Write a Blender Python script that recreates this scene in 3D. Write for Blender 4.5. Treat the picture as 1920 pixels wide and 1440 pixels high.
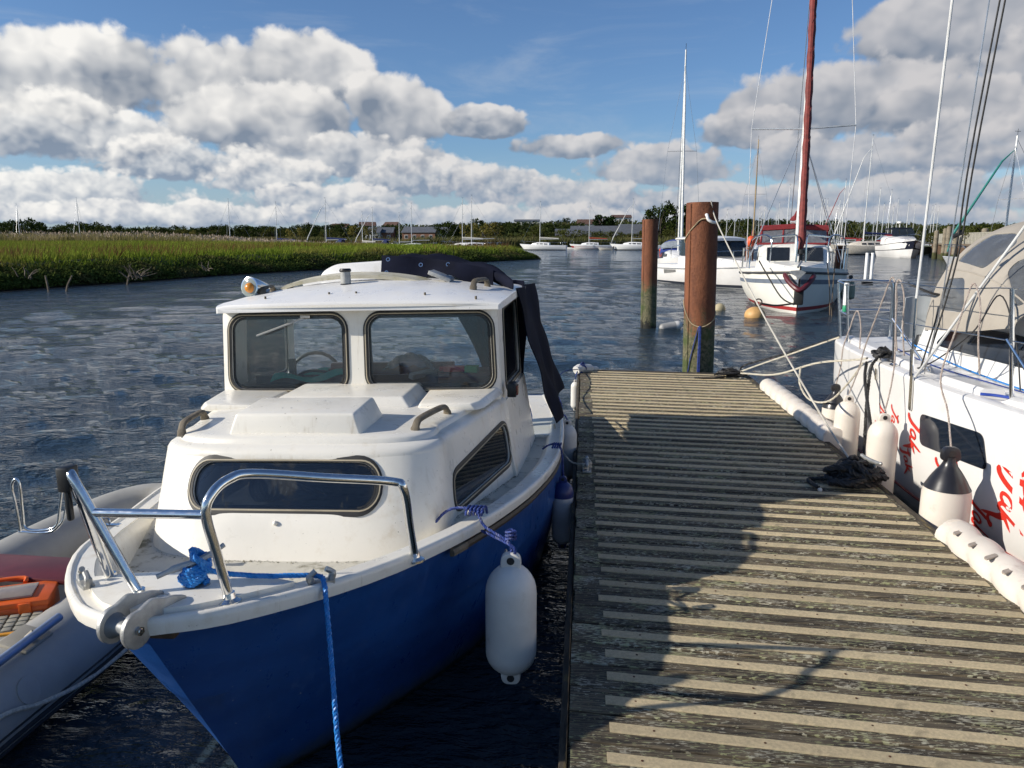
import bpy, bmesh, math, random
import numpy as np
from mathutils import Vector, Matrix
from mathutils.geometry import delaunay_2d_cdt
R = math.radians
for o in list(bpy.data.objects): bpy.data.objects.remove(o)
sc = bpy.context.scene
C = sc.collection
rnd = random.Random(7)
nrs = np.random.RandomState(11)

# ------------------------------------------------------------------ camera
CAM_H = 2.0; PITCH = math.atan(270/1442); YAW = R(5.27); FPX = 1442.0
cam = bpy.data.cameras.new('camera'); camo = bpy.data.objects.new('camera', cam); C.objects.link(camo)
camo.location = (0, 0, CAM_H); camo.rotation_euler = (math.pi/2-PITCH, 0, YAW)
cam.sensor_width = 36; cam.lens = FPX/1920*36; cam.clip_start = 0.05; cam.clip_end = 9000
sc.camera = camo
sc.render.resolution_x = 1024; sc.render.resolution_y = 768
sc.render.engine = 'CYCLES'
sc.cycles.max_bounces = 7; sc.cycles.diffuse_bounces = 3; sc.cycles.glossy_bounces = 4; sc.cycles.transmission_bounces = 4; sc.cycles.transparent_max_bounces = 10
sc.cycles.use_denoising = True; sc.cycles.use_adaptive_sampling = True; sc.cycles.adaptive_threshold = .02
sc.view_settings.view_transform = 'Standard'; sc.view_settings.look = 'None'
sc.view_settings.gamma = 1; sc.view_settings.use_curve_mapping = False
sc.view_settings.exposure = 0.22

# ------------------------------------------------------------------ sky + sun
SUN_TRAVEL = Vector((1.91, 0.62, -0.95)).normalized()
SUN_EL = math.asin(-SUN_TRAVEL.z)
SUN_AZ = math.atan2(-SUN_TRAVEL.x, -SUN_TRAVEL.y)          # clockwise from +Y
sun = bpy.data.lights.new('sun', 'SUN'); suno = bpy.data.objects.new('sun', sun); C.objects.link(suno)
sun.energy = 5.0; sun.angle = R(0.55); sun.color = (1.0, 0.93, 0.82)
suno.rotation_euler = SUN_TRAVEL.to_track_quat('-Z', 'Y').to_euler()
suno.location = (-30, -10, 15)

class NT:
    """small node-graph helper"""
    def __init__(s, tree): s.t = tree; s.L = tree.links
    def n(s, kind, **kw):
        d = s.t.nodes.new(kind)
        for k, v in kw.items(): setattr(d, k, v)
        return d
    def put(s, sock, v):
        if hasattr(v, 'is_linked') or isinstance(v, bpy.types.NodeSocket): s.L.new(v, sock)
        else: sock.default_value = v
    def m(s, op, a, b=0.0, c=None, clamp=False):
        d = s.n('ShaderNodeMath', operation=op, use_clamp=clamp)
        s.put(d.inputs[0], a); s.put(d.inputs[1], b)
        if c is not None: s.put(d.inputs[2], c)
        return d.outputs[0]
    def v(s, op, a, b=(0, 0, 0)):
        d = s.n('ShaderNodeVectorMath', operation=op)
        s.put(d.inputs[0], a)
        if op == 'SCALE': s.put(d.inputs['Scale'], b)
        else: s.put(d.inputs[1], b)
        return d.outputs['Value'] if op in ('DOT_PRODUCT', 'LENGTH', 'DISTANCE') else d.outputs[0]
    def noise(s, vec, scale, detail=4, rough=0.5, dist=0.0, ntype='FBM'):
        d = s.n('ShaderNodeTexNoise', noise_dimensions='3D'); d.noise_type = ntype
        if vec is not None: s.put(d.inputs['Vector'], vec)
        d.inputs['Scale'].default_value = scale; d.inputs['Detail'].default_value = detail
        d.inputs['Roughness'].default_value = rough; d.inputs['Distortion'].default_value = dist
        return d.outputs['Fac']
    def step(s, x, lo, hi, a=0.0, b=1.0, kind='SMOOTHSTEP'):
        d = s.n('ShaderNodeMapRange', interpolation_type=kind)
        s.put(d.inputs[0], x); s.put(d.inputs[1], lo); s.put(d.inputs[2], hi); s.put(d.inputs[3], a); s.put(d.inputs[4], b)
        return d.outputs[0]
    def mix(s, f, a, b, blend='MIX'):
        d = s.n('ShaderNodeMix', data_type='RGBA', blend_type=blend)
        s.put(d.inputs[0], f); s.put(d.inputs[6], a); s.put(d.inputs[7], b)
        return d.outputs[2]

def c4(c): return (c[0], c[1], c[2], 1.0)

world = bpy.data.worlds.new('World'); sc.world = world; world.use_nodes = True
def build_world():
    t = world.node_tree; t.nodes.clear(); g = NT(t)
    out = g.n('ShaderNodeOutputWorld'); bg = g.n('ShaderNodeBackground'); bg.inputs['Strength'].default_value = 0.1
    sky = g.n('ShaderNodeTexSky', sky_type='NISHITA'); sky.sun_disc = False
    sky.sun_elevation = SUN_EL; sky.sun_rotation = SUN_AZ; sky.air_density = 1.0; sky.dust_density = 0.4; sky.ozone_density = 2.2
    tc = g.n('ShaderNodeTexCoord'); d = tc.outputs['Generated']
    sep = g.n('ShaderNodeSeparateXYZ'); g.put(sep.inputs[0], d)
    dx, dy, dz = sep.outputs
    hz = g.m('MAXIMUM', dz, -0.02)
    az = g.m('ARCTAN2', dx, dy)                     # 0 = along +Y, positive to the right
    # cumulus heaps: azimuth, elevation, half-width, half-height in thousandths of a radian; near high heaps first, far low ones over them
    high = [(-610, 165, 230, 58), (-460, 165, 140, 60), (-345, 182, 88, 56), (-390, 135, 160, 50), (-243, 142, 70, 52), (440, 212, 150, 60), (300, 145, 150, 54), (560, 160, 160, 70), (430, 130, 150, 44), (-950, 170, 220, 90), (830, 170, 200, 90)]
    mid = [(-620, 112, 150, 46), (-125, 138, 55, 24), (-20, 112, 85, 20), (205, 124, 80, 32), (100, 86, 110, 34), (320, 88, 150, 42), (480, 100, 140, 48), (-290, 96, 140, 34)]
    low = [(-480, 86, 100, 32), (-390, 72, 90, 32), (-200, 74, 86, 34), (-120, 62, 80, 30), (-20, 52, 110, 27), (150, 44, 150, 27), (370, 46, 190, 31), (-640, 46, 180, 32), (-330, 44, 130, 26), (-150, 27, 260, 20), (250, 22, 300, 20), (650, 40, 200, 30), (-480, 28, 200, 20)]
    def heaps(scale, off, det):
        v = g.v('ADD', d, off) if off else d
        st = g.v('MULTIPLY', v, (1, 1, 1.2)); n1 = g.noise(st, scale, det, .56)
        n2 = g.noise(st, scale*2.6, 2, .5); puff = g.m('ABSOLUTE', g.m('SUBTRACT', n2, .5))          # billowed: round tops, creased valleys
        return g.m('MULTIPLY_ADD', puff, .55, n1)
    fine = g.m('MULTIPLY', g.m('SUBTRACT', g.noise(d, 36, 5, .62), .5), .75)
    col = None
    cirrus = g.m('MULTIPLY', g.step(g.noise(g.v('MULTIPLY', d, (1.5, 1.5, 7)), 3.0, 5, .6, .6), .5, .8), .30)
    skyc = g.mix(1.0, sky.outputs[0], c4((.62, .78, 1.0)), 'MULTIPLY')
    skyc = g.mix(cirrus, skyc, c4((4.2, 4.8, 5.6)))
    col = g.mix(g.step(hz, .0, .12, .55, 0.0), skyc, c4((3.4, 4.3, 5.6)))
    glow = g.step(az, -.80, .30, 1.0, 0.0)
    bright = g.mix(glow, c4((5.3, 5.2, 5.3)), c4((8.6, 8.4, 8.0)))
    grey = g.mix(g.step(hz, .0, .16), c4((2.5, 3.1, 4.1)), c4((1.8, 2.2, 2.85)))
    for (lst, scale, kn, soft, op) in ((high, 8.0, 2.5, .36, .98), (mid, 12.0, 2.4, .36, .95), (low, 17.0, 2.3, .42, .92)):
        N0 = heaps(scale, None, 4); Ns = heaps(scale, (-.12/scale, -.04/scale, .20/scale), 3)
        lit = g.m('MULTIPLY', g.m('SUBTRACT', N0, Ns), 2.3)
        nn = g.m('ADD', g.m('MULTIPLY_ADD', N0, kn, 1.16-.605*kn), fine)
        for (a, e, wa, we) in lst:
            ta = g.m('MULTIPLY_ADD', az, 1000/wa, -a/wa); te = g.m('MULTIPLY_ADD', hz, 1000/we, -e/we)
            tf = g.m('MAXIMUM', te, g.m('MULTIPLY', te, -1.45))                # flatter below than above
            dd = g.m('SUBTRACT', nn, g.m('MULTIPLY_ADD', tf, tf, g.m('MULTIPLY', ta, ta)))
            al = g.step(dd, 0.0, soft, 0.0, op)
            sh = g.m('ADD', g.m('MULTIPLY_ADD', te, .62, .40), lit, clamp=True)
            col = g.mix(al, col, g.mix(sh, grey, bright))
    # the rest of the sky carries broken cloud of the same kind
    rest = g.m('MULTIPLY', g.step(N0, .60, .70), g.step(g.m('ABSOLUTE', az), 1.0, 1.5)); rest = g.m('MULTIPLY', rest, g.step(hz, .75, .45))
    col = g.mix(g.m('MULTIPLY', rest, .85), col, g.mix(g.m('ADD', lit, .45, clamp=True), grey, bright))
    g.put(bg.inputs['Color'], col); g.put(out.inputs['Surface'], bg.outputs[0])
build_world()
world.cycles.sampling_method = 'NONE'

# ------------------------------------------------------------------ pixel -> place (a pixel is a direction; distance comes from the surface touched)
def pray(x, y):
    dx = (x-960)/FPX; dy = (y-720)/FPX
    dn = dy*math.cos(PITCH)+math.sin(PITCH); fw = math.cos(PITCH)-dy*math.sin(PITCH)
    return Vector((dx*math.cos(YAW)-fw*math.sin(YAW), fw*math.cos(YAW)+dx*math.sin(YAW), -dn))
def atz(x, y, z): r = pray(x, y); return r*((z-CAM_H)/r.z)+Vector((0, 0, CAM_H))
def aty(x, y, Y): r = pray(x, y); return r*(Y/r.y)+Vector((0, 0, CAM_H))
def atx(x, y, X): r = pray(x, y); return r*(X/r.x)+Vector((0, 0, CAM_H))

# ------------------------------------------------------------------ materials
MATS = {}
def pm(name, base, rough=.5, metal=0.0, var=.12, vscale=6.0, stretch=(1, 1, 1), base2=None, bump=0.0, bscale=60.0,
       dirt=None, dscale=9.0, dlo=.58, dhi=.72, coat=0.0, spec=.5, rvar=.0, dstretch=None, sub=0.0, rand=0.0):
    """principled material: two-tone noise colour, optional dirt patches and fine relief, all in object space"""
    if name in MATS: return MATS[name]
    m = bpy.data.materials.new(name); m.use_nodes = True; t = m.node_tree; t.nodes.clear(); g = NT(t)
    out = g.n('ShaderNodeOutputMaterial'); b = g.n('ShaderNodeBsdfPrincipled'); g.L.new(b.outputs[0], out.inputs[0])
    tc = g.n('ShaderNodeTexCoord'); vec = tc.outputs['Object']
    sv = g.v('MULTIPLY', vec, stretch)
    n = g.noise(sv, vscale, 5, .6)
    if base2 is None: base2 = tuple(max(0, c*(1-2.2*var)) for c in base)
    col = g.mix(g.step(n, .3, .7), c4(base2), c4(base))
    if rand:
        oi = g.n('ShaderNodeObjectInfo')
        col = g.mix(1.0, col, g.mix(oi.outputs['Random'], c4((1-rand,)*3), c4((1+rand,)*3)), 'MULTIPLY')
    if dirt:
        dn = g.noise(g.v('MULTIPLY', vec, dstretch or stretch), dscale, 7, .65)
        col = g.mix(g.step(dn, dlo, dhi), col, c4(dirt))
    g.put(b.inputs['Base Color'], col)
    if rvar: g.put(b.inputs['Roughness'], g.step(g.noise(sv, vscale*2.3, 4, .6), .3, .7, max(0, rough-rvar), rough+rvar))
    else: b.inputs['Roughness'].default_value = rough
    b.inputs['Metallic'].default_value = metal; b.inputs['Coat Weight'].default_value = coat
    b.inputs['Specular IOR Level'].default_value = spec
    if sub: b.inputs['Subsurface Weight'].default_value = sub; b.inputs['Subsurface Radius'].default_value = (.02, .015, .01)
    if bump:
        bn = g.n('ShaderNodeBump'); bn.inputs['Strength'].default_value = bump; bn.inputs['Distance'].default_value = .01
        g.put(bn.inputs['Height'], g.noise(sv, bscale, 6, .6)); g.L.new(bn.outputs[0], b.inputs['Normal'])
    MATS[name] = m; return m

def worn_gelcoat(name, base, stain, run=.5):
    m = bpy.data.materials.new(name); m.use_nodes = True; t = m.node_tree; t.nodes.clear(); g = NT(t)
    out = g.n('ShaderNodeOutputMaterial'); b = g.n('ShaderNodeBsdfPrincipled'); g.L.new(b.outputs[0], out.inputs[0])
    tc = g.n('ShaderNodeTexCoord'); p = tc.outputs['Object']; geo = g.n('ShaderNodeNewGeometry')
    n = g.noise(p, 1.7, 4, .55); blot = g.noise(p, 6.5, 7, .66)
    col = g.mix(g.step(n, .3, .7), c4(tuple(c*.94 for c in base)), c4(base))
    col = g.mix(g.m('MULTIPLY', g.step(blot, .54, .80), .8), col, c4(stain))
    streak = g.noise(g.v('MULTIPLY', p, (26, 26, 1.3)), 1.0, 4, .6)                      # rain runs on upright faces
    up = g.n('ShaderNodeSeparateXYZ'); g.put(up.inputs[0], geo.outputs['Normal']); steep = g.step(g.m('ABSOLUTE', up.outputs[2]), .55, .15)
    col = g.mix(g.m('MULTIPLY', g.m('MULTIPLY', g.step(streak, .56, .74), steep), run), col, c4(tuple(c*.78 for c in stain)))
    speck = g.step(g.noise(p, 75, 2, .5), .735, .765)
    col = g.mix(g.m('MULTIPLY', speck, .8), col, c4((.20, .17, .12)))
    fine = g.step(g.noise(p, 210, 2, .5), .70, .74); col = g.mix(g.m('MULTIPLY', fine, .25), col, c4(stain))
    g.put(b.inputs['Base Color'], col); g.put(b.inputs['Roughness'], g.step(blot, .3, .75, .24, .5)); b.inputs['Coat Weight'].default_value = .1
    bn = g.n('ShaderNodeBump'); bn.inputs['Strength'].default_value = .05; bn.inputs['Distance'].default_value = .01; g.put(bn.inputs['Height'], g.noise(p, 9, 5, .6)); g.L.new(bn.outputs[0], b.inputs['Normal'])
    MATS[name] = m; return m
def glass_mat(name, tint, rough=.02, body=0.0, bodycol=(.02, .03, .045), ior=1.5):
    """thin window glass: see-through with mirror reflection, optionally smoked or scuffed"""
    if name in MATS: return MATS[name]
    m = bpy.data.materials.new(name); m.use_nodes = True; t = m.node_tree; t.nodes.clear(); g = NT(t)
    out = g.n('ShaderNodeOutputMaterial'); tr = g.n('ShaderNodeBsdfTransparent'); tr.inputs[0].default_value = c4(tint)
    gl = g.n('ShaderNodeBsdfGlossy'); gl.inputs['Roughness'].default_value = rough; gl.inputs['Color'].default_value = (1, 1, 1, 1)
    df = g.n('ShaderNodeBsdfDiffuse'); df.inputs[0].default_value = c4(bodycol)
    tc = g.n('ShaderNodeTexCoord')
    scuff = g.m('MULTIPLY', g.step(g.noise(tc.outputs['Object'], 7, 6, .65), .45, .8), .5)
    m1 = g.n('ShaderNodeMixShader'); g.put(m1.inputs[0], g.m('MULTIPLY', g.m('ADD', scuff, .75), body)); g.L.new(tr.outputs[0], m1.inputs[1]); g.L.new(df.outputs[0], m1.inputs[2])
    fr = g.n('ShaderNodeFresnel'); fr.inputs[0].default_value = ior
    m2 = g.n('ShaderNodeMixShader'); g.L.new(fr.outputs[0], m2.inputs[0]); g.L.new(m1.outputs[0], m2.inputs[1]); g.L.new(gl.outputs[0], m2.inputs[2])
    g.L.new(m2.outputs[0], out.inputs[0]); MATS[name] = m; return m

# ------------------------------------------------------------------ mesh builder
def vec(p): return p if isinstance(p, Vector) else Vector(p)
def crom(pts, n=8, closed=False):
    """Catmull-Rom through points"""
    P = [vec(p) for p in pts]; out = []
    m = len(P)
    rng = range(m) if closed else range(m-1)
    for i in rng:
        p0 = P[(i-1) % m] if closed or i > 0 else P[0]*2-P[1]
        p1 = P[i]; p2 = P[(i+1) % m]
        p3 = P[(i+2) % m] if closed or i+2 < m else P[-1]*2-P[-2]
        for k in range(n):
            t = k/n
            out.append(.5*((2*p1)+(p2-p0)*t+(2*p0-5*p1+4*p2-p3)*t*t+(3*p1-p0-3*p2+p3)*t*t*t))
    if not closed: out.append(P[-1].copy())
    return out
def frames(path, closed=False):
    P = [vec(p) for p in path]; n = len(P); T = []
    for i in range(n):
        a = P[(i-1) % n] if (closed or i > 0) else P[i]; b = P[(i+1) % n] if (closed or i < n-1) else P[i]
        d = b-a; T.append(d.normalized() if d.length > 1e-9 else Vector((0, 0, 1)))
    up = Vector((0, 0, 1)) if abs(T[0].z) < .9 else Vector((1, 0, 0))
    u = (up-T[0]*up.dot(T[0])).normalized(); out = []
    for i in range(n):
        u = u-T[i]*u.dot(T[i])
        u = u.normalized() if u.length > 1e-6 else T[i].orthogonal().normalized()
        out.append((P[i], u, T[i].cross(u)))
    return out
class MB:
    def __init__(s, off=(0, 0, 0)): s.v = []; s.f = []; s.off = Vector(off)
    def add(s, vs, fs):
        o = len(s.v); s.v += [vec(p) for p in vs]; s.f += [tuple(i+o for i in q) for q in fs]; return s
    def box(s, c, d, rz=0, rx=0, ry=0):
        M = Matrix.Rotation(rz, 3, 'Z') @ Matrix.Rotation(ry, 3, 'Y') @ Matrix.Rotation(rx, 3, 'X'); c = vec(c)
        vs = [c+M @ Vector((x*d[0]/2, y*d[1]/2, z*d[2]/2)) for x in (-1, 1) for y in (-1, 1) for z in (-1, 1)]
        return s.add(vs, [(0, 1, 3, 2), (4, 6, 7, 5), (0, 4, 5, 1), (2, 3, 7, 6), (0, 2, 6, 4), (1, 5, 7, 3)])
    def loft(s, rings, close=True, caps=True, wrap=False):
        n = len(rings[0]); o = len(s.v); m = len(rings)
        for r in rings: s.v += [vec(p) for p in r]
        for i in range(m if wrap else m-1):
            a = o+i*n; b = o+((i+1) % m)*n
            for j in range(n if close else n-1):
                k = (j+1) % n; s.f.append((a+j, a+k, b+k, b+j))
        if caps and close and not wrap:
            s.f.append(tuple(o+j for j in reversed(range(n)))); s.f.append(tuple(o+(m-1)*n+j for j in range(n)))
        return s
    def tube(s, path, r, n=8, closed=False, caps=True, sx=1.0):
        F = frames(path, closed); rings = []
        for i, (p, u, w) in enumerate(F):
            q = r[i] if isinstance(r, (list, tuple)) else r
            rings.append([p+u*(q*math.cos(2*math.pi*j/n))+w*(q*sx*math.sin(2*math.pi*j/n)) for j in range(n)])
        return s.loft(rings, True, caps, closed)
    def rope(s, path, r, pitch=None, n=5, strands=3, step=None):
        """laid rope: strands wound round the path"""
        pitch = pitch or r*5.5; P = [vec(p) for p in path]
        L = [0]
        for i in range(1, len(P)): L.append(L[-1]+(P[i]-P[i-1]).length)
        N = max(4, int(L[-1]/(step or pitch/6))); Q = []; j = 0
        for i in range(N+1):
            d = L[-1]*i/N
            while j < len(L)-2 and L[j+1] < d: j += 1
            k = (d-L[j])/max(1e-9, L[j+1]-L[j]); Q.append(P[j].lerp(P[j+1], min(1, k)))
        F = frames(Q)
        for q in range(strands):
            pts = []
            for i, (p, u, w) in enumerate(F):
                a = 2*math.pi*(L[-1]*i/N/pitch+q/strands); pts.append(p+(u*math.cos(a)+w*math.sin(a))*r*.5)
            s.tube(pts, r*.56, n)
        return s
    def lathe(s, prof, n=20, M=None, caps=True):
        rings = [[Vector((r*math.cos(2*math.pi*j/n), r*math.sin(2*math.pi*j/n), z)) for j in range(n)] for r, z in prof]
        if M is not None: rings = [[M @ p for p in q] for q in rings]
        return s.loft(rings, True, caps)
    def ball(s, c, r, n=12, m=8, sc3=(1, 1, 1)):
        c = vec(c)
        rings = [[c+Vector((r*sc3[0]*math.sin(a)*math.cos(2*math.pi*j/n), r*sc3[1]*math.sin(a)*math.sin(2*math.pi*j/n), -r*sc3[2]*math.cos(a))) for j in range(n)]
                 for a in [math.pi*(.03+.94*i/m) for i in range(m+1)]]
        return s.loft(rings)
    def prism(s, poly, fn, h0, h1):
        """polygon in (a,b) mapped by fn(a,b,h) between h0 and h1"""
        n = len(poly)
        return s.add([fn(a, b, h0) for a, b in poly]+[fn(a, b, h1) for a, b in poly],
                     [tuple(range(n-1, -1, -1)), tuple(range(n, 2*n))]+[(i, (i+1) % n, n+(i+1) % n, n+i) for i in range(n)])
    def grid(s, fn, nu, nv, flip=False):
        o = len(s.v)
        for i in range(nu+1):
            for j in range(nv+1): s.v.append(vec(fn(i/nu, j/nv)))
        for i in range(nu):
            for j in range(nv):
                a = o+i*(nv+1)+j; q = (a, a+nv+1, a+nv+2, a+1); s.f.append(q[::-1] if flip else q)
        return s
    def sheet(s, fn, nu, nv, thick):
        """grid with thickness along its normals (closed solid)"""
        G = [[vec(fn(i/nu, j/nv)) for j in range(nv+1)] for i in range(nu+1)]
        Nn = [[None]*(nv+1) for _ in range(nu+1)]
        for i in range(nu+1):
            for j in range(nv+1):
                a = G[min(i+1, nu)][j]-G[max(i-1, 0)][j]; b = G[i][min(j+1, nv)]-G[i][max(j-1, 0)]
                c = a.cross(b); Nn[i][j] = c.normalized() if c.length > 1e-12 else Vector((0, 0, 1))
        o = len(s.v); w = nv+1; k = (nu+1)*w
        s.v += [p for q in G for p in q]; s.v += [G[i][j]-Nn[i][j]*thick for i in range(nu+1) for j in range(w)]
        for i in range(nu):
            for j in range(nv):
                a = o+i*w+j; s.f.append((a, a+w, a+w+1, a+1)); b = a+k; s.f.append((b, b+1, b+w+1, b+w))
        edge = [(i, 0) for i in range(nu)]+[(nu, j) for j in range(nv)]+[(i, nv) for i in range(nu, 0, -1)]+[(0, j) for j in range(nv, 0, -1)]
        E = [o+i*w+j for i, j in edge]
        for q in range(len(E)):
            a, b = E[q], E[(q+1) % len(E)]; s.f.append((b, a, a+k, b+k))
        return s
    def build(s, name, mat, parent=None, smooth=35, bevel=0, bseg=2, loc=None, fixn=True):
        me = bpy.data.meshes.new(name)
        me.from_pydata([p+s.off for p in s.v], [], s.f); me.update()
        if fixn or bevel:
            bm = bmesh.new(); bm.from_mesh(me)
            if bevel:
                bmesh.ops.remove_doubles(bm, verts=bm.verts, dist=1e-5)
                es = [e for e in bm.edges if len(e.link_faces) == 2 and e.calc_face_angle(0) > .5]
                bmesh.ops.bevel(bm, geom=es, offset=bevel, segments=bseg, affect='EDGES', profile=.5, clamp_overlap=True)
            bmesh.ops.recalc_face_normals(bm, faces=bm.faces); bm.to_mesh(me); bm.free()
        if smooth:
            me.polygons.foreach_set('use_smooth', [True]*len(me.polygons)); me.set_sharp_from_angle(angle=R(smooth))
        if mat: me.materials.append(mat)
        o = bpy.data.objects.new(name, me); C.objects.link(o)
        if parent: o.parent = parent
        if loc: o.location = loc
        return o
def tag(o, label, cat, group=None):
    o['label'] = label; o['category'] = cat
    if group: o['group'] = group
    return o
def structure(o): o['kind'] = 'structure'; return o
def stuff(o, label=None, cat=None):
    o['kind'] = 'stuff'
    if label: o['label'] = label; o['category'] = cat
    return o
def thing(name, label, cat, loc=(0, 0, 0), rz=0, group=None):
    o = bpy.data.objects.new(name, None); C.objects.link(o); o.empty_display_size = .2
    o.location = loc; o.rotation_euler = (0, 0, rz); return tag(o, label, cat, group)
def kids(o): return [c for c in bpy.data.objects if c.parent == o]
def copy_tree(o, parent=None, _map=None):
    if _map is None:
        _map = {}
        for c in bpy.data.objects:
            if c.parent: _map.setdefault(c.parent.name, []).append(c)
    c = o.copy(); C.objects.link(c); c.parent = parent
    for ch in _map.get(o.name, []): copy_tree(ch, c, _map)
    return c
def np_mesh(name, V, F, mat, kind='stuff', smooth=False):
    """big mesh from numpy arrays (F: n x k)"""
    me = bpy.data.meshes.new(name); k = F.shape[1]
    me.vertices.add(len(V)); me.vertices.foreach_set('co', V.astype(np.float32).ravel())
    me.loops.add(F.size); me.loops.foreach_set('vertex_index', F.astype(np.int32).ravel())
    me.polygons.add(len(F)); me.polygons.foreach_set('loop_start', np.arange(0, F.size, k, dtype=np.int32))
    me.polygons.foreach_set('loop_total', np.full(len(F), k, dtype=np.int32))
    if smooth: me.polygons.foreach_set('use_smooth', np.ones(len(F), dtype=bool))
    me.update(calc_edges=True); me.validate()
    me.materials.append(mat); o = bpy.data.objects.new(name, me); C.objects.link(o); o['kind'] = kind
    return o
def rrect(w, h, r, n=6, cx=0, cy=0):
    """rounded rectangle polygon, w/h full size"""
    out = []
    for (sx, sy, a0) in ((1, 1, 0), (-1, 1, 90), (-1, -1, 180), (1, -1, 270)):
        for k in range(n+1):
            a = R(a0+90*k/n); out.append((cx+sx*(w/2-r)+r*math.cos(a), cy+sy*(h/2-r)+r*math.sin(a)))
    return out
def rpoly(pts, r, n=5):
    """polygon with rounded corners"""
    out = []; m = len(pts)
    for i in range(m):
        p0, p1, p2 = Vector(pts[i-1]), Vector(pts[i]), Vector(pts[(i+1) % m])
        a = (p0-p1).normalized(); b = (p2-p1).normalized(); q = min(r, (p0-p1).length*.45, (p2-p1).length*.45)
        s, e = p1+a*q, p1+b*q
        for k in range(n+1):
            t = k/n; v = s*(1-t)**2+p1*2*t*(1-t)+e*t*t; out.append((v.x, v.y))
    return out
def inside(p, poly):
    x, y = p; c = False; n = len(poly); j = n-1
    for i in range(n):
        if (poly[i][1] > y) != (poly[j][1] > y) and x < (poly[j][0]-poly[i][0])*(y-poly[i][1])/(poly[j][1]-poly[i][1])+poly[i][0]: c = not c
        j = i
    return c
def dens(poly, step):
    out = []
    for i in range(len(poly)):
        a, b = Vector(poly[i]), Vector(poly[(i+1) % len(poly)]); k = max(1, int((b-a).length/step))
        out += [tuple(a.lerp(b, j/k)) for j in range(k)]
    return out
def panel(mb, outer, holes, fn, thick, step=.05):
    """curved panel with openings: 2-D outline + holes mapped by fn(a,b) -> point, with thickness inward along -normal"""
    outer = dens(outer, step); V = list(outer); E = [(i, (i+1) % len(outer)) for i in range(len(outer))]
    for h in holes:
        o = len(V); V += h; E += [(o+i, o+(i+1) % len(h)) for i in range(len(h))]
    xs = [p[0] for p in outer]; ys = [p[1] for p in outer]
    a = min(xs)+step*.6
    while a < max(xs)-step*.4:
        b = min(ys)+step*.6
        while b < max(ys)-step*.4:
            if inside((a, b), outer) and not any(inside((a, b), h) for h in holes): V.append((a, b))
            b += step
        a += step
    vs, es, fs, *_ = delaunay_2d_cdt([Vector(p) for p in V], E, [], 0, 1e-6)
    F = []
    for f in fs:
        c = sum((vs[i] for i in f), Vector((0, 0)))/len(f)
        if inside(c, outer) and not any(inside(c, h) for h in holes): F.append(tuple(f))
    def nor(p):
        e = 1e-3; u = vec(fn(p[0]+e, p[1]))-vec(fn(p[0]-e, p[1])); w = vec(fn(p[0], p[1]+e))-vec(fn(p[0], p[1]-e)); return u.cross(w).normalized()
    P = [vec(fn(p.x, p.y)) for p in vs]; Nn = [nor(p) for p in vs]
    o = len(mb.v); k = len(P); mb.v += P+[P[i]-Nn[i]*thick for i in range(k)]
    cnt = {}
    for f in F:
        mb.f.append(tuple(o+i for i in f)); mb.f.append(tuple(o+k+i for i in reversed(f)))
        for i in range(len(f)):
            e = (f[i], f[(i+1) % len(f)]); cnt[e] = 1
    for (a, b) in list(cnt):
        if (b, a) not in cnt: mb.f.append((o+b, o+a, o+k+a, o+k+b))
    return nor
def ring_on(mb, poly, fn, nor, w, h, lift=0.0, inward=True):
    """raised moulding following a 2-D outline on a surface: width w (inside the outline when inward), height h"""
    n = len(poly); cx = sum(p[0] for p in poly)/n; cy = sum(p[1] for p in poly)/n; rings = []
    for i in range(n):
        p0, p1, p2 = Vector(poly[i-1]), Vector(poly[i]), Vector(poly[(i+1) % n])
        t = (p2-p0).normalized(); q = Vector((t.y, -t.x))
        if q.dot(Vector((cx, cy))-p1) < 0: q = -q
        if not inward: q = -q
        N = nor(p1); A = p1; B = p1+q*w
        a, b = vec(fn(A.x, A.y)), vec(fn(B.x, B.y))
        rings.append([a+N*lift, a+N*(lift+h*.8), a.lerp(b, .3)+N*(lift+h), a.lerp(b, .7)+N*(lift+h), b+N*(lift+h*.8), b+N*lift])
    mb.loft(rings, True, False, True)
def interp(tab, x):
    """smooth table lookup"""
    if x <= tab[0][0]: return tab[0][1]
    for i in range(len(tab)-1):
        if x <= tab[i+1][0]:
            x0, y0 = tab[i]; x1, y1 = tab[i+1]
            m0 = (tab[i+1][1]-tab[i-1][1])/(tab[i+1][0]-tab[i-1][0]) if i > 0 else (y1-y0)/(x1-x0)
            m1 = (tab[i+2][1]-tab[i][1])/(tab[i+2][0]-tab[i][0]) if i+2 < len(tab) else (y1-y0)/(x1-x0)
            h = x1-x0; t = (x-x0)/h
            return (2*t**3-3*t*t+1)*y0+(t**3-2*t*t+t)*h*m0+(-2*t**3+3*t*t)*y1+(t**3-t*t)*h*m1
    return tab[-1][1]
# ------------------------------------------------------------------ common materials
GEL = worn_gelcoat('white_gelcoat', (.79, .755, .67), (.55, .47, .34), .55)
GELW = pm('white_gelcoat_clean', (.74, .725, .70), .30, var=.04, vscale=1.3, coat=.15, dirt=(.60, .57, .50), dscale=3.5, dlo=.55, dhi=.85)
GELD = worn_gelcoat('white_deck_gelcoat', (.80, .785, .75), (.58, .54, .45), .2)
STEEL = pm('stainless', (.78, .78, .77), .14, 1.0, var=.06, vscale=30, rvar=.05)
GALV = pm('galvanised', (.50, .50, .48), .5, .75, var=.15, vscale=14, bump=.12, bscale=120, dirt=(.33, .31, .27), dscale=12)
RUBBER = pm('black_rubber', (.025, .024, .022), .55, var=.2)
TEAKGREY = pm('weathered_teak', (.20, .165, .115), .75, var=.25, vscale=14, stretch=(1, 1, 1), bump=.3, bscale=70)
ROPEBLUE = pm('blue_rope', (.02, .22, .62), .45, var=.1, vscale=60)
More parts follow.
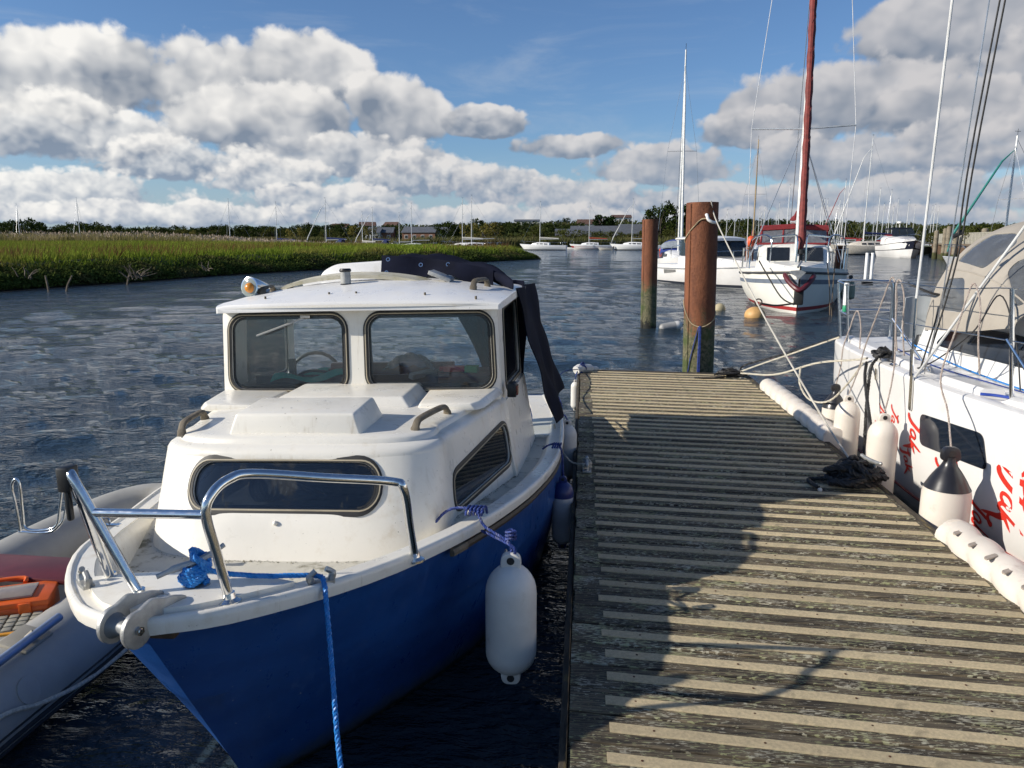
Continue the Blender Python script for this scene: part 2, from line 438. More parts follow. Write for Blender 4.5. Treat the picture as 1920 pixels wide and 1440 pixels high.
ROPENAVY = pm('navy_blue_rope', (.035, .07, .30), .6, var=.3, vscale=50)
ROPEBLK = pm('black_rope', (.024, .023, .023), .6, var=.3, vscale=60)
ROPEWHT = pm('white_rope', (.62, .57, .46), .8, var=.18, vscale=80)
FENDW = pm('white_fender', (.70, .68, .63), .42, var=.07, vscale=5, dirt=(.40, .36, .29), dscale=8, dlo=.56, dhi=.78, bump=.05, bscale=40, sub=.05)
FENDP = pm('pinkish_fender', (.70, .64, .56), .42, var=.05, vscale=4, dirt=(.50, .41, .35), dscale=7, dlo=.56, dhi=.80, sub=.05)
NAVY = pm('navy_canvas', (.007, .009, .022), .85, var=.22, vscale=6, bump=.25, bscale=160, spec=.12)
GLASS = glass_mat('window_glass', (.90, .93, .94), .01, .03, (.30, .33, .36))
GLASSD = glass_mat('smoked_glass', (.52, .56, .62), .015, .26, (.03, .045, .07))
BLACK = pm('black_plastic', (.02, .02, .02), .4)
ALU = pm('mast_aluminium', (.72, .72, .70), .35, .6, var=.08)
WHITEP = pm('white_paint', (.80, .80, .78), .4, var=.05)

# ------------------------------------------------------------------ water
def wave_h(x, y, r):
    h = np.zeros_like(x)
    rs = np.random.RandomState(5)
    for i in range(46):
        lam = .32*(1.085**i); k = 2*np.pi/lam
        a = .0088*lam**.72*(1.25 if lam < .8 else .9 if lam < 1.3 else .9*(1.3/lam)**1.3)
        th = R(-68)+rs.normal(0, .55)
        ph = rs.uniform(0, 6.28)
        fade = np.clip(1.25-(r*.013*2.6)/lam, 0, 1)
        ax = k*(x*np.cos(th)+y*np.sin(th))+ph
        h += a*fade*(np.sin(ax)+.25*np.sin(2*ax+1.3))
    gust = .82+.18*np.sin(x*.21+1.7*np.sin(y*.13))*np.sin(y*.17+.8)
    return h*gust
def build_water():
    dense = np.radians(np.arange(-46, 46.01, .17)); rest = np.radians(np.arange(47.5, 313, 2.5))
    ang = np.concatenate([dense, rest])+(-YAW)     # clockwise from +Y
    rad = [.25]
    while rad[-1] < 5000: rad.append(rad[-1]*1.0125+.004 if rad[-1] < 260 else rad[-1]*1.12)
    rad = np.array(rad); A, Rr = np.meshgrid(ang, rad)
    X = Rr*np.sin(A); Y = Rr*np.cos(A); Z = wave_h(X, Y, Rr)
    calm = np.clip((np.hypot(np.maximum(np.abs(X+.4)-2.0, 0), np.maximum(np.abs(Y-4.5)-4.8, 0)))/2.5, 0.18, 1)   # sheltered between boat and pontoon
    Z = Z*calm
    na, nr = len(ang), len(rad)
    V = np.stack([X, Y, Z], -1).reshape(-1, 3); V = np.vstack([V, [[0, 0, 0]]])
    i = np.arange(nr-1)[:, None]; j = np.arange(na)[None, :]; j2 = (j+1) % na
    F = np.stack([i*na+j, i*na+j2, (i+1)*na+j2, (i+1)*na+j], -1).reshape(-1, 4)
    F = F[:, ::-1]
    m = bpy.data.materials.new('river_water'); m.use_nodes = True; t = m.node_tree; t.nodes.clear(); g = NT(t)
    out = g.n('ShaderNodeOutputMaterial'); b = g.n('ShaderNodeBsdfPrincipled'); g.L.new(b.outputs[0], out.inputs[0])
    b.inputs['Base Color'].default_value = (.021, .035, .047, 1); b.inputs['Roughness'].default_value = .045; b.inputs['IOR'].default_value = 1.333
    tc = g.n('ShaderNodeTexCoord'); p = tc.outputs['Object']
    n1 = g.noise(g.v('MULTIPLY', p, (.65, 1.35, 1)), 8.5, 4, .6, .2); n2 = g.noise(g.v('MULTIPLY', p, (.6, 1.3, 1)), 1.6, 4, .55, .3)
    bn = g.n('ShaderNodeBump'); bn.inputs['Strength'].default_value = 1.0; bn.inputs['Distance'].default_value = .115
    g.put(bn.inputs['Height'], g.m('MULTIPLY_ADD', n1, .55, g.m('MULTIPLY', n2, .72))); g.L.new(bn.outputs[0], b.inputs['Normal'])
    o = np_mesh('river_water', V, F, m, 'structure', True)
    return o
build_water()
# ------------------------------------------------------------------ pontoon
DZ = .45; PX0, PX1, PY1 = -.025, 1.945, 9.27; SK = -.085
def plank_mat():
    m = bpy.data.materials.new('weathered_plank'); m.use_nodes = True; t = m.node_tree; t.nodes.clear(); g = NT(t)
    out = g.n('ShaderNodeOutputMaterial'); b = g.n('ShaderNodeBsdfPrincipled'); g.L.new(b.outputs[0], out.inputs[0])
    tc = g.n('ShaderNodeTexCoord'); oi = g.n('ShaderNodeObjectInfo')
    sh = g.n('ShaderNodeCombineXYZ'); g.put(sh.inputs[0], g.m('MULTIPLY', oi.outputs['Random'], 37)); g.put(sh.inputs[1], g.m('MULTIPLY', oi.outputs['Random'], 91))
    p = g.v('ADD', tc.outputs['Object'], sh.outputs[0])
    grain = g.noise(g.v('MULTIPLY', p, (3, 60, 20)), 2.2, 6, .62)
    patch = g.noise(g.v('MULTIPLY', p, (1, 2.2, 1)), 4.0, 5, .6)
    col = g.mix(g.step(grain, .40, .64), c4((.018, .0145, .010)), c4((.17, .138, .088)))
    col = g.mix(g.m('MULTIPLY', g.step(patch, .4, .7), .45), col, c4((.21, .175, .115)))
    l1 = g.noise(g.v('MULTIPLY', p, (22, 95, 20)), 1.6, 4, .58)
    big = g.noise(g.v('MULTIPLY', p, (1.6, 3, 1)), 2.0, 3, .5)
    lich = g.step(g.m('MULTIPLY_ADD', big, .42, l1), .755, .79)
    lcol = g.mix(g.step(g.noise(p, 9, 2), .4, .6), c4((.30, .31, .16)), c4((.42, .40, .31)))
    col = g.mix(lich, col, lcol)
    l2 = g.step(g.noise(g.v('MULTIPLY', p, (1, 1.6, 1)), 34, 5, .66), .675, .70)
    col = g.mix(l2, col, c4((.52, .50, .42)))
    col = g.mix(1.0, col, g.mix(oi.outputs['Random'], c4((.66, .65, .64)), c4((1.28, 1.24, 1.18))), 'MULTIPLY')
    g.put(b.inputs['Base Color'], col); b.inputs['Roughness'].default_value = .85
    bn = g.n('ShaderNodeBump'); bn.inputs['Strength'].default_value = .7; bn.inputs['Distance'].default_value = .006
    g.put(bn.inputs['Height'], g.m('ADD', grain, g.m('MULTIPLY', lich, .3))); g.L.new(bn.outputs[0], b.inputs['Normal'])
    return m
PLANK = plank_mat()
STRIP = pm('sandy_grip_strip', (.70, .575, .355), .9, base2=(.52, .425, .27), vscale=90, rand=.16, bump=.9, bscale=420, dirt=(.30, .25, .16), dscale=11, dlo=.57, dhi=.74)
BEAM = pm('mossy_edge_beam', (.075, .06, .042), .9, var=.3, vscale=12, stretch=(3, .6, 3), bump=.5, bscale=60, dirt=(.20, .15, .05), dscale=9, dlo=.55, dhi=.72)
pont = thing('pontoon', 'weathered timber pontoon with sandy anti-slip strips beside the blue boat', 'pontoon', (.96, 4, 0))
POFF = (-.96, -4, 0)
pitch = .1525; W = PX1-PX0
pl_mesh = []
for k in range(5):
    q = MB(); rr = random.Random(k); x0, x1 = -W/2+.006+rr.uniform(-.005, .005), W/2-.05; n = 10
    rings = []
    for i in range(n+1):
        x = x0+(x1-x0)*i/n; dy = SK*x; jz = rr.uniform(-.0012, .0012); jy = rr.uniform(-.0015, .0015)
        rings.append([(x, dy-.070+jy, -.032), (x, dy-.0715+jy, -.004+jz), (x, dy-.067+jy, jz), (x, dy-.02+jy, jz+.001), (x, dy+.02+jy, jz-.001), (x, dy+.067+jy, jz), (x, dy+.0715+jy, -.004+jz), (x, dy+.070+jy, -.032)])
    q.loft(rings); o = q.build('plank_source', PLANK); pl_mesh.append(o.data); bpy.data.objects.remove(o)
st_mesh = []
for k in range(5):
    q = MB(); rr = random.Random(50+k); x0, x1 = -W/2+.118+rr.uniform(-.010, .016), W/2-.075+rr.uniform(-.012, .012); n = 14; rings = []
    for i in range(n+1):
        x = x0+(x1-x0)*i/n; dy = SK*x; j = rr.uniform(-.0012, .0012)
        rings.append([(x, dy-.0245+j, -.006), (x, dy-.0245+j, .0035), (x, dy-.0215+j, .0058), (x, dy+.0215+j, .0058), (x, dy+.0245+j, .0035), (x, dy+.0245+j, -.006)])
    q.loft(rings); o = q.build('strip_source', STRIP); st_mesh.append(o.data); bpy.data.objects.remove(o)
yc0 = 2.105; cx = (PX0+PX1)/2; ids = [k for k in range(-24, 48) if yc0+pitch*k < PY1-.02]
ystart = 2.105+SK*(cx-.11)*1.0
for k in ids:
    y = ystart+pitch*k
    if y > PY1+SK*(cx-PX0)-.05: continue
    a = bpy.data.objects.new('plank', rnd.choice(pl_mesh)); C.objects.link(a); a.parent = pont; a.location = (cx-.96, y-4+rnd.uniform(-.002, .002), DZ+rnd.uniform(-.0025, .0025)); a.rotation_euler = (0, 0, rnd.gauss(0, .0007))
    s = bpy.data.objects.new('grip_strip', rnd.choice(st_mesh)); C.objects.link(s); s.parent = a; s.location = (0, rnd.uniform(-.004, .004), 0)
ylast = y
# edge beams, fascia, frame and floats
def skew_end(x): return PY1+SK*(x-PX0)
mb = MB(POFF); mb.loft([[(PX0+dx, yy, DZ-.16+dz) for dx, dz in ((0, 0), (0, .118), (.006, .124), (.075, .124), (.083, .118), (.083, 0))] for yy in [-1.6+i*.6 for i in range(18)]+[skew_end(PX0)]]); mb.build('edge_beam', PLANK, pont)
mb = MB(POFF); mb.loft([[(PX1+dx, yy, DZ-.16+dz) for dx, dz in ((-.048, 0), (-.048, .154), (-.04, .158), (-.006, .158), (0, .150), (0, 0))] for yy in [-1.6+i*.6 for i in range(18)]+[skew_end(PX1)]]); mb.build('edge_beam', BEAM, pont)
mb = MB(POFF); mb.loft([[(x, skew_end(x)+dy, DZ-.16+dz) for dy, dz in ((.002, 0), (.002, .158), (.05, .158), (.05, 0))] for x in (PX0, cx, PX1)]); mb.build('end_beam', BEAM, pont)
mb = MB(POFF); mb.box((PX0-.014, 3.8, DZ-.10), (.026, 10.8, .15)); mb.build('rubbing_strip', BEAM, pont, bevel=.004)
mb = MB(POFF)
for yy in (.3, 3.4, 6.5, 8.3): mb.box((cx, yy, .12), (W-.12, 1.3 if yy < 8 else .8, .30))
mb.build('float_tank', pm('float_grey', (.10, .105, .10), .8, var=.3), pont, bevel=.03)
mb = MB(POFF)
for yy in [i*1.0-1.2 for i in range(10)]: mb.box((cx, yy, DZ-.09), (W-.14, .07, .11))
mb.build('cross_beam', BEAM, pont)
mb = MB(POFF); mb.grid(lambda u, v: (PX0+.09+(PX1-PX0-.14)*u, -1.5+(skew_end(cx)-.1+1.5)*v, DZ-.036), 1, 1); mb.build('underside', BEAM, pont)
# screws in the strips
SC = pm('screw_rust', (.10, .035, .015), .8, var=.2)
mb = MB(POFF)
for k in ids:
    y = ystart+pitch*k
    if y > ylast+.01 or y < 1.2: continue
    for i in range(5):
        x = -.74+.38*i+rnd.uniform(-.03, .03); mb.lathe([(.0045, .0056), (.0045, .0072), (.002, .0076)], 6, Matrix.Translation((cx+x, y+SK*x, DZ+.0005)))
stuff(mb.build('screw_heads', SC, pont, smooth=0))
# staples / ring on left beam
mb = MB(POFF); mb.tube(crom([(.03, 1.95, DZ), (.03, 1.95, DZ+.012), (.075, 1.945, DZ+.012), (.075, 1.945, DZ)], 4), .003, 6); mb.build('staple', GALV, pont)

def dock_cleat(loc, rz, label, L=.22):
    t = thing('mooring_cleat', label, 'cleat', loc, rz, None)
    q = MB(); q.box((0, 0, .008), (.06, L*.62, .016)); q.build('base_plate', GALV, t, bevel=.004)
    for s in (-1, 1):
        q = MB(); q.lathe([(.017, .012), (.012, .03), (.011, .055)], 10, Matrix.Translation((0, s*L*.2, 0))); q.build('post', GALV, t)
    q = MB(); q.tube(crom([(0, -L/2, .066), (0, -L*.28, .058), (0, 0, .056), (0, L*.28, .058), (0, L/2, .066)], 6), [.007]+[.012]*5+[.014]*13+[.012]*5+[.007], 10); q.build('horn', GALV, t)
    return t
dock_cleat((.045, 5.08, DZ+.002), 0, 'galvanised cleat on the left pontoon edge with a pale line wound on')
q = MB()
pts = []
for i in range(120):
    a = i/120*2*math.pi*4.5; s = 1 if int(i/120*9) % 2 else -1
    pts.append((.045+.028*math.cos(a), 5.08+.07*math.sin(a*.5), DZ+.03+.035*i/120+.008*math.sin(a*1.7)))
q.rope(crom(pts, 2), .008, n=4)
q.rope(crom([(.045, 5.10, DZ+.045), (-.02, 5.11, DZ+.04), (-.08, 5.13, DZ+.06), (-.15, 5.2, DZ+.15), (-.19, 5.3, .72)], 6), .006, n=4)
tag(q.build('mooring_line', ROPEWHT, None), 'pale line wound on the cleat at the left pontoon edge', 'rope')

def coil(center, rx, ry, rz, n, r, seed, turns):
    """heaped tangle of laid rope lying on a surface at center.z"""
    rr = random.Random(seed); pts = []
    a = 0
    for i in range(n):
        a += rr.uniform(.75, 1.25)*2*math.pi*turns/n
        k = rr.uniform(.25, 1.0); h = (1-k*.7)*rr.random()**.7
        pts.append((center[0]+rx*k*math.cos(a), center[1]+ry*k*math.sin(a), center[2]+r*1.1+max(0, rz*h)))
    return crom(pts, 6)
dock_cleat((1.86, 4.96, DZ+.10), .25, 'galvanised cleat half buried in the black rope heap by the fenders')
q = MB(); q.rope(coil((1.755, 4.93, DZ+.004), .20, .17, .17, 46, .021, 3, 9), .021, n=5)
q.rope(coil((1.77, 4.92, DZ+.004), .17, .15, .20, 28, .021, 8, 6), .021, n=5)
q.rope(crom([(1.64, 4.95, DZ+.03), (1.54, 4.98, DZ+.02), (1.48, 4.96, DZ+.018), (1.48, 4.87, DZ+.018), (1.495, 4.80, DZ+.018)], 6), .0145, n=5)
q.rope(crom([(1.80, 5.0, DZ+.08), (1.90, 5.10, DZ+.05), (1.975, 5.22, DZ-.0), (2.04, 5.45, .62), (2.12, 5.9, .95), (2.19, 6.1, 1.07)], 6), .013, n=5)
tag(q.build('mooring_rope', ROPEBLK), 'big heap of thick black mooring rope on the right pontoon edge', 'rope')
q = MB(); q.lathe([(.011, 0), (.013, .004), (.013, .02), (.009, .024)], 10, Matrix.Translation((1.498, 4.785, DZ+.007)) @ Matrix.Rotation(R(70), 4, 'X')); tag(q.build('rope_end_cap', pm('clear_cap', (.6, .58, .54), .3)), 'pale whipped cap on the end of the black rope heap', 'rope end')
dock_cleat((1.80, 8.86, DZ+.002), .3, 'galvanised cleat at the far pontoon corner under black rope')
q = MB(); q.rope(coil((1.70, 8.86, DZ+.004), .19, .10, .12, 50, .0125, 21, 9), .0125, n=4)
q.rope(crom([(1.62, 8.80, DZ+.02), (1.5, 8.74, DZ+.016), (1.38, 8.72, DZ+.016), (1.27, 8.735, DZ+.016)], 6), .0125, n=4)
q.rope(crom([(1.80, 8.9, DZ+.07), (1.86, 8.88, .60), (2.12, 8.25, .82), (2.42, 7.5, 1.10)], 8), .011, n=4)
tag(q.build('mooring_rope', ROPEBLK), 'black rope piled round the far corner cleat and leading to the yacht', 'rope')
q = MB()
q.rope(crom([(1.80, 8.87, DZ+.07), (1.95, 8.55, .66), (2.18, 8.0, .88), (2.41, 7.46, 1.10)], 8), .009, n=4)
tag(q.build('mooring_rope', ROPEWHT), 'white line from the far corner cleat up to the stern of the yacht', 'rope')
q = MB(); q.rope(crom([(1.79, 8.84, DZ+.06), (1.95, 7.9, .66), (2.08, 7.0, .92), (2.17, 6.30, 1.06), (2.2, 6.12, 1.10)], 8), .010, n=4)
q.rope(crom([(2.03, 7.3, .84), (2.0, 7.18, .70), (2.03, 6.95, .60), (2.09, 6.6, .66), (2.14, 6.3, .88), (2.18, 6.15, 1.06)], 8), .009, n=4)
tag(q.build('mooring_rope', ROPEWHT), 'slack white line from the far corner cleat to the side of the yacht', 'rope')

# left far corner: white cap, blue lashing and small fender
q = MB(); q.tube(crom([(-.07, 9.0, DZ+.035), (-.02, 9.06, DZ+.05), (.08, 9.16, DZ+.035), (.2, 9.22, DZ+.02)], 5), [.05]*4+[.055]*4+[.05]*4+[.03]*3+[.012], 10)
tag(q.build('corner_bumper', FENDW), 'white plastic bumper on the far left corner of the pontoon', 'bumper')
q = MB()
for i in range(4): q.rope(crom([(-.06+.02*i, 9.0, DZ-.02), (-.03+.01*i, 9.02+.02*i, DZ+.09+.01*i), (.05, 9.05+.02*i, DZ+.06), (.03, 9.1, DZ-.02)], 5), .007, n=4)
q.rope(crom([(-.04, 9.0, DZ+.06), (-.07, 8.98, DZ-.02), (-.075, 8.97, DZ-.10)], 4), .006, n=4)
q.rope(crom([(-.05, 8.99, DZ+.05), (-.2, 8.2, .60), (-.28, 7.4, .60), (-.32, 6.7, .66)], 6), .005, n=4)
tag(q.build('lashing', ROPENAVY), 'blue lashing round the bumper at the far pontoon corner', 'rope')
# ------------------------------------------------------------------ fenders
def fender(name, label, loc, L, r, mat, cap=None, capfrac=.2, tilt=(0, 0), group=None, eyes=2, kind='cyl'):
    """inflatable fender, loc = bottom of the body, L = overall length"""
    t = thing(name, label, 'fender', loc, rnd.uniform(0, 3), group)
    t.rotation_euler = (tilt[0], tilt[1], 0)
    e = .11*L if eyes else .04*L; z0 = e if eyes == 2 else .0; z1 = L-e
    prof = []
    if kind == 'cyl':
        for i in range(9): a = R(90*i/8); prof.append((max(.004, r*math.sin(a)), z0+(r*.95)*(1-math.cos(a))))
        top = [(max(.004, r*math.cos(R(90*i/8))), z1-(r*1.15)*(1-math.sin(R(90*i/8)))) for i in range(9)]
    else:
        for i in range(9): a = R(90*i/8); prof.append((max(.004, r*math.sin(a)), z0+(r*.55)*(1-math.cos(a))))
        top = [(max(.25*r, r*(1-(i/8)**1.5)), z1-(r*1.7)*(1-i/8)) for i in range(9)]
    body = prof+top
    if cap:
        zc = z1-(z1-z0)*capfrac
        lo = [p for p in body if p[1] < zc]; hi = [p for p in body if p[1] >= zc]
        rc = r if kind == 'cyl' or not lo else r*.985
        MB().lathe(lo+[(lo[-1][0], zc)], 28).build('body', mat, t)
        q = MB(); q.lathe([(hi[0][0]+.001 if hi[0][0] >= lo[-1][0]*.98 else lo[-1][0]+.001, zc+.0005)]+[(a+.001, b) for a, b in hi], 28); q.build('cap', cap, t)
    else: MB().lathe(body, 28).build('body', mat, t)
    cm = cap or mat
    for k, zz in enumerate([z1] + ([z0] if eyes == 2 else [])):
        s = 1 if k == 0 else -1
        w = r*.42
        q = MB(); q.prism(rpoly([(-w, -w*.5*s), (-w*.85, w*1.1*s), (w*.85, w*1.1*s), (w, -w*.5*s)] if s > 0 else [(w, w*.5), (w*.85, -w*1.1), (-w*.85, -w*1.1), (-w, w*.5)], w*.7), lambda a, b, h: (a, h, zz+b), -w*.42, w*.42); q.build('eye', cm, t, bevel=w*.12)
        q = MB(); q.lathe([(w*.36, -w*.47), (w*.36, w*.47)], 12, Matrix.Translation((0, 0, zz+s*w*.45)) @ Matrix.Rotation(R(90), 4, 'X')); q.build('eye_hole', BLACK, t)
    return t

# ------------------------------------------------------------------ blue cabin boat
BX, BY, HEEL = -1.18, 4.2, R(-1.3)
boat = thing('cabin_cruiser', 'small cabin cruiser with blue hull and white wheelhouse moored on the left of the pontoon', 'boat', (BX, BY, 0))
boat.rotation_euler = (0, HEEL, 0)
BO = (0, -BY, 0)
def bw(p):      # boat frame (x across, y along world, z) -> world
    M = Matrix.Rotation(HEEL, 3, 'Y'); return M @ Vector((p[0], p[1]-BY, p[2]))+Vector((BX, BY, 0))
def bl(p):      # world -> boat frame
    M = Matrix.Rotation(-HEEL, 3, 'Y'); q = M @ (vec(p)-Vector((BX, BY, 0))); return Vector((q.x, q.y+BY, q.z))
SHEER = [(1.83, .0), (1.855, .09), (1.93, .215), (2.2, .44), (2.53, .62), (3.17, .82), (3.73, .955), (4.38, 1.045), (5.17, 1.06), (5.9, 1.02), (6.6, .92)]
SHZ = [(1.83, .985), (2.2, .935), (2.53, .895), (3.17, .81), (4.38, .71), (5.2, .67), (6.6, .65)]
WLB = [(2.42, .0), (2.55, .09), (2.77, .26), (3.5, .70), (4.2, .89), (4.87, .97), (5.9, .95), (6.6, .86)]
sb = lambda y: interp(SHEER, y); sz = lambda y: interp(SHZ, y); wb = lambda y: interp(WLB, y)
def hullpt(u, t, side):
    ys = 1.83+(6.6-1.83)*u; yw = 2.42+(6.6-2.42)*u
    y = ys+(yw-ys)*t; bs, b0 = sb(ys), wb(yw)
    fl = t**(1.0-.25*(1-u)**3) if t <= 1 else 1+(t-1)*1.9
    b = bs+(b0-bs)*fl+.035*math.sin(math.pi*min(t, 1))*min(1, u*4)
    if t > .40: b -= .007
    return Vector((side*max(0, b), y+(0 if t <= 1 else (t-1)*.8*(1-u)), sz(ys)*(1-t) if t <= 1 else -(t-1)*.9))
us = [0, .003, .008, .015, .025, .04, .06, .085, .115, .15, .19, .24, .3, .36, .43, .5, .58, .66, .74, .82, .9, .96, 1]
ts = [0, .06, .12, .2, .3, .385, .398, .402, .5, .62, .74, .86, 1, 1.15, 1.33]
def hull_mat():
    m = bpy.data.materials.new('blue_hull_paint'); m.use_nodes = True; t = m.node_tree; t.nodes.clear(); g = NT(t)
    out = g.n('ShaderNodeOutputMaterial'); b = g.n('ShaderNodeBsdfPrincipled'); g.L.new(b.outputs[0], out.inputs[0])
    tc = g.n('ShaderNodeTexCoord'); p = tc.outputs['Object']
    n = g.noise(g.v('MULTIPLY', p, (1, 1, 2.5)), 2.2, 6, .6)
    col = g.mix(g.step(n, .3, .7), c4((.010, .052, .20)), c4((.016, .078, .28)))
    chalk = g.noise(g.v('MULTIPLY', p, (3, 3, .9)), 5, 7, .7)
    col = g.mix(g.m('MULTIPLY', g.step(chalk, .52, .76), .5), col, c4((.055, .12, .30)))
    scr = g.step(g.noise(g.v('MULTIPLY', p, (2, 2, 26)), 4, 6, .7), .66, .72)
    col = g.mix(g.m('MULTIPLY', scr, .5), col, c4((.12, .2, .36)))
    sep = g.n('ShaderNodeSeparateXYZ'); g.put(sep.inputs[0], p)
    boot = g.step(g.m('ADD', sep.outputs[2], g.m('MULTIPLY', chalk, .05)), .035, .075, 1.0, 0.0)
    scum = g.m('MULTIPLY', g.step(g.m('MULTIPLY_ADD', chalk, .16, sep.outputs[2]), .13, .22, 1.0, 0.0), .55)
    col = g.mix(scum, col, c4((.075, .095, .085)))
    chip = g.step(g.noise(p, 38, 3, .5), .735, .76); col = g.mix(g.m('MULTIPLY', chip, .7), col, c4((.30, .33, .38)))
    col = g.mix(boot, col, c4((.03, .035, .02)))
    g.put(b.inputs['Base Color'], col); g.put(b.inputs['Roughness'], g.step(chalk, .3, .75, .26, .46))
    bn = g.n('ShaderNodeBump'); bn.inputs['Strength'].default_value = .06; bn.inputs['Distance'].default_value = .02
    g.put(bn.inputs['Height'], g.noise(p, 5, 4, .5)); g.L.new(bn.outputs[0], b.inputs['Normal'])
    return m
BLUE = hull_mat()
mb = MB(BO)
for side in (-1, 1): mb.grid(lambda i, j: hullpt(us[round(i*(len(us)-1))], ts[round(j*(len(ts)-1))], side), len(us)-1, len(ts)-1, side > 0)
tr = [hullpt(1, t, -1) for t in ts]+[hullpt(1, t, 1) for t in reversed(ts)]
mb.add(tr, [tuple(range(len(tr)))])
hull = mb.build('hull', BLUE, boat, smooth=28)
# gunwale moulding right round the sheer
def sheer_path(side=0):
    out = [Vector((-sb(y), y, sz(y))) for y in [6.6-.12*i for i in range(33)]+[2.53, 2.42, 2.3, 2.2, 2.1, 2.02, 1.97, 1.93, 1.895, 1.87, 1.85]]
    return out+[Vector((-.05, 1.835, .985)), Vector((0, 1.828, .985)), Vector((.05, 1.835, .985))]+[Vector((-p.x, p.y, p.z)) for p in reversed(out)]
SP = sheer_path()
def pnorm(i):
    a = SP[max(0, i-1)]; b = SP[min(len(SP)-1, i+1)]; d = b-a; return Vector((d.y, -d.x, 0)).normalized()*-1
def gw_rings(prof):
    return [[SP[i]+(-pnorm(i))*(-n)*-1*(-1)+Vector((0, 0, z)) for n, z in prof] for i in range(len(SP))]
cen = Vector((0, 4.2, 0))
def outn(i):
    n = pnorm(i); c = SP[i]-Vector((0, 4.2, SP[i].z)); return n if n.dot(Vector((c.x, c.y, 0))) > 0 else -n
ON = [outn(i) for i in range(len(SP))]
def gw(prof): return [[SP[i]+ON[i]*n+Vector((0, 0, z)) for n, z in prof] for i in range(len(SP))]
mb = MB(BO); mb.loft(gw([(.002, -.040), (.015, -.038), (.020, -.008), (.017, .006), (.011, .011), (.001, .011), (-.007, .003), (-.065, .002), (-.065, -.03), (.0, -.03)]))
gun = mb.build('gunwale', GEL, boat, smooth=40)
# dark rubbing strake along the pontoon side, wooden end
mb = MB(BO); idx = [i for i in range(len(SP)) if SP[i].x > 0 and SP[i].y > 2.78]
mb.loft([[SP[i]+ON[i]*n+Vector((0, 0, z)) for n, z in ((.0, -.046), (.014, -.048), (.020, -.061), (.014, -.076), (.0, -.078))] for i in idx]); mb.build('rubbing_strake', pm('strake', (.03, .027, .022), .6, base2=(.07, .05, .03), vscale=8), boat)
i0 = idx[0]; mb = MB(BO); mb.loft([[SP[i]+ON[i]*n+Vector((0, 0, z)) for n, z in ((.002, -.047), (.018, -.049), (.023, -.062), (.018, -.077), (.002, -.079))] for i in (i0-1, i0)]); mb.build('strake_end', TEAKGREY, boat)
# foredeck, well and side decks
inn = lambda y: max(.0, sb(y)-.055)
ys = [1.862, 1.88, 1.91, 1.95, 2.0, 2.06, 2.13]
mb = MB(BO); n = len(ys)-1
mb.sheet(lambda u, v: ((v*2-1)*inn(ys[round(u*n)]), ys[round(u*n)]+.03*(1-(2*v-1)**2)*u, sz(ys[round(u*n)])+.002+.012*(1-(2*v-1)**2)*u), n, 16, .02)
mb.build('foredeck', GEL, boat)
def hull_b(y, z):
    lo, hi = 0.0, 1.0
    for _ in range(24):
        u = (lo+hi)/2; t = max(0, 1-z/sz(1.83+4.77*u)); p = hullpt(u, t, 1)
        if p.y < y: lo = u
        else: hi = u
    return p.x
WF = .745
def zfl(y):
    k = min(1, max(0, (y-2.85)/.35)); k = k*k*(3-2*k); return WF+(sz(y)-.025-WF)*k
mb = MB(BO); yf = [2.12, 2.2, 2.3, 2.45, 2.6, 2.75, 2.9, 3.0, 3.1, 3.2, 3.4, 3.7, 4.0, 4.3, 4.6, 4.9, 5.2, 5.6]
DIRTY = pm('grimy_side_deck', (.62, .59, .50), .55, var=.10, vscale=3, dirt=(.16, .145, .09), dscale=9, dlo=.53, dhi=.68, bump=.25, bscale=160)
def rim(y): return max(.02, min(sb(y)-.10-.02*min(1, max(0, (2.9-y)/.6)), hull_b(y, zfl(y))-.03))
mb.grid(lambda u, v: ((v*2-1)*rim(yf[round(u*17)]), yf[round(u*17)], zfl(yf[round(u*17)])), 17, 10)
mb.build('side_deck', DIRTY, boat)
mb = MB(BO)   # coved walls of the well up to the gunwale
for side in (-1, 1):
    def wall(u, v):
        y = yf[round(u*17)]; a = v*math.pi/2
        x0 = rim(y); x1 = sb(y)-.06; return (side*(x0+(x1-x0)*(1-math.cos(a))**.6), y, zfl(y)+(sz(y)+.002-zfl(y))*math.sin(a)**.8)
    mb.grid(wall, 17, 6, side < 0)
mb.grid(lambda u, v: ((u*2-1)*(rim(2.12)+(inn(2.13)-rim(2.12))*v**.7), 2.16+.03*(1-(2*u-1)**2)-.025*(1-v)**3, WF+(sz(2.13)+.004-WF)*v), 14, 6)
mb.build('well_wall', GEL, boat, smooth=60)
# grime in the bottom of the well
mb = MB(BO); rr = random.Random(4)
for k in range(420):
    a = rr.random(); y = 2.17+.45*a+rr.gauss(0, .02); x = -rim(y)+.02+abs(rr.gauss(0, .045)); s = rr.uniform(.003, .009); an = rr.uniform(0, 6.28)
    z = zfl(y)+.002+max(0, .012-abs(x+rim(y))*.15)
    mb.add([(x+s*math.cos(an+q), y+s*math.sin(an+q), z+rr.uniform(0, .006)) for q in (0, 2.1, 4.2)], [(0, 1, 2)])
stuff(mb.build('leaf_litter', pm('litter', (.035, .028, .012), .9, base2=(.09, .08, .03), vscale=40), boat, smooth=0, fixn=False))

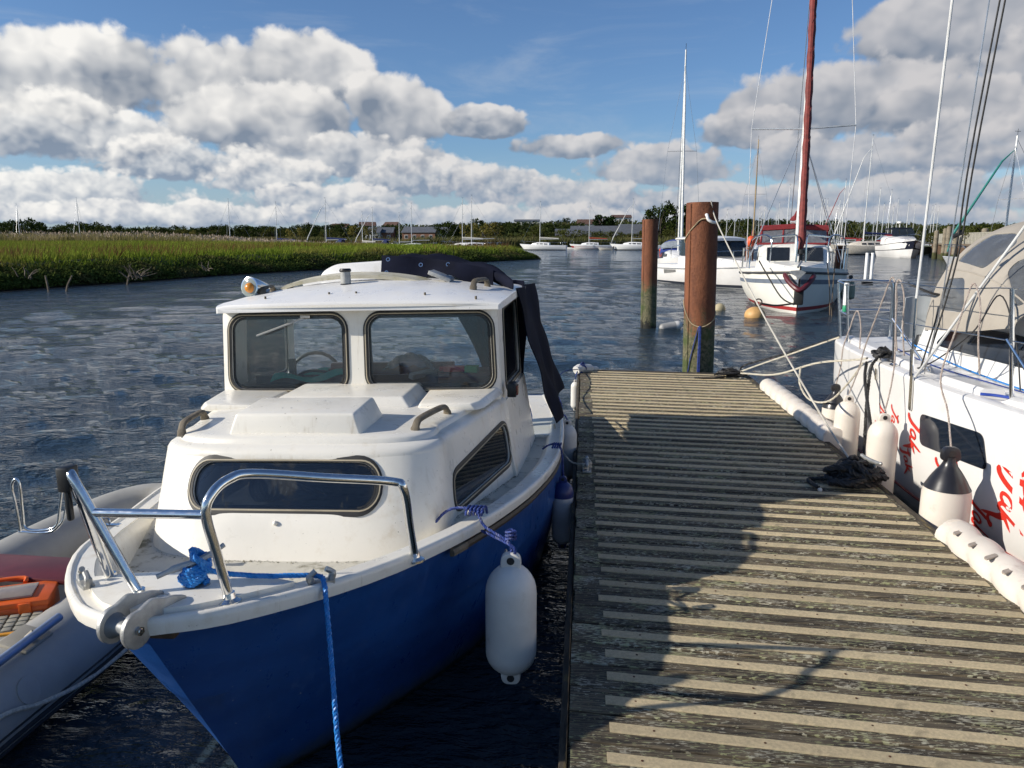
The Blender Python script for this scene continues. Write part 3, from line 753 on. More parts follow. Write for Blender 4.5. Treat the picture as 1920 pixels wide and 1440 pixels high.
# trunk cabin ------------------------------------------------------
def plan(hwA, yA, hwC, yC, yF, ex=3.2, n=40):
    """half outline from aft side to centre front, then mirrored: list of (x,y) river side aft -> front -> pontoon side aft"""
    half = [(hwA+(hwC-hwA)*i/10, yA+(yC-yA)*i/10) for i in range(10)]
    for i in range(n+1):
        a = math.pi/2*i/n; half.append((hwC*math.cos(a)**(2/ex) if i < n else 0, yC-(yC-yF)*math.sin(a)**(2/ex)))
    return [(-x, y) for x, y in half]+[(x, y) for x, y in reversed(half[:-1])]
class Wrap:
    """wall between a bottom and a top outline; s = arc length from the centre front (+ pontoon side), z = height"""
    def __init__(s, bot, top, z0, z1):
        s.b, s.t, s.z0, s.z1 = bot, top, z0, z1; s.L = [0]
        for i in range(1, len(bot)):
            m0 = [(bot[i-1][k]+top[i-1][k])/2 for k in (0, 1)]; m1 = [(bot[i][k]+top[i][k])/2 for k in (0, 1)]
            s.L.append(s.L[-1]+math.hypot(m1[0]-m0[0], m1[1]-m0[1]))
        s.c = s.L[len(bot)//2]; s.S = s.L[-1]/2; s.La = np.array(s.L); s.ba = np.array(bot); s.ta = np.array(top)
    def pt(s, a, z):
        q = a+s.c; k = (z-s.z0)/(s.z1-s.z0)
        i = min(len(s.L)-2, max(0, int(np.searchsorted(s.La, q))-1)); f = (q-s.L[i])/max(1e-9, s.L[i+1]-s.L[i])
        b = s.ba[i]+(s.ba[i+1]-s.ba[i])*f; t = s.ta[i]+(s.ta[i+1]-s.ta[i])*f; p = b+(t-b)*k
        return Vector((p[0], p[1], z))
    def s_at_y(s, y):
        for i in range(len(s.b)//2, len(s.b)):
            if (s.b[i][1]+s.t[i][1])/2 >= y: return s.L[i]-s.c
        return s.S
def window(parent, wr, poly, pane, nm='window', frame_mat=RUBBER, trim=True, w=.026):
    t_mb = MB(BO); nf = lambda p: (wr.pt(p[0]+1e-3, p[1])-wr.pt(p[0]-1e-3, p[1])).cross(wr.pt(p[0], p[1]+1e-3)-wr.pt(p[0], p[1]-1e-3)).normalized()
    ring_on(t_mb, poly, wr.pt, nf, w, .007, -.001, False)
    ring_on(t_mb, poly, wr.pt, nf, w*.55, .004, -.012, True)
    f = t_mb.build('window_frame', frame_mat, parent, smooth=50)
    if trim:
        q = MB(BO); n = len(poly); cx_ = sum(p[0] for p in poly)/n; cz_ = sum(p[1] for p in poly)/n
        big = []
        for p in poly:
            d = Vector((p[0]-cx_, p[1]-cz_)); big.append((p[0]+d.x/d.length*w*.45, p[1]+d.y/d.length*w*.45))
        ring_on(q, big, wr.pt, nf, w*.22, .003, .0055, False); q.build('trim_bead', pm('cream_bead', (.42, .36, .25), .5), f, smooth=50)
    q = MB(BO); panel(q, poly, [], lambda a, b: wr.pt(a, b)-nf((a, b))*.008, .003, .06); q.build('pane', pane, f, smooth=60)
    return f
TR = Wrap(plan(.865, 4.10, .672, 3.17, 2.70), plan(.80, 4.10, .625, 3.27, 2.965), .60, 1.115)
front = rrect(.80, .172, .078, 7, -.01, 1.012)
ss0, ss1 = TR.s_at_y(3.20), TR.s_at_y(3.93)
sidew = lambda sg: rpoly([(sg*ss0, .815), (sg*ss0, .955), (sg*ss1, 1.015), (sg*(ss1+.01), .805)] if sg > 0 else [(sg*ss0, .815), (sg*(ss1+.01), .805), (sg*ss1, 1.015), (sg*ss0, .955)], .075, 7)
mb = MB(BO); panel(mb, [(-TR.S, .60), (TR.S, .60), (TR.S, 1.115), (-TR.S, 1.115)], [front, sidew(1), sidew(-1)], TR.pt, .018, .045)
trunk = mb.build('trunk_cabin', GEL, boat, smooth=50)
window(boat, TR, front, GLASSD); window(boat, TR, sidew(1), GLASSD); window(boat, TR, sidew(-1), GLASSD)
# cabin top: rounded shoulder, gutter step and cambered deck
top = TR.t; yc = 3.72
def ring_k(k, z, crown=0):
    out = []
    for x, y in top:
        yy = yc+(y-yc)*k if y < 4.05 else y
        out.append(Vector((x*k, yy, z+crown*(1-(x*k/.8)**2))))
    return out
prof = [(1.0, 1.112, 0), (.998, 1.122, .004), (.985, 1.134, .01), (.965, 1.140, .014), (.945, 1.141, .018), (.930, 1.143, .02), (.922, 1.156, .022), (.912, 1.162, .024), (.86, 1.163, .028), (.7, 1.163, .03), (.45, 1.163, .032), (.2, 1.163, .032), (.02, 1.163, .032)]
mb = MB(BO); mb.loft([ring_k(*p) for p in prof], False, False); mb.build('cabin_top', GEL, trunk, smooth=40)
# raised moulding before the windscreen and the side coamings
mb = MB(BO)
def frus(mb, x0, x1, y0, y1, z0, z1, ins, insf=None):
    f = ins if insf is None else insf
    mb.add([(x0, y0, z0), (x1, y0, z0), (x1, y1, z0), (x0, y1, z0), (x0+ins, y0+f, z1), (x1-ins, y0+f, z1), (x1-ins, y1-.005, z1), (x0+ins, y1-.005, z1)],
           [(3, 2, 1, 0), (4, 5, 6, 7), (0, 1, 5, 4), (1, 2, 6, 5), (2, 3, 7, 6), (3, 0, 4, 7)])
frus(mb, -.35, .38, 3.60, 4.06, 1.185, 1.235, .05); mb.build('step_moulding', GEL, trunk, bevel=.012)
for s in (-1, 1):
    mb = MB(BO); mb.loft([[Vector((s*x, y, z)) for x, z in ((a, 1.15), (a+.015, 1.195), (a+.03, 1.20), (b-.03, 1.205), (b, 1.17))] for y, a, b in ((3.62, .40, .70), (3.68, .39, .735), (4.06, .37, .79))]); mb.build('side_coaming', GEL, trunk, bevel=.008)
mb = MB(BO)
HX0, HX1, HY0, HY1 = -.305, .285, 3.085, 3.42
mb.add([(HX0, HY0, 1.178), (HX1, HY0, 1.178), (HX1+.01, HY1, 1.185), (HX0-.01, HY1, 1.185), (HX0+.03, HY0+.022, 1.272), (HX1-.035, HY0+.022, 1.272), (HX1-.03, HY1-.02, 1.285), (HX0+.03, HY1-.02, 1.285)],
       [(3, 2, 1, 0), (4, 5, 6, 7), (0, 1, 5, 4), (1, 2, 6, 5), (2, 3, 7, 6), (3, 0, 4, 7)])
hatch = mb.build('forward_hatch', GEL, boat, bevel=.012, bseg=3)
mb = MB(BO)
for x, y, zt in ((-.10, 3.2, 1.2765), (-.06, 3.2, 1.2765), (-.08, 3.33, 1.2815), (.05, 3.33, 1.2815)): mb = MB(BO); mb.lathe([(.005, 1.262), (.005, zt), (.002, zt+.001)], 8, Matrix.Translation((x, y, 0))); mb.build('screw', GALV, hatch)
def grab(a, b, h, nm='grab_handle'):
    a, b = vec(a), vec(b); d = (b-a)
    path = [a, a+d*.06+Vector((0, 0, h*.7)), a+d*.2+Vector((0, 0, h)), a+d*.8+Vector((0, 0, h)), a+d*.94+Vector((0, 0, h*.7)), b]
    q = MB(BO); q.tube(crom(path, 4), [.021]*3+[.017]*15+[.021]*3, 8, sx=.75); return q.build(nm, TEAKGREY, boat, smooth=40)
grab((-.54, 3.13, 1.165), (-.575, 3.42, 1.165), .055); grab((.49, 3.18, 1.165), (.575, 3.53, 1.165), .055)
rr = random.Random(9); mb = MB(BO)      # grime caught along the foot of the cabin and round the hatch
for k in range(900):
    a = rr.uniform(-TR.S*.98, TR.S*.98); p = TR.pt(a, .72); z = zfl(p.y)
    if rr.random() < .35*(1+math.sin(a*7)): continue
    o_ = Vector((p.x-0, p.y-3.6, 0)).normalized()*rr.uniform(.001, .022); s_ = rr.uniform(.0015, .0045); an = rr.uniform(0, 6.28); p = TR.pt(a, z)+o_
    mb.add([(p.x+s_*math.cos(an+q_), p.y+s_*math.sin(an+q_), zfl(p.y)+rr.uniform(.001, .004)) for q_ in (0, 2.1, 4.2)], [(0, 1, 2)])
stuff(mb.build('grime', MATS['litter'], boat, smooth=0, fixn=False))
# interior of the fore cabin
mb = MB(BO); mb.box((0, 3.6, .66), (1.15, 1.3, .05)); mb.box((0, 4.2, .8), (1.3, .03, .9)); mb.build('cabin_lining', pm('dark_lining', (.05, .055, .065), .8), boat)
# wheelhouse -------------------------------------------------------
WH = Wrap(plan(.80, 5.10, .775, 4.08, 3.985, 7.0), plan(.775, 5.10, .755, 4.10, 4.035, 7.0), 1.08, 1.665)
wl = rrect(.635, .392, .075, 7, -.385, 1.405); wr_ = rrect(.665, .392, .075, 7, .400, 1.405)
s0, s1 = WH.s_at_y(4.20), WH.s_at_y(4.98)
sw = lambda sg: rpoly([(sg*s0, 1.16), (sg*s1, 1.14), (sg*s1, 1.60), (sg*(s0+.03), 1.60)] if sg > 0 else [(sg*s0, 1.16), (sg*(s0+.03), 1.60), (sg*s1, 1.60), (sg*s1, 1.14)], .06, 6)
mb = MB(BO); panel(mb, [(-WH.S, 1.08), (WH.S, 1.08), (WH.S, 1.665), (-WH.S, 1.665)], [wl, wr_, sw(1), sw(-1)], WH.pt, .022, .06)
wh = mb.build('wheelhouse', GEL, boat, smooth=50)
for w_ in (wl, wr_, sw(1), sw(-1)): window(boat, WH, w_, GLASS)
mb = MB(BO)    # lower hull sides of the wheelhouse down to the side deck
for s in (-1, 1): mb = MB(BO); mb.sheet(lambda u, v: (s*(.865+.02*u-.085*v*(1-.2*u)), 4.02+1.08*u, .64+.46*v), 6, 3, .02*s); mb.build('cabin_side', GEL, boat)
# roof with forward visor
def roof_ring(y, hw, ze, crown, th=.042):
    xs = [-1, -.985, -.93, -.6, -.3, 0, .3, .6, .93, .985, 1]
    up = [Vector((x*hw, y+(.04*x*x if y < 3.97 else 0), ze+(0 if abs(x) == 1 else crown*(1-x*x)+(.0 if abs(x) > .98 else .006)))) for x in xs]
    lo = [Vector((x*hw, y+(.04*x*x if y < 3.97 else 0), ze-th+crown*.6*(1-x*x))) for x in reversed(xs)]
    return up+lo
mb = MB((.022, -BY, 0)); mb.loft([roof_ring(3.925, .758, 1.652, .012, .022), roof_ring(3.932, .768, 1.662, .016, .034), roof_ring(3.965, .775, 1.668, .022, .036), roof_ring(4.1, .785, 1.675, .045, .036), roof_ring(4.45, .795, 1.684, .075), roof_ring(4.8, .80, 1.682, .08), roof_ring(5.45, .79, 1.66, .075)])
roof = mb.build('roof', GELD, boat, smooth=30)
mb = MB(BO)
for x, y in ((-.5, 4.05), (-.15, 4.07), (.0, 4.07), (.38, 4.05), (.66, 4.0)): mb = MB(BO); mb.lathe([(.006, 1.66), (.006, 1.677+.045*(1-(x/.81)**2)+.006)], 8, Matrix.Translation((x, y, 0))); mb.build('screw', TEAKGREY, roof)
# weathered sliding-hatch board across the roof
mb = MB(BO); mb.sheet(lambda u, v: (-.60+.98*u, 4.50+.17*v, 1.725+.075*math.sin(math.pi*min(1, u*1.05))**.6+.012*v), 24, 2, .022)
mb.build('hatch_runner', pm('mossy_gelcoat', (.58, .54, .42), .7, var=.12, vscale=6, dirt=(.30, .27, .13), dscale=10, dlo=.5, dhi=.75), roof)
mb = MB(BO); mb.box((.37, 4.6, 1.78), (.14, .15, .025), ry=R(22)); mb.build('bracket', GALV, roof, bevel=.004)
mb = MB(BO); mb.prism(rpoly([(-.50, 1.70), (.25, 1.70), (.25, 1.885), (-.40, 1.855), (-.50, 1.80)], .05), lambda a, b, h: (a, h+(b-1.7)*.25, b), 4.93, 4.975); mb.build('sliding_hatch', GELD, roof, bevel=.01)
mb = MB(BO); mb.sheet(lambda u, v: (-.62+1.1*u, 4.94+.42*v, 1.735+.05*math.sin(math.pi*u)**.5), 12, 3, .03); mb.build('roof_panel', GELD, roof)
mb = MB(BO); mb.lathe([(.032, 0), (.034, .01), (.03, .014)], 14, Matrix.Translation((-.15, 4.38, 1.742))); mb.lathe([(.033, .082), (.035, .09), (.03, .1)], 14, Matrix.Translation((-.15, 4.38, 1.742)))
nl = mb.build('masthead_light', BLACK, roof)
mb = MB(BO); mb.lathe([(.029, .012), (.030, .05), (.029, .084)], 14, Matrix.Translation((-.15, 4.38, 1.742))); mb.build('lens', pm('grey_lens', (.42, .42, .40), .15, vscale=20), nl)
grab((-.62, 4.30, 1.70), (-.66, 4.55, 1.70), .04); grab((.60, 4.32, 1.71), (.655, 4.55, 1.71), .05)
# spotlight
mb = MB(BO); M = Matrix.Translation((-.69, 4.30, 1.748)) @ Matrix.Rotation(R(82), 4, 'X') @ Matrix.Rotation(R(-16), 4, 'Y')
mb.lathe([(.014, -.15), (.034, -.13), (.052, -.05), (.060, 0), (.060, .010), (.053, .012)], 18, M); sp = mb.build('spotlight', pm('chrome', (.75, .77, .78), .12, 1.0), boat)
mb = MB(BO); mb.lathe([(.052, .0125), (.035, .018), (.004, .021)], 18, M); mb.build('lens', pm('pale_lens', (.30, .34, .32), .08), sp)
mb = MB(BO); mb.ball(M @ Vector((.010, -.004, .016)), .030); mb.build('amber_bulb', pm('amber', (.75, .28, .03), .25), sp)
mb = MB(BO); mb.lathe([(.028, 1.66), (.022, 1.672), (.010, 1.68), (.008, 1.70)], 12, Matrix.Translation((-.68, 4.34, 0.0))); mb.build('bracket', WHITEP, sp)
# wiper
mb = MB(BO); mb.tube([(-.27, 4.0, 1.60), (-.36, 3.985, 1.565), (-.535, 3.978, 1.505)], .005, 6); mb.tube([(-.25, 4.02, 1.60), (-.29, 3.99, 1.602)], .009, 6); mb.build('wiper', pm('wiper_grey', (.55, .55, .53), .4, .4), boat)
# navigation sidelight
mb = MB(BO); mb.box((.825, 4.16, 1.17), (.05, .09, .075)); nv = mb.build('sidelight', BLACK, boat, bevel=.006)
mb = MB(BO); mb.box((.853, 4.15, 1.17), (.012, .06, .05)); mb.build('lens', pm('red_lens', (.20, .03, .02), .2), nv)
# dash and helm inside the wheelhouse
WOOD = pm('varnished_mahogany', (.20, .055, .025), .35, var=.2, vscale=6, stretch=(1, 8, 8))
mb = MB(BO); mb.box((0, 4.22, 1.195), (1.46, .34, .02)); mb.build('dashboard', pm('dash_dark', (.06, .045, .04), .5), boat)
mb = MB(BO); mb.box((.12, 4.30, 1.255), (.72, .05, .10)); mb.box((.56, 4.26, 1.235), (.30, .2, .06)); mb.build('dash_trim', WOOD, boat, bevel=.006)
mb = MB(BO); mb.tube([(-.66+.13*math.cos(a)*0, 4.62, 1.3) for a in (0,)]+[(-.66, 4.62, 1.31)], .01, 6)
mb = MB(BO); mb.tube([(.17*math.cos(R(a))-.42, 4.50+.05*math.sin(R(a)), 1.16+.17*math.sin(R(a))) for a in range(0, 360, 15)], .011, 8, closed=True); mb.tube([(-.42, 4.5, 1.16), (-.55, 4.5, 1.10)], .01); mb.tube([(-.42, 4.5, 1.16), (-.29, 4.5, 1.10)], .01); mb.build('steering_wheel', BLACK, boat)
mb = MB(BO); mb.box((-.27, 5.06, 1.37), (.075, .05, .6), ry=R(-6)); mb.build('door_post', pm('post_grey', (.16, .15, .14), .6), boat)
mb = MB(BO); mb.sheet(lambda u, v: (-.78+1.56*u, 5.15+1.25*v, .42), 2, 2, .03); mb.build('cockpit_sole', pm('sole', (.18, .17, .15), .8), boat)
mb = MB(BO)
for s in (-1, 1): mb = MB(BO); mb.sheet(lambda u, v: (s*(sb(5.1+1.48*u)-.05-.16*v), 5.1+1.48*u, sz(5.1+1.48*u)-.002-.0*v), 6, 1, .02*s); mb.build('cockpit_coaming', GEL, boat)
# canvas cover: rolled bundle on the roof and the side that hangs to the gunwale
mb = MB(BO)
def bundle():
    ctr = crom([(-.03, 4.98, 1.845), (.10, 4.94, 1.85), (.24, 4.95, 1.845), (.42, 4.93, 1.815), (.58, 4.86, 1.79), (.72, 4.74, 1.755), (.80, 4.62, 1.715)], 6); rr = random.Random(3); n = len(ctr); rings = []
    for i, (p, u, w) in enumerate(frames(ctr)):
        k = i/(n-1); q = .020+.046*math.sin(math.pi*min(1, .15+k*.8))
        rings.append([p+Vector((0, 1, 0))*(q*1.2*math.cos(a))+Vector((0, 0, 1))*(q*(1+.22*math.sin(a*3+i*.6))*math.sin(a)*.95) for a in [2*math.pi*j/14 for j in range(14)]])
    return rings
mb.loft(bundle()); cover = mb.build('canvas_cover', NAVY, boat, smooth=60)
mb = MB(BO)
def drape(u, v):
    # u from the front edge (just behind the side window) to the stern, v from roof down to the gunwale
    y = 4.60+1.50*u+.62*v*(1-.1*u); x = .815+.02*math.sin(u*9)+(.215-.03*u)*v**1.25; z = 1.70-.05*u-(1.70-.05*u-.72)*v
    x += .016*math.sin(u*16+v*5)*v+.01*math.sin(v*14+u*7)
    return (x, y+.02*math.sin(v*9), z)
mb.sheet(drape, 26, 22, .006); mb.build('side_curtain', NAVY, cover, smooth=60)
mb = MB(BO)
def back(u, v):
    x = .80-.62*u*(1-.62*v**.9)-.0*v; z = 1.70+.06*u-(.88)*v
    return (x+.02*math.sin(v*6+u*4), 5.42+.03*math.sin(u*14+v*3)+.10*v*(1-u), z)
mb.sheet(back, 18, 16, .006); mb.build('rear_curtain', NAVY, cover, smooth=60)
mb = MB(BO)
def flap(u, v):
    x = -.05+.72*u; return (x, 4.845-.05*v-.015*math.sin(u*11)-.12*u*u, 1.905-.03*u-.115*v*(1+.3*math.sin(u*8))-.07*u*u)
mb.sheet(flap, 24, 6, .006); mb.build('cover_flap', NAVY, cover, smooth=60)
for k, (u, v) in enumerate(((.06, .18), (.35, .35), (.60, .25), (.05, .82), (.46, .92))):
    p = Vector(flap(u, v)); q = MB(BO); M = Matrix.Translation(p+Vector((0, -.004, 0))) @ Matrix.Rotation(R(70), 4, 'X')
    q.tube([M @ Vector((.011*math.cos(R(a)), .011*math.sin(R(a)), 0)) for a in range(0, 360, 30)], .005, 6, closed=True); q.build('eyelet', STEEL, cover)
# pulpit -----------------------------------------------------------
PR = .0142
f1 = bl(atz(262, 1116, .99)); f2 = bl(atz(430, 1122, .985)); c1 = bl(atz(135, 893, 1.345)); e2 = bl(atz(778, 1045, .90)); f3 = bl(atz(208, 1085, .955))
m1 = f1.lerp(c1, .70)
mb = MB(BO); mb.tube(crom([f1, f1.lerp(c1, .5), c1.lerp(f1, .06), c1+Vector((-.012, .012, .004)), c1.lerp(f3, .06), c1.lerp(f3, .5), f3], 7), PR, 12)
g1 = bl(atz(386, 965, 1.255)); b1 = bl(atz(398, 925, 1.31)); b2 = bl(atz(430, 898, 1.335)); b3 = bl(atz(475, 888, 1.335)); r4 = bl(atz(735, 903, 1.245)); r5 = bl(atz(757, 918, 1.215))
mb.tube(crom([f2, f2.lerp(g1, .5), g1, b1, b2, b3, b3.lerp(r4, .5), r4, r5, r5.lerp(e2, .5), e2], 7), PR, 12)
mb.tube([m1, g1+Vector((0, 0, .0))], PR*.92, 12)
pul = mb.build('pulpit', STEEL, boat, smooth=60)
for p in (f1, f2, e2, f3):
    q = MB(BO); q.lathe([(.034, -.012), (.034, -.004), (.02, .004), (.017, .02)], 16, Matrix.Translation(p)); q.build('foot_flange', STEEL, pul)
mb = MB(BO); mb.box(c1+Vector((-.028, .02, -.012)), (.04, .05, .075)); mb.box(c1+Vector((-.035, .02, -.09)), (.018, .02, .10)); mb.build('clamp', BLACK, pul, bevel=.008)
hold = [bl(aty(x, y, 2.03)) for x, y in ((38, 996), (30, 950), (22, 912), (30, 898), (37, 912), (42, 960), (48, 990), (80, 994), (106, 985), (112, 950), (118, 890))]
mb = MB(BO); mb.tube(crom(hold, 5), .0042, 8); mb.tube(crom([bl(aty(x, y, 2.07)) for x, y in ((36, 997), (90, 998), (114, 982), (122, 960), (124, 915))], 5), .0042, 8); mb.build('lifebuoy_hoop', STEEL, pul, smooth=60)
# bow roller
mb = MB(BO)
RC = bl(atz(278, 1150, .985))+Vector((.0, -.005, .008))
RM = Matrix.Translation(RC+Vector((-.012, -.03, .006))) @ Matrix.Rotation(R(-17), 4, 'Z')      # the fitting is skewed to one side of the stem
def cheek(dx):
    poly = [(-.04+.050*math.cos(R(q)), -.020+.054*math.sin(R(q))) for q in range(75, 316, 20)]+[(.02, -.042), (.05, -.022), (.14, -.012), (.14, .004), (.10, .022), (.06, .030), (.02, .048)]
    mb.prism(rpoly(poly, .012, 3), lambda a, b, h: RM @ Vector((dx+h, a*.95, b*.95)), -.007, .007)
cheek(-.046); cheek(.040)
for sx in (-.03, .024): mb.add([RM @ Vector((x, y, z)) for x in (-.046, .040) for y in (.03, .13) for z in (-.012, -.002)], [(0, 1, 3, 2), (4, 6, 7, 5), (0, 4, 5, 1), (2, 3, 7, 6), (0, 2, 6, 4), (1, 5, 7, 3)]) if sx < 0 else None
br = mb.build('bow_roller', GALV, boat, bevel=.003)
RY = RM @ Matrix.Translation((0, -.038, -.02)) @ Matrix.Rotation(R(90), 4, 'Y')
mb = MB(BO); mb.lathe([(.036, -.040), (.026, -.028), (.021, -.004), (.026, .020), (.036, .033)], 18, RY); mb.build('roller', pm('roller_grey', (.27, .28, .28), .5, .3, vscale=12), br)
mb = MB(BO); mb.lathe([(.007, -.06), (.007, .058)], 8, RY); mb.lathe([(.013, .047), (.013, .056)], 6, RY); mb.build('pin', STEEL, br)
mb = MB(BO); mb.box((RC.x+.03, RC.y+.035, RC.z-.075), (.075, .06, .022)); mb.build('stem_bracket', pm('rusty_iron', (.10, .06, .035), .8, bump=.4, bscale=50, var=.3), br, bevel=.006)
# deck cleat and fairleads
CP = bl(atz(365, 1100, .985))
mb = MB(BO); mb.lathe([(.045, -.008), (.045, .003), (.03, .008)], 16, Matrix.Translation(CP)); mb.lathe([(.016, 0), (.013, .07)], 10, Matrix.Translation(CP+Vector((.0, 0, 0)))); mb.tube(crom([CP+Vector((-.085, -.05, .052)), CP+Vector((-.04, -.02, .066)), CP+Vector((0, 0, .074)), CP+Vector((.03, .03, .082)), CP+Vector((.062, .08, .10))], 5), [.008]*4+[.012]*13+[.008]*4, 8); mb.build('bow_cleat', GALV, boat)
FL = bl(atz(603, 1092, .955)); FL2 = bl(atz(160, 1094, .975))
for P0, rz in ((FL, .6), (FL2, -.7)):
    mb = MB(BO); mb.box(P0+Vector((0, 0, .0)), (.075, .032, .012), rz=rz)
    for s in (-1, 1):
        d = Vector((math.cos(rz), math.sin(rz), 0)); mb.tube(crom([P0+d*.028*s, P0+d*.036*s+Vector((0, 0, .025)), P0+d*.016*s+Vector((0, 0, .042))], 4), [.012]*5+[.009]*4, 8)
    mb.build('fairlead', GALV, boat)
mb = MB(BO); e = bl(atz(200, 985, .94)); mb.tube([e+Vector((.014*math.cos(R(a)), 0, .016+.014*math.sin(R(a)))) for a in range(0, 360, 30)], .004, 6, closed=True); mb.box(e+Vector((.02, 0, .002)), (.07, .02, .006)); mb.build('deck_eye', STEEL, boat)
mb = MB(BO); mb.ball(TR.pt(-.02, .88)+Vector((0, -.004, 0)), .010); mb.build('button', GEL, boat)
for (u, t) in ((.30, .33), (.005, .97)):
    p = hullpt(u, t, 1); mb = MB(BO); mb.lathe([(.014, -.01), (.014, .008), (.006, .012)], 10, Matrix.Translation(p) @ Matrix.Rotation(R(75), 4, 'Y')); mb.build('skin_fitting', GALV, boat)
for (x, yy) in ((.545, 2.915),): 
    p = Vector((sb(3.0)-.02, 3.0, sz(3.0)+.02)); mb = MB(BO); mb.tube([p+Vector((.018*math.cos(R(a)), .0, .018+.018*math.sin(R(a)))) for a in range(0, 200, 20)], .006, 6); mb.build('fender_eye', WHITEP, boat)
# rope on the bow cleat (blue) -------------------------------------
q = MB(); W0 = bw(CP); pts = []
for i in range(70):
    a = i*.55; pts.append(W0+Vector((.030*math.cos(a)+.010*math.sin(i), .030*math.sin(a), .012+.055*i/70)))
for i in range(26):
    a = i*.9; pts.append(W0+Vector((.026*math.cos(a)*.8+.018, .03*math.sin(a)+.015, .055+.045*abs(math.sin(a*.5))+.012*math.cos(i))))
F0 = bw(FL)
pts += [W0+Vector((.05, 0, .055)), W0.lerp(F0, .5)+Vector((0, 0, .028)), F0+Vector((-.02, 0, .022)), F0+Vector((.015, -.022, .012)), F0+Vector((.03, -.05, -.05)), Vector((-.745, 2.09, .72)), Vector((-.70, 1.99, .5)), Vector((-.60, 1.80, .33)), Vector((-.40, 1.50, .30)), Vector((-.15, 1.15, .40)), Vector((.03, .85, .50))]
q.rope(crom(pts, 5), .0085, n=5, pitch=.038)
tag(q.build('mooring_rope', ROPEBLUE), 'bright blue bow rope wound on the cabin cruiser cleat and hanging over its side', 'rope')
dock_cleat((.045, .83, DZ+.002), 0, 'galvanised cleat holding the bright blue bow rope')
# fenders along the blue boat --------------------------------------
fender('fender', 'large plain white fender hanging by blue cord from the cabin cruiser gunwale', (-.268, 2.86, .20), .60, .103, FENDW)
q = MB(); p = bw((sb(3.0)-.02, 3.0, sz(3.0)+.02)); top_ = Vector((-.268, 2.86, .79))
q.rope(crom([p+Vector((-.16, -.02, -.03)), p+Vector((-.10, .0, .03)), p+Vector((-.03, 0, .045)), p+Vector((.03, -.03, .035)), p+Vector((.065, -.06, -.01)), top_+Vector((-.01, .012, .03)), top_+Vector((0, .01, -.03)), top_+Vector((.01, -.01, .02)), p+Vector((.05, -.055, -.03))], 6), .0065, n=4)
for i in range(5): q.rope(crom([p+Vector((-.02+.016*i, -.012, .02)), p+Vector((-.015+.016*i, -.03, .045)), p+Vector((-.005+.016*i, .012, .05)), p+Vector((.0+.016*i, .02, .018))], 4), .0065, n=4)
for i in range(3): q.rope(crom([top_+Vector((-.02, .0, .05+.014*i)), top_+Vector((0, -.016, .056+.014*i)), top_+Vector((.02, .0, .05+.014*i)), top_+Vector((0, .016, .054+.014*i))], 4, True), .006, n=4)
tag(q.build('tie_rope', ROPENAVY), 'blue cord tying the large plain white fender to the gunwale', 'rope')
BLUCAP = pm('blue_vinyl', (.02, .035, .16), .35, vscale=5)
fender('fender', 'white fender with dark blue top between the cabin cruiser and the pontoon', (-.105, 4.52, .09), .52, .066, pm('fender_offwhite', (.62, .61, .62), .4, dirt=(.4, .38, .34), dscale=9), BLUCAP, .24)
q = MB(); p = bw((sb(4.55)+.0, 4.55, sz(4.55)+.02)); top_ = Vector((-.105, 4.52, .60))
q.rope(crom([p+Vector((-.09, .0, .0)), p+Vector((-.05, -.01, .03)), p+Vector((.0, 0, .035)), p+Vector((.025, -.02, .0)), top_+Vector((0, 0, .03)), top_+Vector((0, .01, -.03))], 6), .0065, n=4)
for i in range(4): q.rope(crom([p+Vector((-.03+.014*i, -.02, .012)), p+Vector((-.02+.014*i, -.01, .04)), p+Vector((-.02+.014*i, .02, .03))], 4), .0065, n=4)
tag(q.build('tie_rope', ROPENAVY), 'blue cord holding the blue topped fender beside the cabin cruiser', 'rope')
fender('fender', 'grubby white fender squeezed between the canvas-covered stern and the pontoon', (-.105, 5.72, .12), .56, .075, FENDW)
q = MB(); q.rope(crom([bw((1.02, 5.75, .68)), (-.13, 5.73, .69), (-.105, 5.72, .655)], 5), .006, n=4); q.rope(crom([bw((1.02, 5.6, .69)), (-.15, 5.7, .73), (-.16, 6.0, .72), (-.2, 6.4, .70)], 5), .006, n=4)
tag(q.build('tie_rope', ROPENAVY), 'blue cord of the grubby fender by the canvas-covered stern', 'rope')
fender('fender', 'slim small white fender hanging at the far left corner of the pontoon', (-.075, 8.97, -.02), .42, .052, FENDW)
# loose things aboard ----------------------------------------------
q = MB(); rr = random.Random(12)
def cloth(u, v): return bw((-.55+.5*u+.04*v, 4.14+.20*v, 1.225+.02*math.sin(u*9+v*4)+.022*math.sin(v*7)+.03*u))
q.sheet(cloth, 14, 8, .006); tag(q.build('folded_cloth', pm('teal_cloth', (.02, .42, .32), .8, bump=.2)), 'teal cloth lying on the dashboard behind the windscreen', 'cloth')
q = MB()
for (x, y, h, w) in ((-.46, 4.26, .13, .035), (-.12, 4.28, .10, .05), (-.2, 4.3, .06, .12)): q.box(bw((x, y, 1.205+h/2)), (w, .03, h), ry=rr.uniform(-.3, .3))
q.tube(crom([bw((-.5, 4.25, 1.2)), bw((-.35, 4.22, 1.27)), bw((-.22, 4.25, 1.25)), bw((-.1, 4.22, 1.22))], 5), .009)
tag(q.build('gadget_mounts', BLACK), 'black instrument brackets and leads standing on the dashboard', 'brackets')
q = MB(); q.sheet(lambda u, v: bw((.08+.30*u, 4.22+.14*v, 1.27+.085*math.sin(math.pi*u)**.7*math.sin(math.pi*(.1+.8*v))+.008*math.sin(u*23+v*17))), 20, 10, .003)
tag(q.build('plastic_bag', glass_mat('plastic_film', (.75, .8, .86), .12, .35, (.5, .55, .6))), 'crumpled clear plastic bag on the dashboard', 'bag')
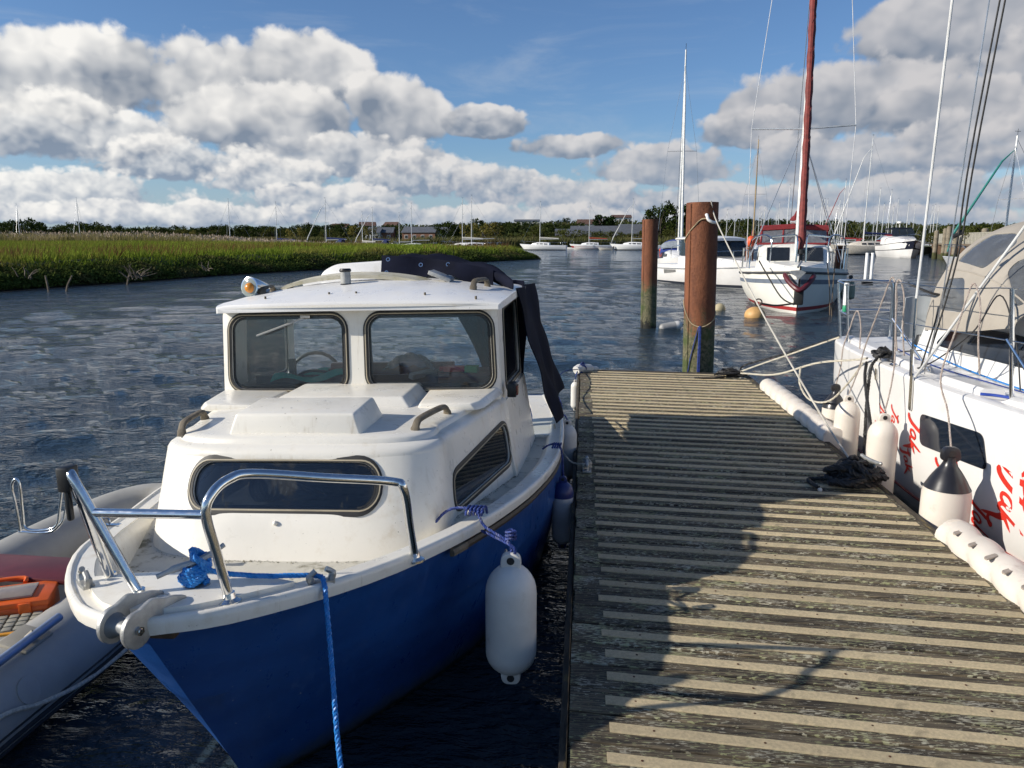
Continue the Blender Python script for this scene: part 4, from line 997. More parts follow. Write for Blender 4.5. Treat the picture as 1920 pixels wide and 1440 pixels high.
q = MB(); q.box(bw((.50, 4.18, 1.285)), (.12, .04, .03), rz=.2); q.tube([bw((.42, 4.18, 1.285)), bw((.47, 4.17, 1.29))], .014); tag(q.build('torch', pm('red_plastic', (.45, .02, .03), .4)), 'small red torch on the dashboard', 'torch')
q = MB(); q.box(bw((.60, 4.17, 1.285)), (.07, .05, .035), rz=-.1); tag(q.build('tape_measure', pm('green_plastic', (.03, .30, .08), .4)), 'small green case on the dashboard beside the red torch', 'case')
q = MB(); q.box(bw((.33, 4.2, 1.255)), (.03, .24, .03), ry=.3, rz=-.5); tag(q.build('wooden_batten', pm('pale_batten', (.4, .38, .34), .6)), 'pale batten propped behind the windscreen', 'batten')
q = MB()
for k in range(5): q.tube(crom([bw((-.13+.06*math.cos(R(a))*(.6+.1*k)+.014*k, 2.955+.014*k, .985+.062*math.sin(R(a))*(.85+.04*k))) for a in range(0, 360, 40)], 4, True), .0065, 6, closed=True)
for k in range(3): q.tube(crom([bw((.0+.08*math.cos(R(a)+k)+.03*k, 3.03+.03*math.sin(R(a)), .955+.03*math.sin(R(a))+.008*k)) for a in range(0, 360, 40)], 4, True), .006, 6, closed=True)
tag(q.build('rope_coil', pm('pale_rope', (.75, .66, .52), .7)), 'pale rope coil lying inside the low front window', 'rope')

# ------------------------------------------------------------------ inflatable dinghy
GREYPVC = pm('grey_pvc', (.36, .35, .32), .55, var=.08, vscale=3, dirt=(.27, .25, .20), dscale=5, dlo=.55, dhi=.8, bump=.05, bscale=30)
ding = thing('inflatable_dinghy', 'grey inflatable dinghy tied on the river side of the blue boat', 'dinghy', (-2.68, 2.9, 0))
DO = (2.68, -2.9, 0)
TRd = .188; TZ = .20
mb = MB(DO); U = crom([(-2.33, .3, TZ), (-2.33, 1.2, TZ), (-2.31, 2.4, TZ), (-2.28, 3.2, TZ+.01), (-2.36, 3.95, TZ+.04), (-2.58, 4.45, TZ+.09), (-2.83, 4.42, TZ+.09), (-3.0, 3.95, TZ+.05), (-3.07, 3.2, TZ+.02), (-3.09, 2.4, TZ), (-3.09, 1.2, TZ), (-3.09, .3, TZ)], 7)
n = len(U); mb.tube(U, [.04+(TRd-.04)*min(1, i/4) if i < 5 else (.04+(TRd-.04)*min(1, (n-1-i)/4) if i > n-6 else TRd-.02*math.exp(-((i-n/2)/9)**2)) for i in range(n)], 24); mb.build('tube', GREYPVC, ding, smooth=60)
for dz, ww in ((-.03, .009), (-.065, .022), (-.11, .022)):
    ox = math.sqrt(TRd**2-dz*dz)
    mb = MB(DO); mb.tube(crom([(-2.33+ox, .6, TZ+dz), (-2.325+ox, 1.5, TZ+dz), (-2.31+ox, 2.4, TZ+dz), (-2.28+ox, 3.2, TZ+.01+dz), (-2.365+ox, 3.9, TZ+.04+dz)], 6), ww*.5, 8); mb.build('rubbing_band', RUBBER, ding)
for i in (26, 33):
    p, u_, w_ = frames(U)[i]; mb = MB(DO); mb.tube([p+(u_*math.cos(2*math.pi*j/24)+w_*math.sin(2*math.pi*j/24))*(TRd+.001) for j in range(24)], .004, 6, closed=True); mb.build('seam_band', GREYPVC, ding)
mb = MB(DO); mb.sheet(lambda u, v: (-3.05+.7*u, .4+3.75*v, .13+.02*math.sin(v*3)), 4, 10, .03); mb.build('floor', pm('dinghy_floor', (.30, .29, .26), .7), ding)
SEAT = pm('maroon_board', (.13, .022, .024), .45, var=.15, dirt=(.4, .3, .28), dscale=22, dlo=.70, dhi=.73, dstretch=(1, 5, 1))
mb = MB(DO); mb.box((-2.67, 3.33, .405), (.92, .25, .026), rz=-.03); mb.build('thwart', SEAT, ding, bevel=.004)
mb = MB(DO); mb.box((-2.7, .45, .42), (.78, .04, .5)); mb.build('transom', SEAT, ding, bevel=.004)
mb = MB(DO); mb.tube(crom([(-2.16, 1.2, .33), (-2.13, 1.9, .24), (-2.12, 2.35, .27), (-2.11, 2.6, .19), (-2.10, 2.9, .13), (-2.09, 3.3, .15), (-2.18, 3.7, .28)], 7), .010, 8); mb.build('grab_line', ROPEWHT, ding)
for y in (2.28, 2.55): 
    mb = MB(DO); mb.lathe([(.055, 0), (.055, .006), (.02, .012)], 16, Matrix.Translation((-2.31+TRd*.93, y, .27)) @ Matrix.Rotation(R(68), 4, 'Y')); mb.build('patch', GREYPVC, ding)
mb = MB(DO); mb.box((-2.26, 2.72, .388), (.13, .16, .014), ry=R(14)); mb.tube([(-2.24, 2.70, .395), (-2.215, 2.72, .42)], .018); mb.build('rowlock', pm('rowlock_grey', (.42, .38, .30), .6), ding, bevel=.004)
OAR = pm('blue_grey_aluminium', (.30, .36, .48), .3, .5, var=.08)
q = MB(); q.tube([(-2.22, 1.2, .385), (-2.22, 2.0, .395), (-2.215, 2.55, .405), (-2.21, 2.86, .415)], .019, 12); tag(q.build('oar', OAR), 'blue-grey aluminium oar lying along the dinghy tube', 'oar')
ORG = pm('orange_plastic', (.80, .13, .012), .42, var=.08)
tb = thing('tool_case', 'bright orange tool case with a clear lid in the dinghy', 'tool case', (-2.62, 3.04, .24), .42)
q = MB(); q.box((0, 0, .005), (.42, .22, .28)); q.build('base', ORG, tb, bevel=.015)
q = MB(); q.box((0, 0, .155), (.43, .23, .028)); q.build('rim', ORG, tb, bevel=.008)
q = MB(); q.box((-.02, .0, .176), (.32, .14, .012)); q.build('clear_lid', pm('clear_smoky', (.35, .28, .22), .15), tb, bevel=.003)
for x in (-.12, .12): q = MB(); q.box((x, -.118, .14), (.05, .012, .05)); q.build('latch', ORG, tb, bevel=.003)
q = MB(); q.tube(crom([(-.07, .115, .17), (-.06, .15, .18), (.06, .15, .18), (.07, .115, .17)], 4), .01); q.build('handle', ORG, tb)
ob = thing('organiser_case', 'grey organiser case with yellow edging beside the orange tool case', 'case', (-2.43, 2.90, .25), .42)
q = MB(); q.box((0, 0, -.03), (.30, .20, .26)); q.build('body', pm('case_grey', (.20, .20, .18), .5), ob, bevel=.01)
q = MB(); 
for i in range(6):
    for j in range(4): q.box((-.125+.045*i, -.055+.042*j, .106), (.036, .033, .010))
q.build('tray_cells', pm('tray_cell', (.36, .34, .27), .5), ob, bevel=.002)
q = MB(); q.box((0, -.10, .107), (.34, .02, .012)); q.box((.16, 0, .107), (.02, .2, .012)); q.build('yellow_edge', pm('yellow_plastic', (.75, .33, .02), .4), ob, bevel=.003)
gb = thing('storage_box', 'green storage box with pale clear lid in the dinghy', 'box', (-2.47, 2.70, .22), .42)
q = MB(); q.box((0, 0, .0), (.24, .2, .25)); q.build('body', pm('box_green', (.02, .14, .09), .4), gb, bevel=.01)
q = MB(); q.box((0, 0, .126), (.25, .21, .016)); q.build('lid', pm('lid_pale', (.44, .44, .40), .25), gb, bevel=.006)
tb2 = thing('storage_box', 'beige lidded storage box in the dinghy next to the green box', 'box', (-2.54, 2.48, .22), .42)
TAN = pm('tan_plastic', (.50, .38, .24), .5, var=.06)
q = MB(); q.box((0, 0, .02), (.28, .2, .22)); q.build('body', TAN, tb2, bevel=.02)
q = MB(); q.box((0, 0, .142), (.29, .21, .022)); q.build('lid', TAN, tb2, bevel=.01)
# ------------------------------------------------------------------ steel piles at the pontoon end
def pile_mat():
    m = bpy.data.materials.new('rusty_steel_pile'); m.use_nodes = True; t = m.node_tree; t.nodes.clear(); g = NT(t)
    out = g.n('ShaderNodeOutputMaterial'); b = g.n('ShaderNodeBsdfPrincipled'); g.L.new(b.outputs[0], out.inputs[0])
    tc = g.n('ShaderNodeTexCoord'); p = tc.outputs['Object']; sep = g.n('ShaderNodeSeparateXYZ'); g.put(sep.inputs[0], p); z = sep.outputs[2]
    n = g.noise(g.v('MULTIPLY', p, (1, 1, .35)), 6, 7, .62); n2 = g.noise(p, 30, 6, .65)
    rust = g.mix(g.step(n, .3, .7), c4((.095, .030, .013)), c4((.205, .070, .028)))
    rust = g.mix(g.m('MULTIPLY', g.step(n2, .45, .75), .6), rust, c4((.23, .085, .036)))
    rust = g.mix(g.step(g.noise(g.v('MULTIPLY', p, (1, 1, .12)), 11, 4, .6), .60, .75), rust, c4((.06, .022, .014)))
    zz = g.m('MULTIPLY_ADD', g.m('ADD', n, g.m('MULTIPLY', n2, .45)), .9, z)
    slime = g.mix(g.step(n2, .35, .65), c4((.045, .05, .022)), c4((.17, .15, .085)))
    slime = g.mix(g.step(g.noise(p, 4, 3, .5), .45, .65), slime, c4((.055, .075, .018)))
    col = g.mix(g.step(zz, 1.55, 1.80), slime, rust)
    col = g.mix(g.step(zz, .74, .88), c4((.012, .012, .009)), col)
    g.put(b.inputs['Base Color'], col); b.inputs['Roughness'].default_value = .82
    bn = g.n('ShaderNodeBump'); bn.inputs['Strength'].default_value = .8; bn.inputs['Distance'].default_value = .012; g.put(bn.inputs['Height'], n2); g.L.new(bn.outputs[0], b.inputs['Normal'])
    return m
PILE = pile_mat()
def pile(loc, r, h, label, lean=(0, 0)):
    t = thing('mooring_pile', label, 'pile', loc); t.rotation_euler = (lean[0], lean[1], 0)
    q = MB(); q.lathe([(r, -1.5), (r, 0), (r, .5), (r, 1.2), (r, 1.8), (r, h), (r-.012, h+.001), (r-.012, h-.35)], 40, caps=False); q.build('tube', PILE, t)
    q = MB(); q.tube([(r*math.sin(R(-52)), -r*math.cos(R(-52)), z) for z in (-.5, .6, 1.4, h-.02)], .012, 6); q.build('weld_seam', PILE, t)
    q = MB(); q.lathe([(r-.013, h-.34), (.01, h-.338)], 40, caps=False); q.build('plug', BEAM, t)
    return t
bp = pile((1.44, 9.60, 0), .188, 2.44, 'thick rusty steel pile standing at the end of the pontoon', (0, R(-.9)))
q = MB(); q.tube(crom([(.02, -.19, 2.29), (.02, -.235, 2.285), (.035, -.25, 2.235), (.08, -.245, 2.205), (.125, -.20, 2.20)], 6), .018, 10); q.build('white_hook', WHITEP, bp)
pile((1.49, 17.7, 0), .178, 2.45, 'slimmer looking rusty pile standing in open water beyond the pontoon', (0, R(-.7)))
q = MB(); PX, PYc = 1.44, 9.6
def onpile(a, z, r=.196): return Vector((PX-.0157*z+r*math.sin(R(a)), PYc-r*math.cos(R(a)), z))
q.rope(crom([onpile(8, 2.25, .25), onpile(-10, 2.24), onpile(-30, 2.18), onpile(-60, 2.08), onpile(-90, 2.0), onpile(-130, 1.96), onpile(180, 2.0)], 6), .008, n=4)
tag(q.build('pile_rope', pm('tan_rope', (.42, .33, .20), .8)), 'tan rope from the white hook round the thick rusty pile', 'rope'); q = MB()
q.rope(crom([onpile(-95, 1.28), onpile(-70, 1.16), onpile(-40, 1.02), onpile(-8, .97), onpile(20, .99), onpile(55, 1.06), onpile(95, 1.14)], 6), .007, n=4)
tag(q.build('pile_rope', pm('tan_rope', (.42, .33, .20), .8)), 'tan rope loop sagging low round the thick rusty pile above the slime', 'rope')
q = MB(); q.tube(crom([onpile(-6, .98, .2), onpile(-7, .8, .2), onpile(-8, .6, .2), onpile(-9, .42, .2)], 5), .011, 6); q.tube(crom([onpile(-3, .98, .2), onpile(-3, .7, .2), onpile(-4, .42, .2)], 5), .009, 6)
q.tube(crom([onpile(-10, .97, .2), onpile(-25, .75, .2), onpile(-38, .55, .2), onpile(-45, .40, .2)], 5), .006, 6)
tag(q.build('hanging_cord', ROPENAVY), 'blue cord hanging down the front of the thick rusty pile', 'rope')
q = MB(); q.tube(crom([onpile(22, 2.45, .19), (1.52, 9.38, 2.26), (1.55, 8.6, 1.93), (1.64, 7.1, 1.30), (1.74, 5.7, .76), (1.80, 5.02, .52)], 8), .0075, 8)
tag(q.build('slanting_rope', pm('grey_rope', (.55, .52, .45), .8)), 'long pale rope slanting from the rusty pile top down to the pontoon edge', 'rope')
def worm(label, y0, y1, seed):
    """fluted white foam dock fender along the pontoon edge"""
    rr = random.Random(seed); n = int(abs(y1-y0)/.012); rings = []
    for i in range(n+1):
        y = y0+(y1-y0)*i/n; s = (y-y0)*2*math.pi/.16; ring = []
        for j in range(22):
            a = 2*math.pi*j/22; rr_ = .084+.020*abs(math.sin(s*.36+a))**.6
            ring.append(Vector((PX1+.035+rr_*math.cos(a), y, DZ+.015+rr_*.88*math.sin(a))))
        rings.append(ring)
    t = thing('dock_bumper', label, 'bumper', (PX1+.03, (y0+y1)/2, DZ))
    q = MB((-PX1-.03, -(y0+y1)/2, -DZ)); q.loft(rings); q.build('fluted_body', FENDP, t, smooth=50)
    for e in (y0, y1):
        q = MB((-PX1-.03, -(y0+y1)/2, -DZ)); q.lathe([(.088, -.004), (.088, .004), (.07, .006)], 22, Matrix.Translation((PX1+.035, e+(.004 if e == max(y0, y1) else -.004), DZ+.015)) @ Matrix.Rotation(R(90), 4, 'X')); q.build('end_disc', FENDP, t)
    return t
worm('fluted white plastic bumper along the far right pontoon edge by the yacht stern', 6.05, 8.25, 1)
t2 = worm('fluted white plastic bumper on the right pontoon edge below the big red lettering', 2.4, 4.05, 2)
q = MB((-PX1-.03, -3.225, -DZ))
for i in range(10):
    y = 2.5+.155*i
    q2 = MB((-PX1-.03, -3.225, -DZ)); q2.prism(rpoly([(-.045, -.014), (.045, -.014), (.045, .014), (-.045, .014)], .012), lambda a, b, h: (PX1+.0+a*.9-.02, y+b+a*.55, DZ+.1005+h-abs(a)*.25), -.004, .003); q2.build('slot', pm('slot_shadowless', (.42, .36, .30), .6), t2)

# ------------------------------------------------------------------ white yacht with red lettering on the right
YX = 3.45; YY0, YY1 = -.9, 7.72
yacht = thing('lettered_yacht', 'white sailing yacht with scattered red lettering moored on the right of the pontoon', 'yacht', (YX, 4, 0))
YO = (-YX, -4, 0)
HB = [(-.9, .0), (-.6, .13), (0, .34), (1.0, .62), (2.2, .87), (3.2, 1.0), (4.27, 1.10), (4.78, 1.17), (5.3, 1.225), (6.3, 1.205), (7.0, 1.15), (7.45, 1.08), (7.66, .98), (7.72, .90)]
YZ = [(-.9, 1.22), (2, 1.12), (4.3, 1.06), (6, 1.07), (7.72, 1.06)]
hb = lambda y: interp(HB, y); yz = lambda y: interp(YZ, y)
YP = [(0, 1.0), (.0, .985), (.004, .93), (.012, .7), (.03, .5), (.075, .3), (.16, .12), (.30, -.05), (.55, -.25), (.9, -.38)]
def yside(y, z, side=-1):
    k = z/yz(y); x = None
    for i in range(len(YP)-1):
        if YP[i+1][1] <= k <= YP[i][1]:
            f = (YP[i][1]-k)/(YP[i][1]-YP[i+1][1]); x = YP[i][0]+(YP[i+1][0]-YP[i][0])*f; break
    if x is None: x = 0 if k > 1 else .9
    return YX+side*max(0, hb(y)-x*min(1, hb(y)*1.1))
ysY = [-.9, -.8, -.6, -.3, 0, .5, 1, 1.6, 2.2, 2.8, 3.4, 4, 4.4, 4.8, 5.2, 5.6, 6, 6.4, 6.8, 7.1, 7.3, 7.45, 7.56, 7.64, 7.69, 7.72]
mb = MB(YO); lv = [1.0, .975, .94, .85, .7, .6, .5, .4, .3, .21, .12, .0, -.12, -.25, -.38]
for side in (-1, 1): mb.grid(lambda u, v: (yside(ysY[round(u*(len(ysY)-1))], lv[round(v*(len(lv)-1))]*yz(ysY[round(u*(len(ysY)-1))]), side), ysY[round(u*(len(ysY)-1))], lv[round(v*(len(lv)-1))]*yz(ysY[round(u*(len(ysY)-1))])), len(ysY)-1, len(lv)-1, side > 0)
tr = [(yside(7.72, l*yz(7.72), -1), 7.72, l*yz(7.72)) for l in lv]+[(yside(7.72, l*yz(7.72), 1), 7.72, l*yz(7.72)) for l in reversed(lv)]
mb.add(tr, [tuple(range(len(tr)))])
yh = mb.build('hull', GELW, yacht, smooth=45)
mb = MB(YO)   # deck with rounded edge, raised toe moulding and non-skid field
def ydeck(u, v):
    y = ysY[round(u*(len(ysY)-1))]; k = [-1, -.992, -.97, -.93, -.905, -.89, -.6, -.3, 0, .3, .6, .89, .905, .93, .97, .992, 1][round(v*16)]
    dz = {1: 0, .992: .016, .97: .024, .93: .028, .905: .020, .89: .004}.get(abs(k), .004+.02*(1-k*k))
    return (YX+k*hb(y), y-(.0), yz(y)+dz)
mb.grid(ydeck, len(ysY)-1, 16); mb.build('deck', GELW, yacht, smooth=40)
# toe-rail mouldings with chamfered ends along the side deck
for (y0, y1) in ((5.55, 7.3), (4.75, 5.20), (2.6, 4.62)):
    mb = MB(YO); n = 12
    mb.loft([[(YX-hb(y)+dx, y, yz(y)+dz*(0.15 if i in (0, n) else 1)) for dx, dz in ((.09, .0), (.10, .05), (.125, .066), (.24, .060), (.26, .0))] for i, y in [(i, y0+(y1-y0)*([0, .05]+[.05+.9*k/(n-2) for k in range(1, n-2)]+[.95, 1])[i]) for i in range(n+1)]]); mb.build('toe_moulding', GELW, yacht, smooth=30)
# coachroof with wrap window
CRO = [(1.9, .18), (2.3, .36), (3.2, .52), (4.4, .62), (5.2, .665), (6.0, .68), (6.6, .66)]
cro = lambda y: interp(CRO, y)
def crz(y): return 1.20+.40*min(1, max(0, (y-1.9)/1.6))**.7
ysC = [1.9, 2.1, 2.4, 2.8, 3.3, 3.9, 4.5, 5.1, 5.7, 6.2, 6.6]
CP_ = [(1.10, -.06), (1.04, .06), (.96, .20), (.86, .34), (.78, .40), (.6, .425), (.3, .44), (0, .445)]
def crp(y, i, side): f, z = CP_[i]; return (YX+side*cro(y)*f, y, 1.08+z*(crz(y)-1.08)/.42)
mb = MB(YO); mb.loft([[crp(y, i, -1) for i in range(8)]+[crp(y, i, 1) for i in range(6, -1, -1)] for y in ysC]); mb.build('coachroof', GELW, yacht, smooth=35)
for side in (-1, 1):
    poly = rpoly([(2.9, .20), (6.28, .10), (6.12, .60), (5.4, .68), (3.6, .58)], .12)
    def cw(a, b):
        k = b; i = 1+k*2; i0 = int(min(2, i)); f = i-i0; p, q_ = Vector(crp(a, i0, side)), Vector(crp(a, i0+1, side)); return p.lerp(q_, f)
    q = MB(YO); panel(q, poly, [], lambda a, b: cw(a, b)+Vector((side*.004, 0, .002)), .003, .18); q.build('cabin_window', pm('dark_window', (.012, .018, .03), .06, var=.1, spec=.8), yacht, smooth=60)
# spray hood
CANV = pm('beige_canvas', (.36, .325, .275), .85, var=.07, vscale=4, bump=.15, bscale=200)
VINYL = glass_mat('clear_vinyl', (.62, .66, .70), .05, .35, (.32, .34, .36))
HD = [(5.02, .78, 1.46, 1.66), (5.14, .81, 1.44, 1.80), (5.30, .835, 1.41, 1.95), (5.50, .85, 1.38, 2.06), (5.72, .86, 1.36, 2.13), (5.95, .86, 1.34, 2.16), (6.10, .85, 1.32, 2.15)]
def hdp(u, v, off=0.0):
    f = u*(len(HD)-1); i = min(len(HD)-2, int(f)); k = f-i; a = [HD[i][j]+(HD[i+1][j]-HD[i][j])*k for j in range(4)]
    an = math.pi*v; x = -math.cos(an); z = math.sin(an); e = .90
    return Vector((YX+(a[1]+off)*math.copysign(abs(x)**e, x), a[0]-off*.7, a[2]+(a[3]-a[2]+off)*abs(z)**.90))
PANES = [('side_pane', [(.56, .19), (.90, .20), (.88, .31), (.70, .34), (.56, .30)]), ('side_pane', [(.52, .05), (.80, .05), (.84, .14), (.66, .15)]), ('front_pane', [(.10, .13), (.42, .22), (.46, .46), (.08, .46)]), ('front_pane', [(.08, .54), (.46, .54), (.42, .78), (.10, .87)])]
HOLES = [rpoly(pl, .04, 4) for _, pl in PANES]
mb = MB(YO); panel(mb, [(0, .001), (1, .001), (1, .999), (0, .999)], HOLES, hdp, .006, .04); hood = mb.build('spray_hood', CANV, yacht, smooth=50)
for (nm, _), hl in zip(PANES, HOLES):
    q = MB(YO); panel(q, hl, [], lambda a, b: hdp(a, b, -.002), .002, .04); q.build(nm, VINYL, hood, smooth=60)
for v0 in (.17, .5, .83):
    q = MB(YO); q.tube([hdp(u_/12, v0, .004) for u_ in range(13)], .006, 6); q.build('seam', CANV, hood)
for u in (.5, 1.0):
    q = MB(YO); q.tube([hdp(u, j/24, -.012) for j in range(25)], .012, 8); q.build('hood_bow', STEEL, hood)
# hull windows
DW = MATS['dark_window']
def skin(y, z, off=.004): return Vector((yside(y, z)-off, y, z))
q = MB(YO); panel(q, rpoly([(5.18, .665), (5.19, .875), (4.55, .90), (4.49, .695)], .05), [], lambda a, b: skin(a, b, .004), .003, .08); q.build('hull_window', DW, yacht, smooth=60)
q = MB(YO); panel(q, rpoly([(3.4, .70), (3.4, .90), (2.6, .92), (2.6, .72)], .05), [], lambda a, b: skin(a, b, .004), .003, .08); q.build('hull_window', DW, yacht, smooth=60)
# chainplates
for y, z0, z1 in ((5.34, .86, 1.12), (6.0, .95, 1.04)):
    q = MB(YO); q.prism(rpoly([(y-.022, z0), (y+.022, z0), (y+.022, z1), (y-.022, z1)], .02), lambda a, b, h: skin(a, min(b, yz(a)-.01), h)+Vector((0, 0, max(0, b-yz(a)+.01))), .002, .009); cpl = q.build('chainplate', STEEL, yacht)
q = MB(YO); q.tube([(2.215, 5.34, 1.10), (2.205, 5.34, 1.28)], .014, 8); q.tube([(2.212, 5.34, 1.12), (2.20, 5.34, 1.62)], .008, 8); q.build('turnbuckle', STEEL, yacht)
# stanchions, pushpit, guard wires
def stan(p, top, r=.0125, nm='stanchion'):
    q = MB(YO); q.tube([p, top], r, 10); s = q.build(nm, STEEL, yacht, smooth=60); q = MB(YO); q.lathe([(.03, 0), (.03, .006), (.018, .012)], 12, Matrix.Translation(p)); q.build('socket', STEEL, s); return s
S1b, S1t = (2.275, 5.80, 1.10), (2.235, 5.80, 1.70); S2b, S2t = (2.45, 4.55, 1.09), (2.38, 4.55, 1.735); S3b, S3t = (2.40, 7.18, 1.08), (2.36, 7.20, 1.60)
S4b, S4t = (2.72, 2.9, 1.13), (2.66, 2.9, 1.78)
for a, b in ((S1b, S1t), (S2b, S2t), (S3b, S3t), (S4b, S4t)): stan(Vector(a), Vector(b))
stan(Vector((2.45, 7.55, 1.07)), Vector((2.40, 7.58, 1.60)))
q = MB(YO); q.tube(crom([S3t, (2.38, 7.5, 1.62), (2.5, 7.68, 1.62), (2.85, 7.72, 1.61), (2.95, 7.72, 1.56), (2.96, 7.71, 1.08)], 6), .0125, 10); q.tube(crom([(2.385, 7.19, 1.33), (2.42, 7.5, 1.34), (2.55, 7.67, 1.34), (2.93, 7.70, 1.33)], 6), .011, 10); q.build('pushpit', STEEL, yacht, smooth=60); q = MB(YO); q.tube(crom([(4.5, 7.2, 1.6), (4.5, 7.5, 1.62), (4.35, 7.68, 1.62), (4.0, 7.72, 1.61), (3.9, 7.72, 1.56), (3.9, 7.71, 1.08)], 6), .0125, 10); q.tube([(4.5, 7.2, 1.6), (4.5, 7.18, 1.08)], .0125, 10)
q.build('pushpit', STEEL, yacht, smooth=60)
q = MB(YO); q.tube(crom([S3t, (2.3, 6.6, 1.64), S1t, (2.29, 5.1, 1.70), S2t, (2.5, 3.8, 1.74), S4t], 5), .0035, 6); q.build('guard_wire', STEEL, yacht)
q = MB(YO); q.tube(crom([(2.38, 7.19, 1.34), (2.31, 6.5, 1.38), (2.255, 5.8, 1.42), (2.41, 4.55, 1.44), (2.69, 2.9, 1.45)], 5), .0035, 6); q.build('guard_wire', STEEL, yacht)
q = MB(YO); q.tube([S2t[:2]+(1.45,), (2.55, 4.35, 1.09)], .009, 8); q.build('stanchion_brace', STEEL, yacht); q = MB(YO); q.tube([S1t[:2]+(1.44,), (2.42, 5.55, 1.10)], .009, 8); q.build('stanchion_brace', STEEL, yacht)
q = MB(YO); q.tube([(2.37, 7.24, 1.42), (2.37, 7.24, 1.62)], .022, 10); q.build('danbuoy_light', WHITEP, yacht); q = MB(YO); q.lathe([(.021, 1.36), (.024, 1.40), (.018, 1.42)], 10, Matrix.Translation((2.37, 7.24, 0))); q.build('green_base', pm('green_lamp', (.02, .30, .14), .4), yacht)
for dx in (0, .05): q = MB(YO); q.tube([(2.70+dx, 7.74, 1.60), (2.70+dx, 7.74, 1.88)], .016, 8); q.build('aerial', WHITEP, yacht)
q = MB(YO); q.box((2.72, 7.74, 1.6), (.09, .05, .06)); q.build('clamp', BLACK, yacht)
GREYC = pm('grey_cloth', (.40, .42, .42), .85, var=.08, bump=.2)
q = MB(YO); q.sheet(lambda u, v: (2.80+.62*u, 7.05+.03*math.sin(u*8), 1.50-.34*v+.02*math.sin(u*7+v*4)), 10, 8, .02); q.build('dodger_panel', GREYC, yacht)
q = MB(YO); q.lathe([(.06, 0), (.065, .05), (.05, .10), (.045, .12)], 16, Matrix.Translation((2.86, 6.75, 1.09))); q.build('winch', BLACK, yacht)
q = MB(YO); q.lathe([(.05, 0), (.055, .05), (.045, .09), (.04, .11)], 16, Matrix.Translation((2.95, 6.35, 1.46))); q.build('winch', STEEL, yacht)
q = MB(YO); q.tube(crom([(2.28, 6.12, 1.10), (2.26, 6.18, 1.13), (2.26, 6.05, 1.13), (2.28, 6.1, 1.10)], 4), .014, 8); q.build('side_cleat', STEEL, yacht)
# rigging
WIRE = pm('wire_grey', (.55, .56, .58), .3, .8)
q = MB(YO); q.tube([(2.20, 5.34, 1.62), (2.245, 5.34, 3.6), (2.6, 5.0, 9.5)], .009, 8); q.build('shroud', pm('pale_shroud', (.66, .66, .64), .4), yacht)
q = MB(YO); q.tube([(2.28, 5.30, 1.12), (2.30, 5.2, 1.60), (2.55, 4.85, 9.3)], .0045, 8); q.build('lower_shroud', WIRE, yacht)
q = MB(YO); q.tube([(2.215, 5.28, 1.10), (2.62, 4.42, 2.55), (3.3, 3.0, 6.3)], .008, 8); q.build('diagonal_stay', pm('pale_shroud'[:], (.6, .6, .6)), yacht)
q = MB(YO); q.tube(crom([(2.30, 5.42, 1.12), (2.42, 5.36, 1.9), (2.44, 5.3, 2.7), (2.55, 5.0, 5.5)], 5), .006, 6); q.tube(crom([(2.33, 5.42, 1.12), (2.445, 5.36, 1.9), (2.47, 5.3, 2.7), (2.58, 5.0, 5.5)], 5), .006, 6); q.tube([(2.40, 5.36, 2.02), (2.455, 5.36, 2.05)], .014); q.build('black_halyard', ROPEBLK, yacht)
q = MB(YO); q.lathe([(.075, 1.5), (.07, 4), (.065, 10.5)], 18, Matrix.Translation((YX, 4.7, 0))); q.build('mast', ALU, yacht)
# running lines on deck
for nm, mt, r, path in (('blue_line', ROPEBLUE, .006, [(2.75, 6.9, 1.17), (2.72, 6.2, 1.12), (2.66, 5.2, 1.11), (2.70, 4.2, 1.11), (2.85, 3.0, 1.15)]), ('blue_line', ROPENAVY, .005, [(2.62, 6.7, 1.11), (2.55, 5.8, 1.10), (2.62, 5.0, 1.10), (2.7, 4.0, 1.11)]), ('blue_line', pm('royal_cord', (.02, .06, .35), .6), .009, [(2.36, 4.72, 1.10), (2.45, 4.66, 1.10), (2.6, 4.4, 1.10), (2.8, 4.0, 1.11)]),
                        ('dark_line', ROPEBLK, .005, [(2.80, 6.5, 1.12), (2.45, 6.3, 1.11), (2.36, 5.6, 1.11), (2.40, 5.0, 1.42), (2.6, 5.1, 1.66), (2.62, 4.9, 1.4), (2.6, 4.75, 1.12)]), ('dark_line', ROPEBLK, .009, [(2.44, 6.1, 1.68), (2.55, 6.0, 1.62), (2.63, 5.96, 1.60)])):
    q = MB(YO); q.tube(crom(path, 7), r, 6); q.build(nm, mt, yacht)
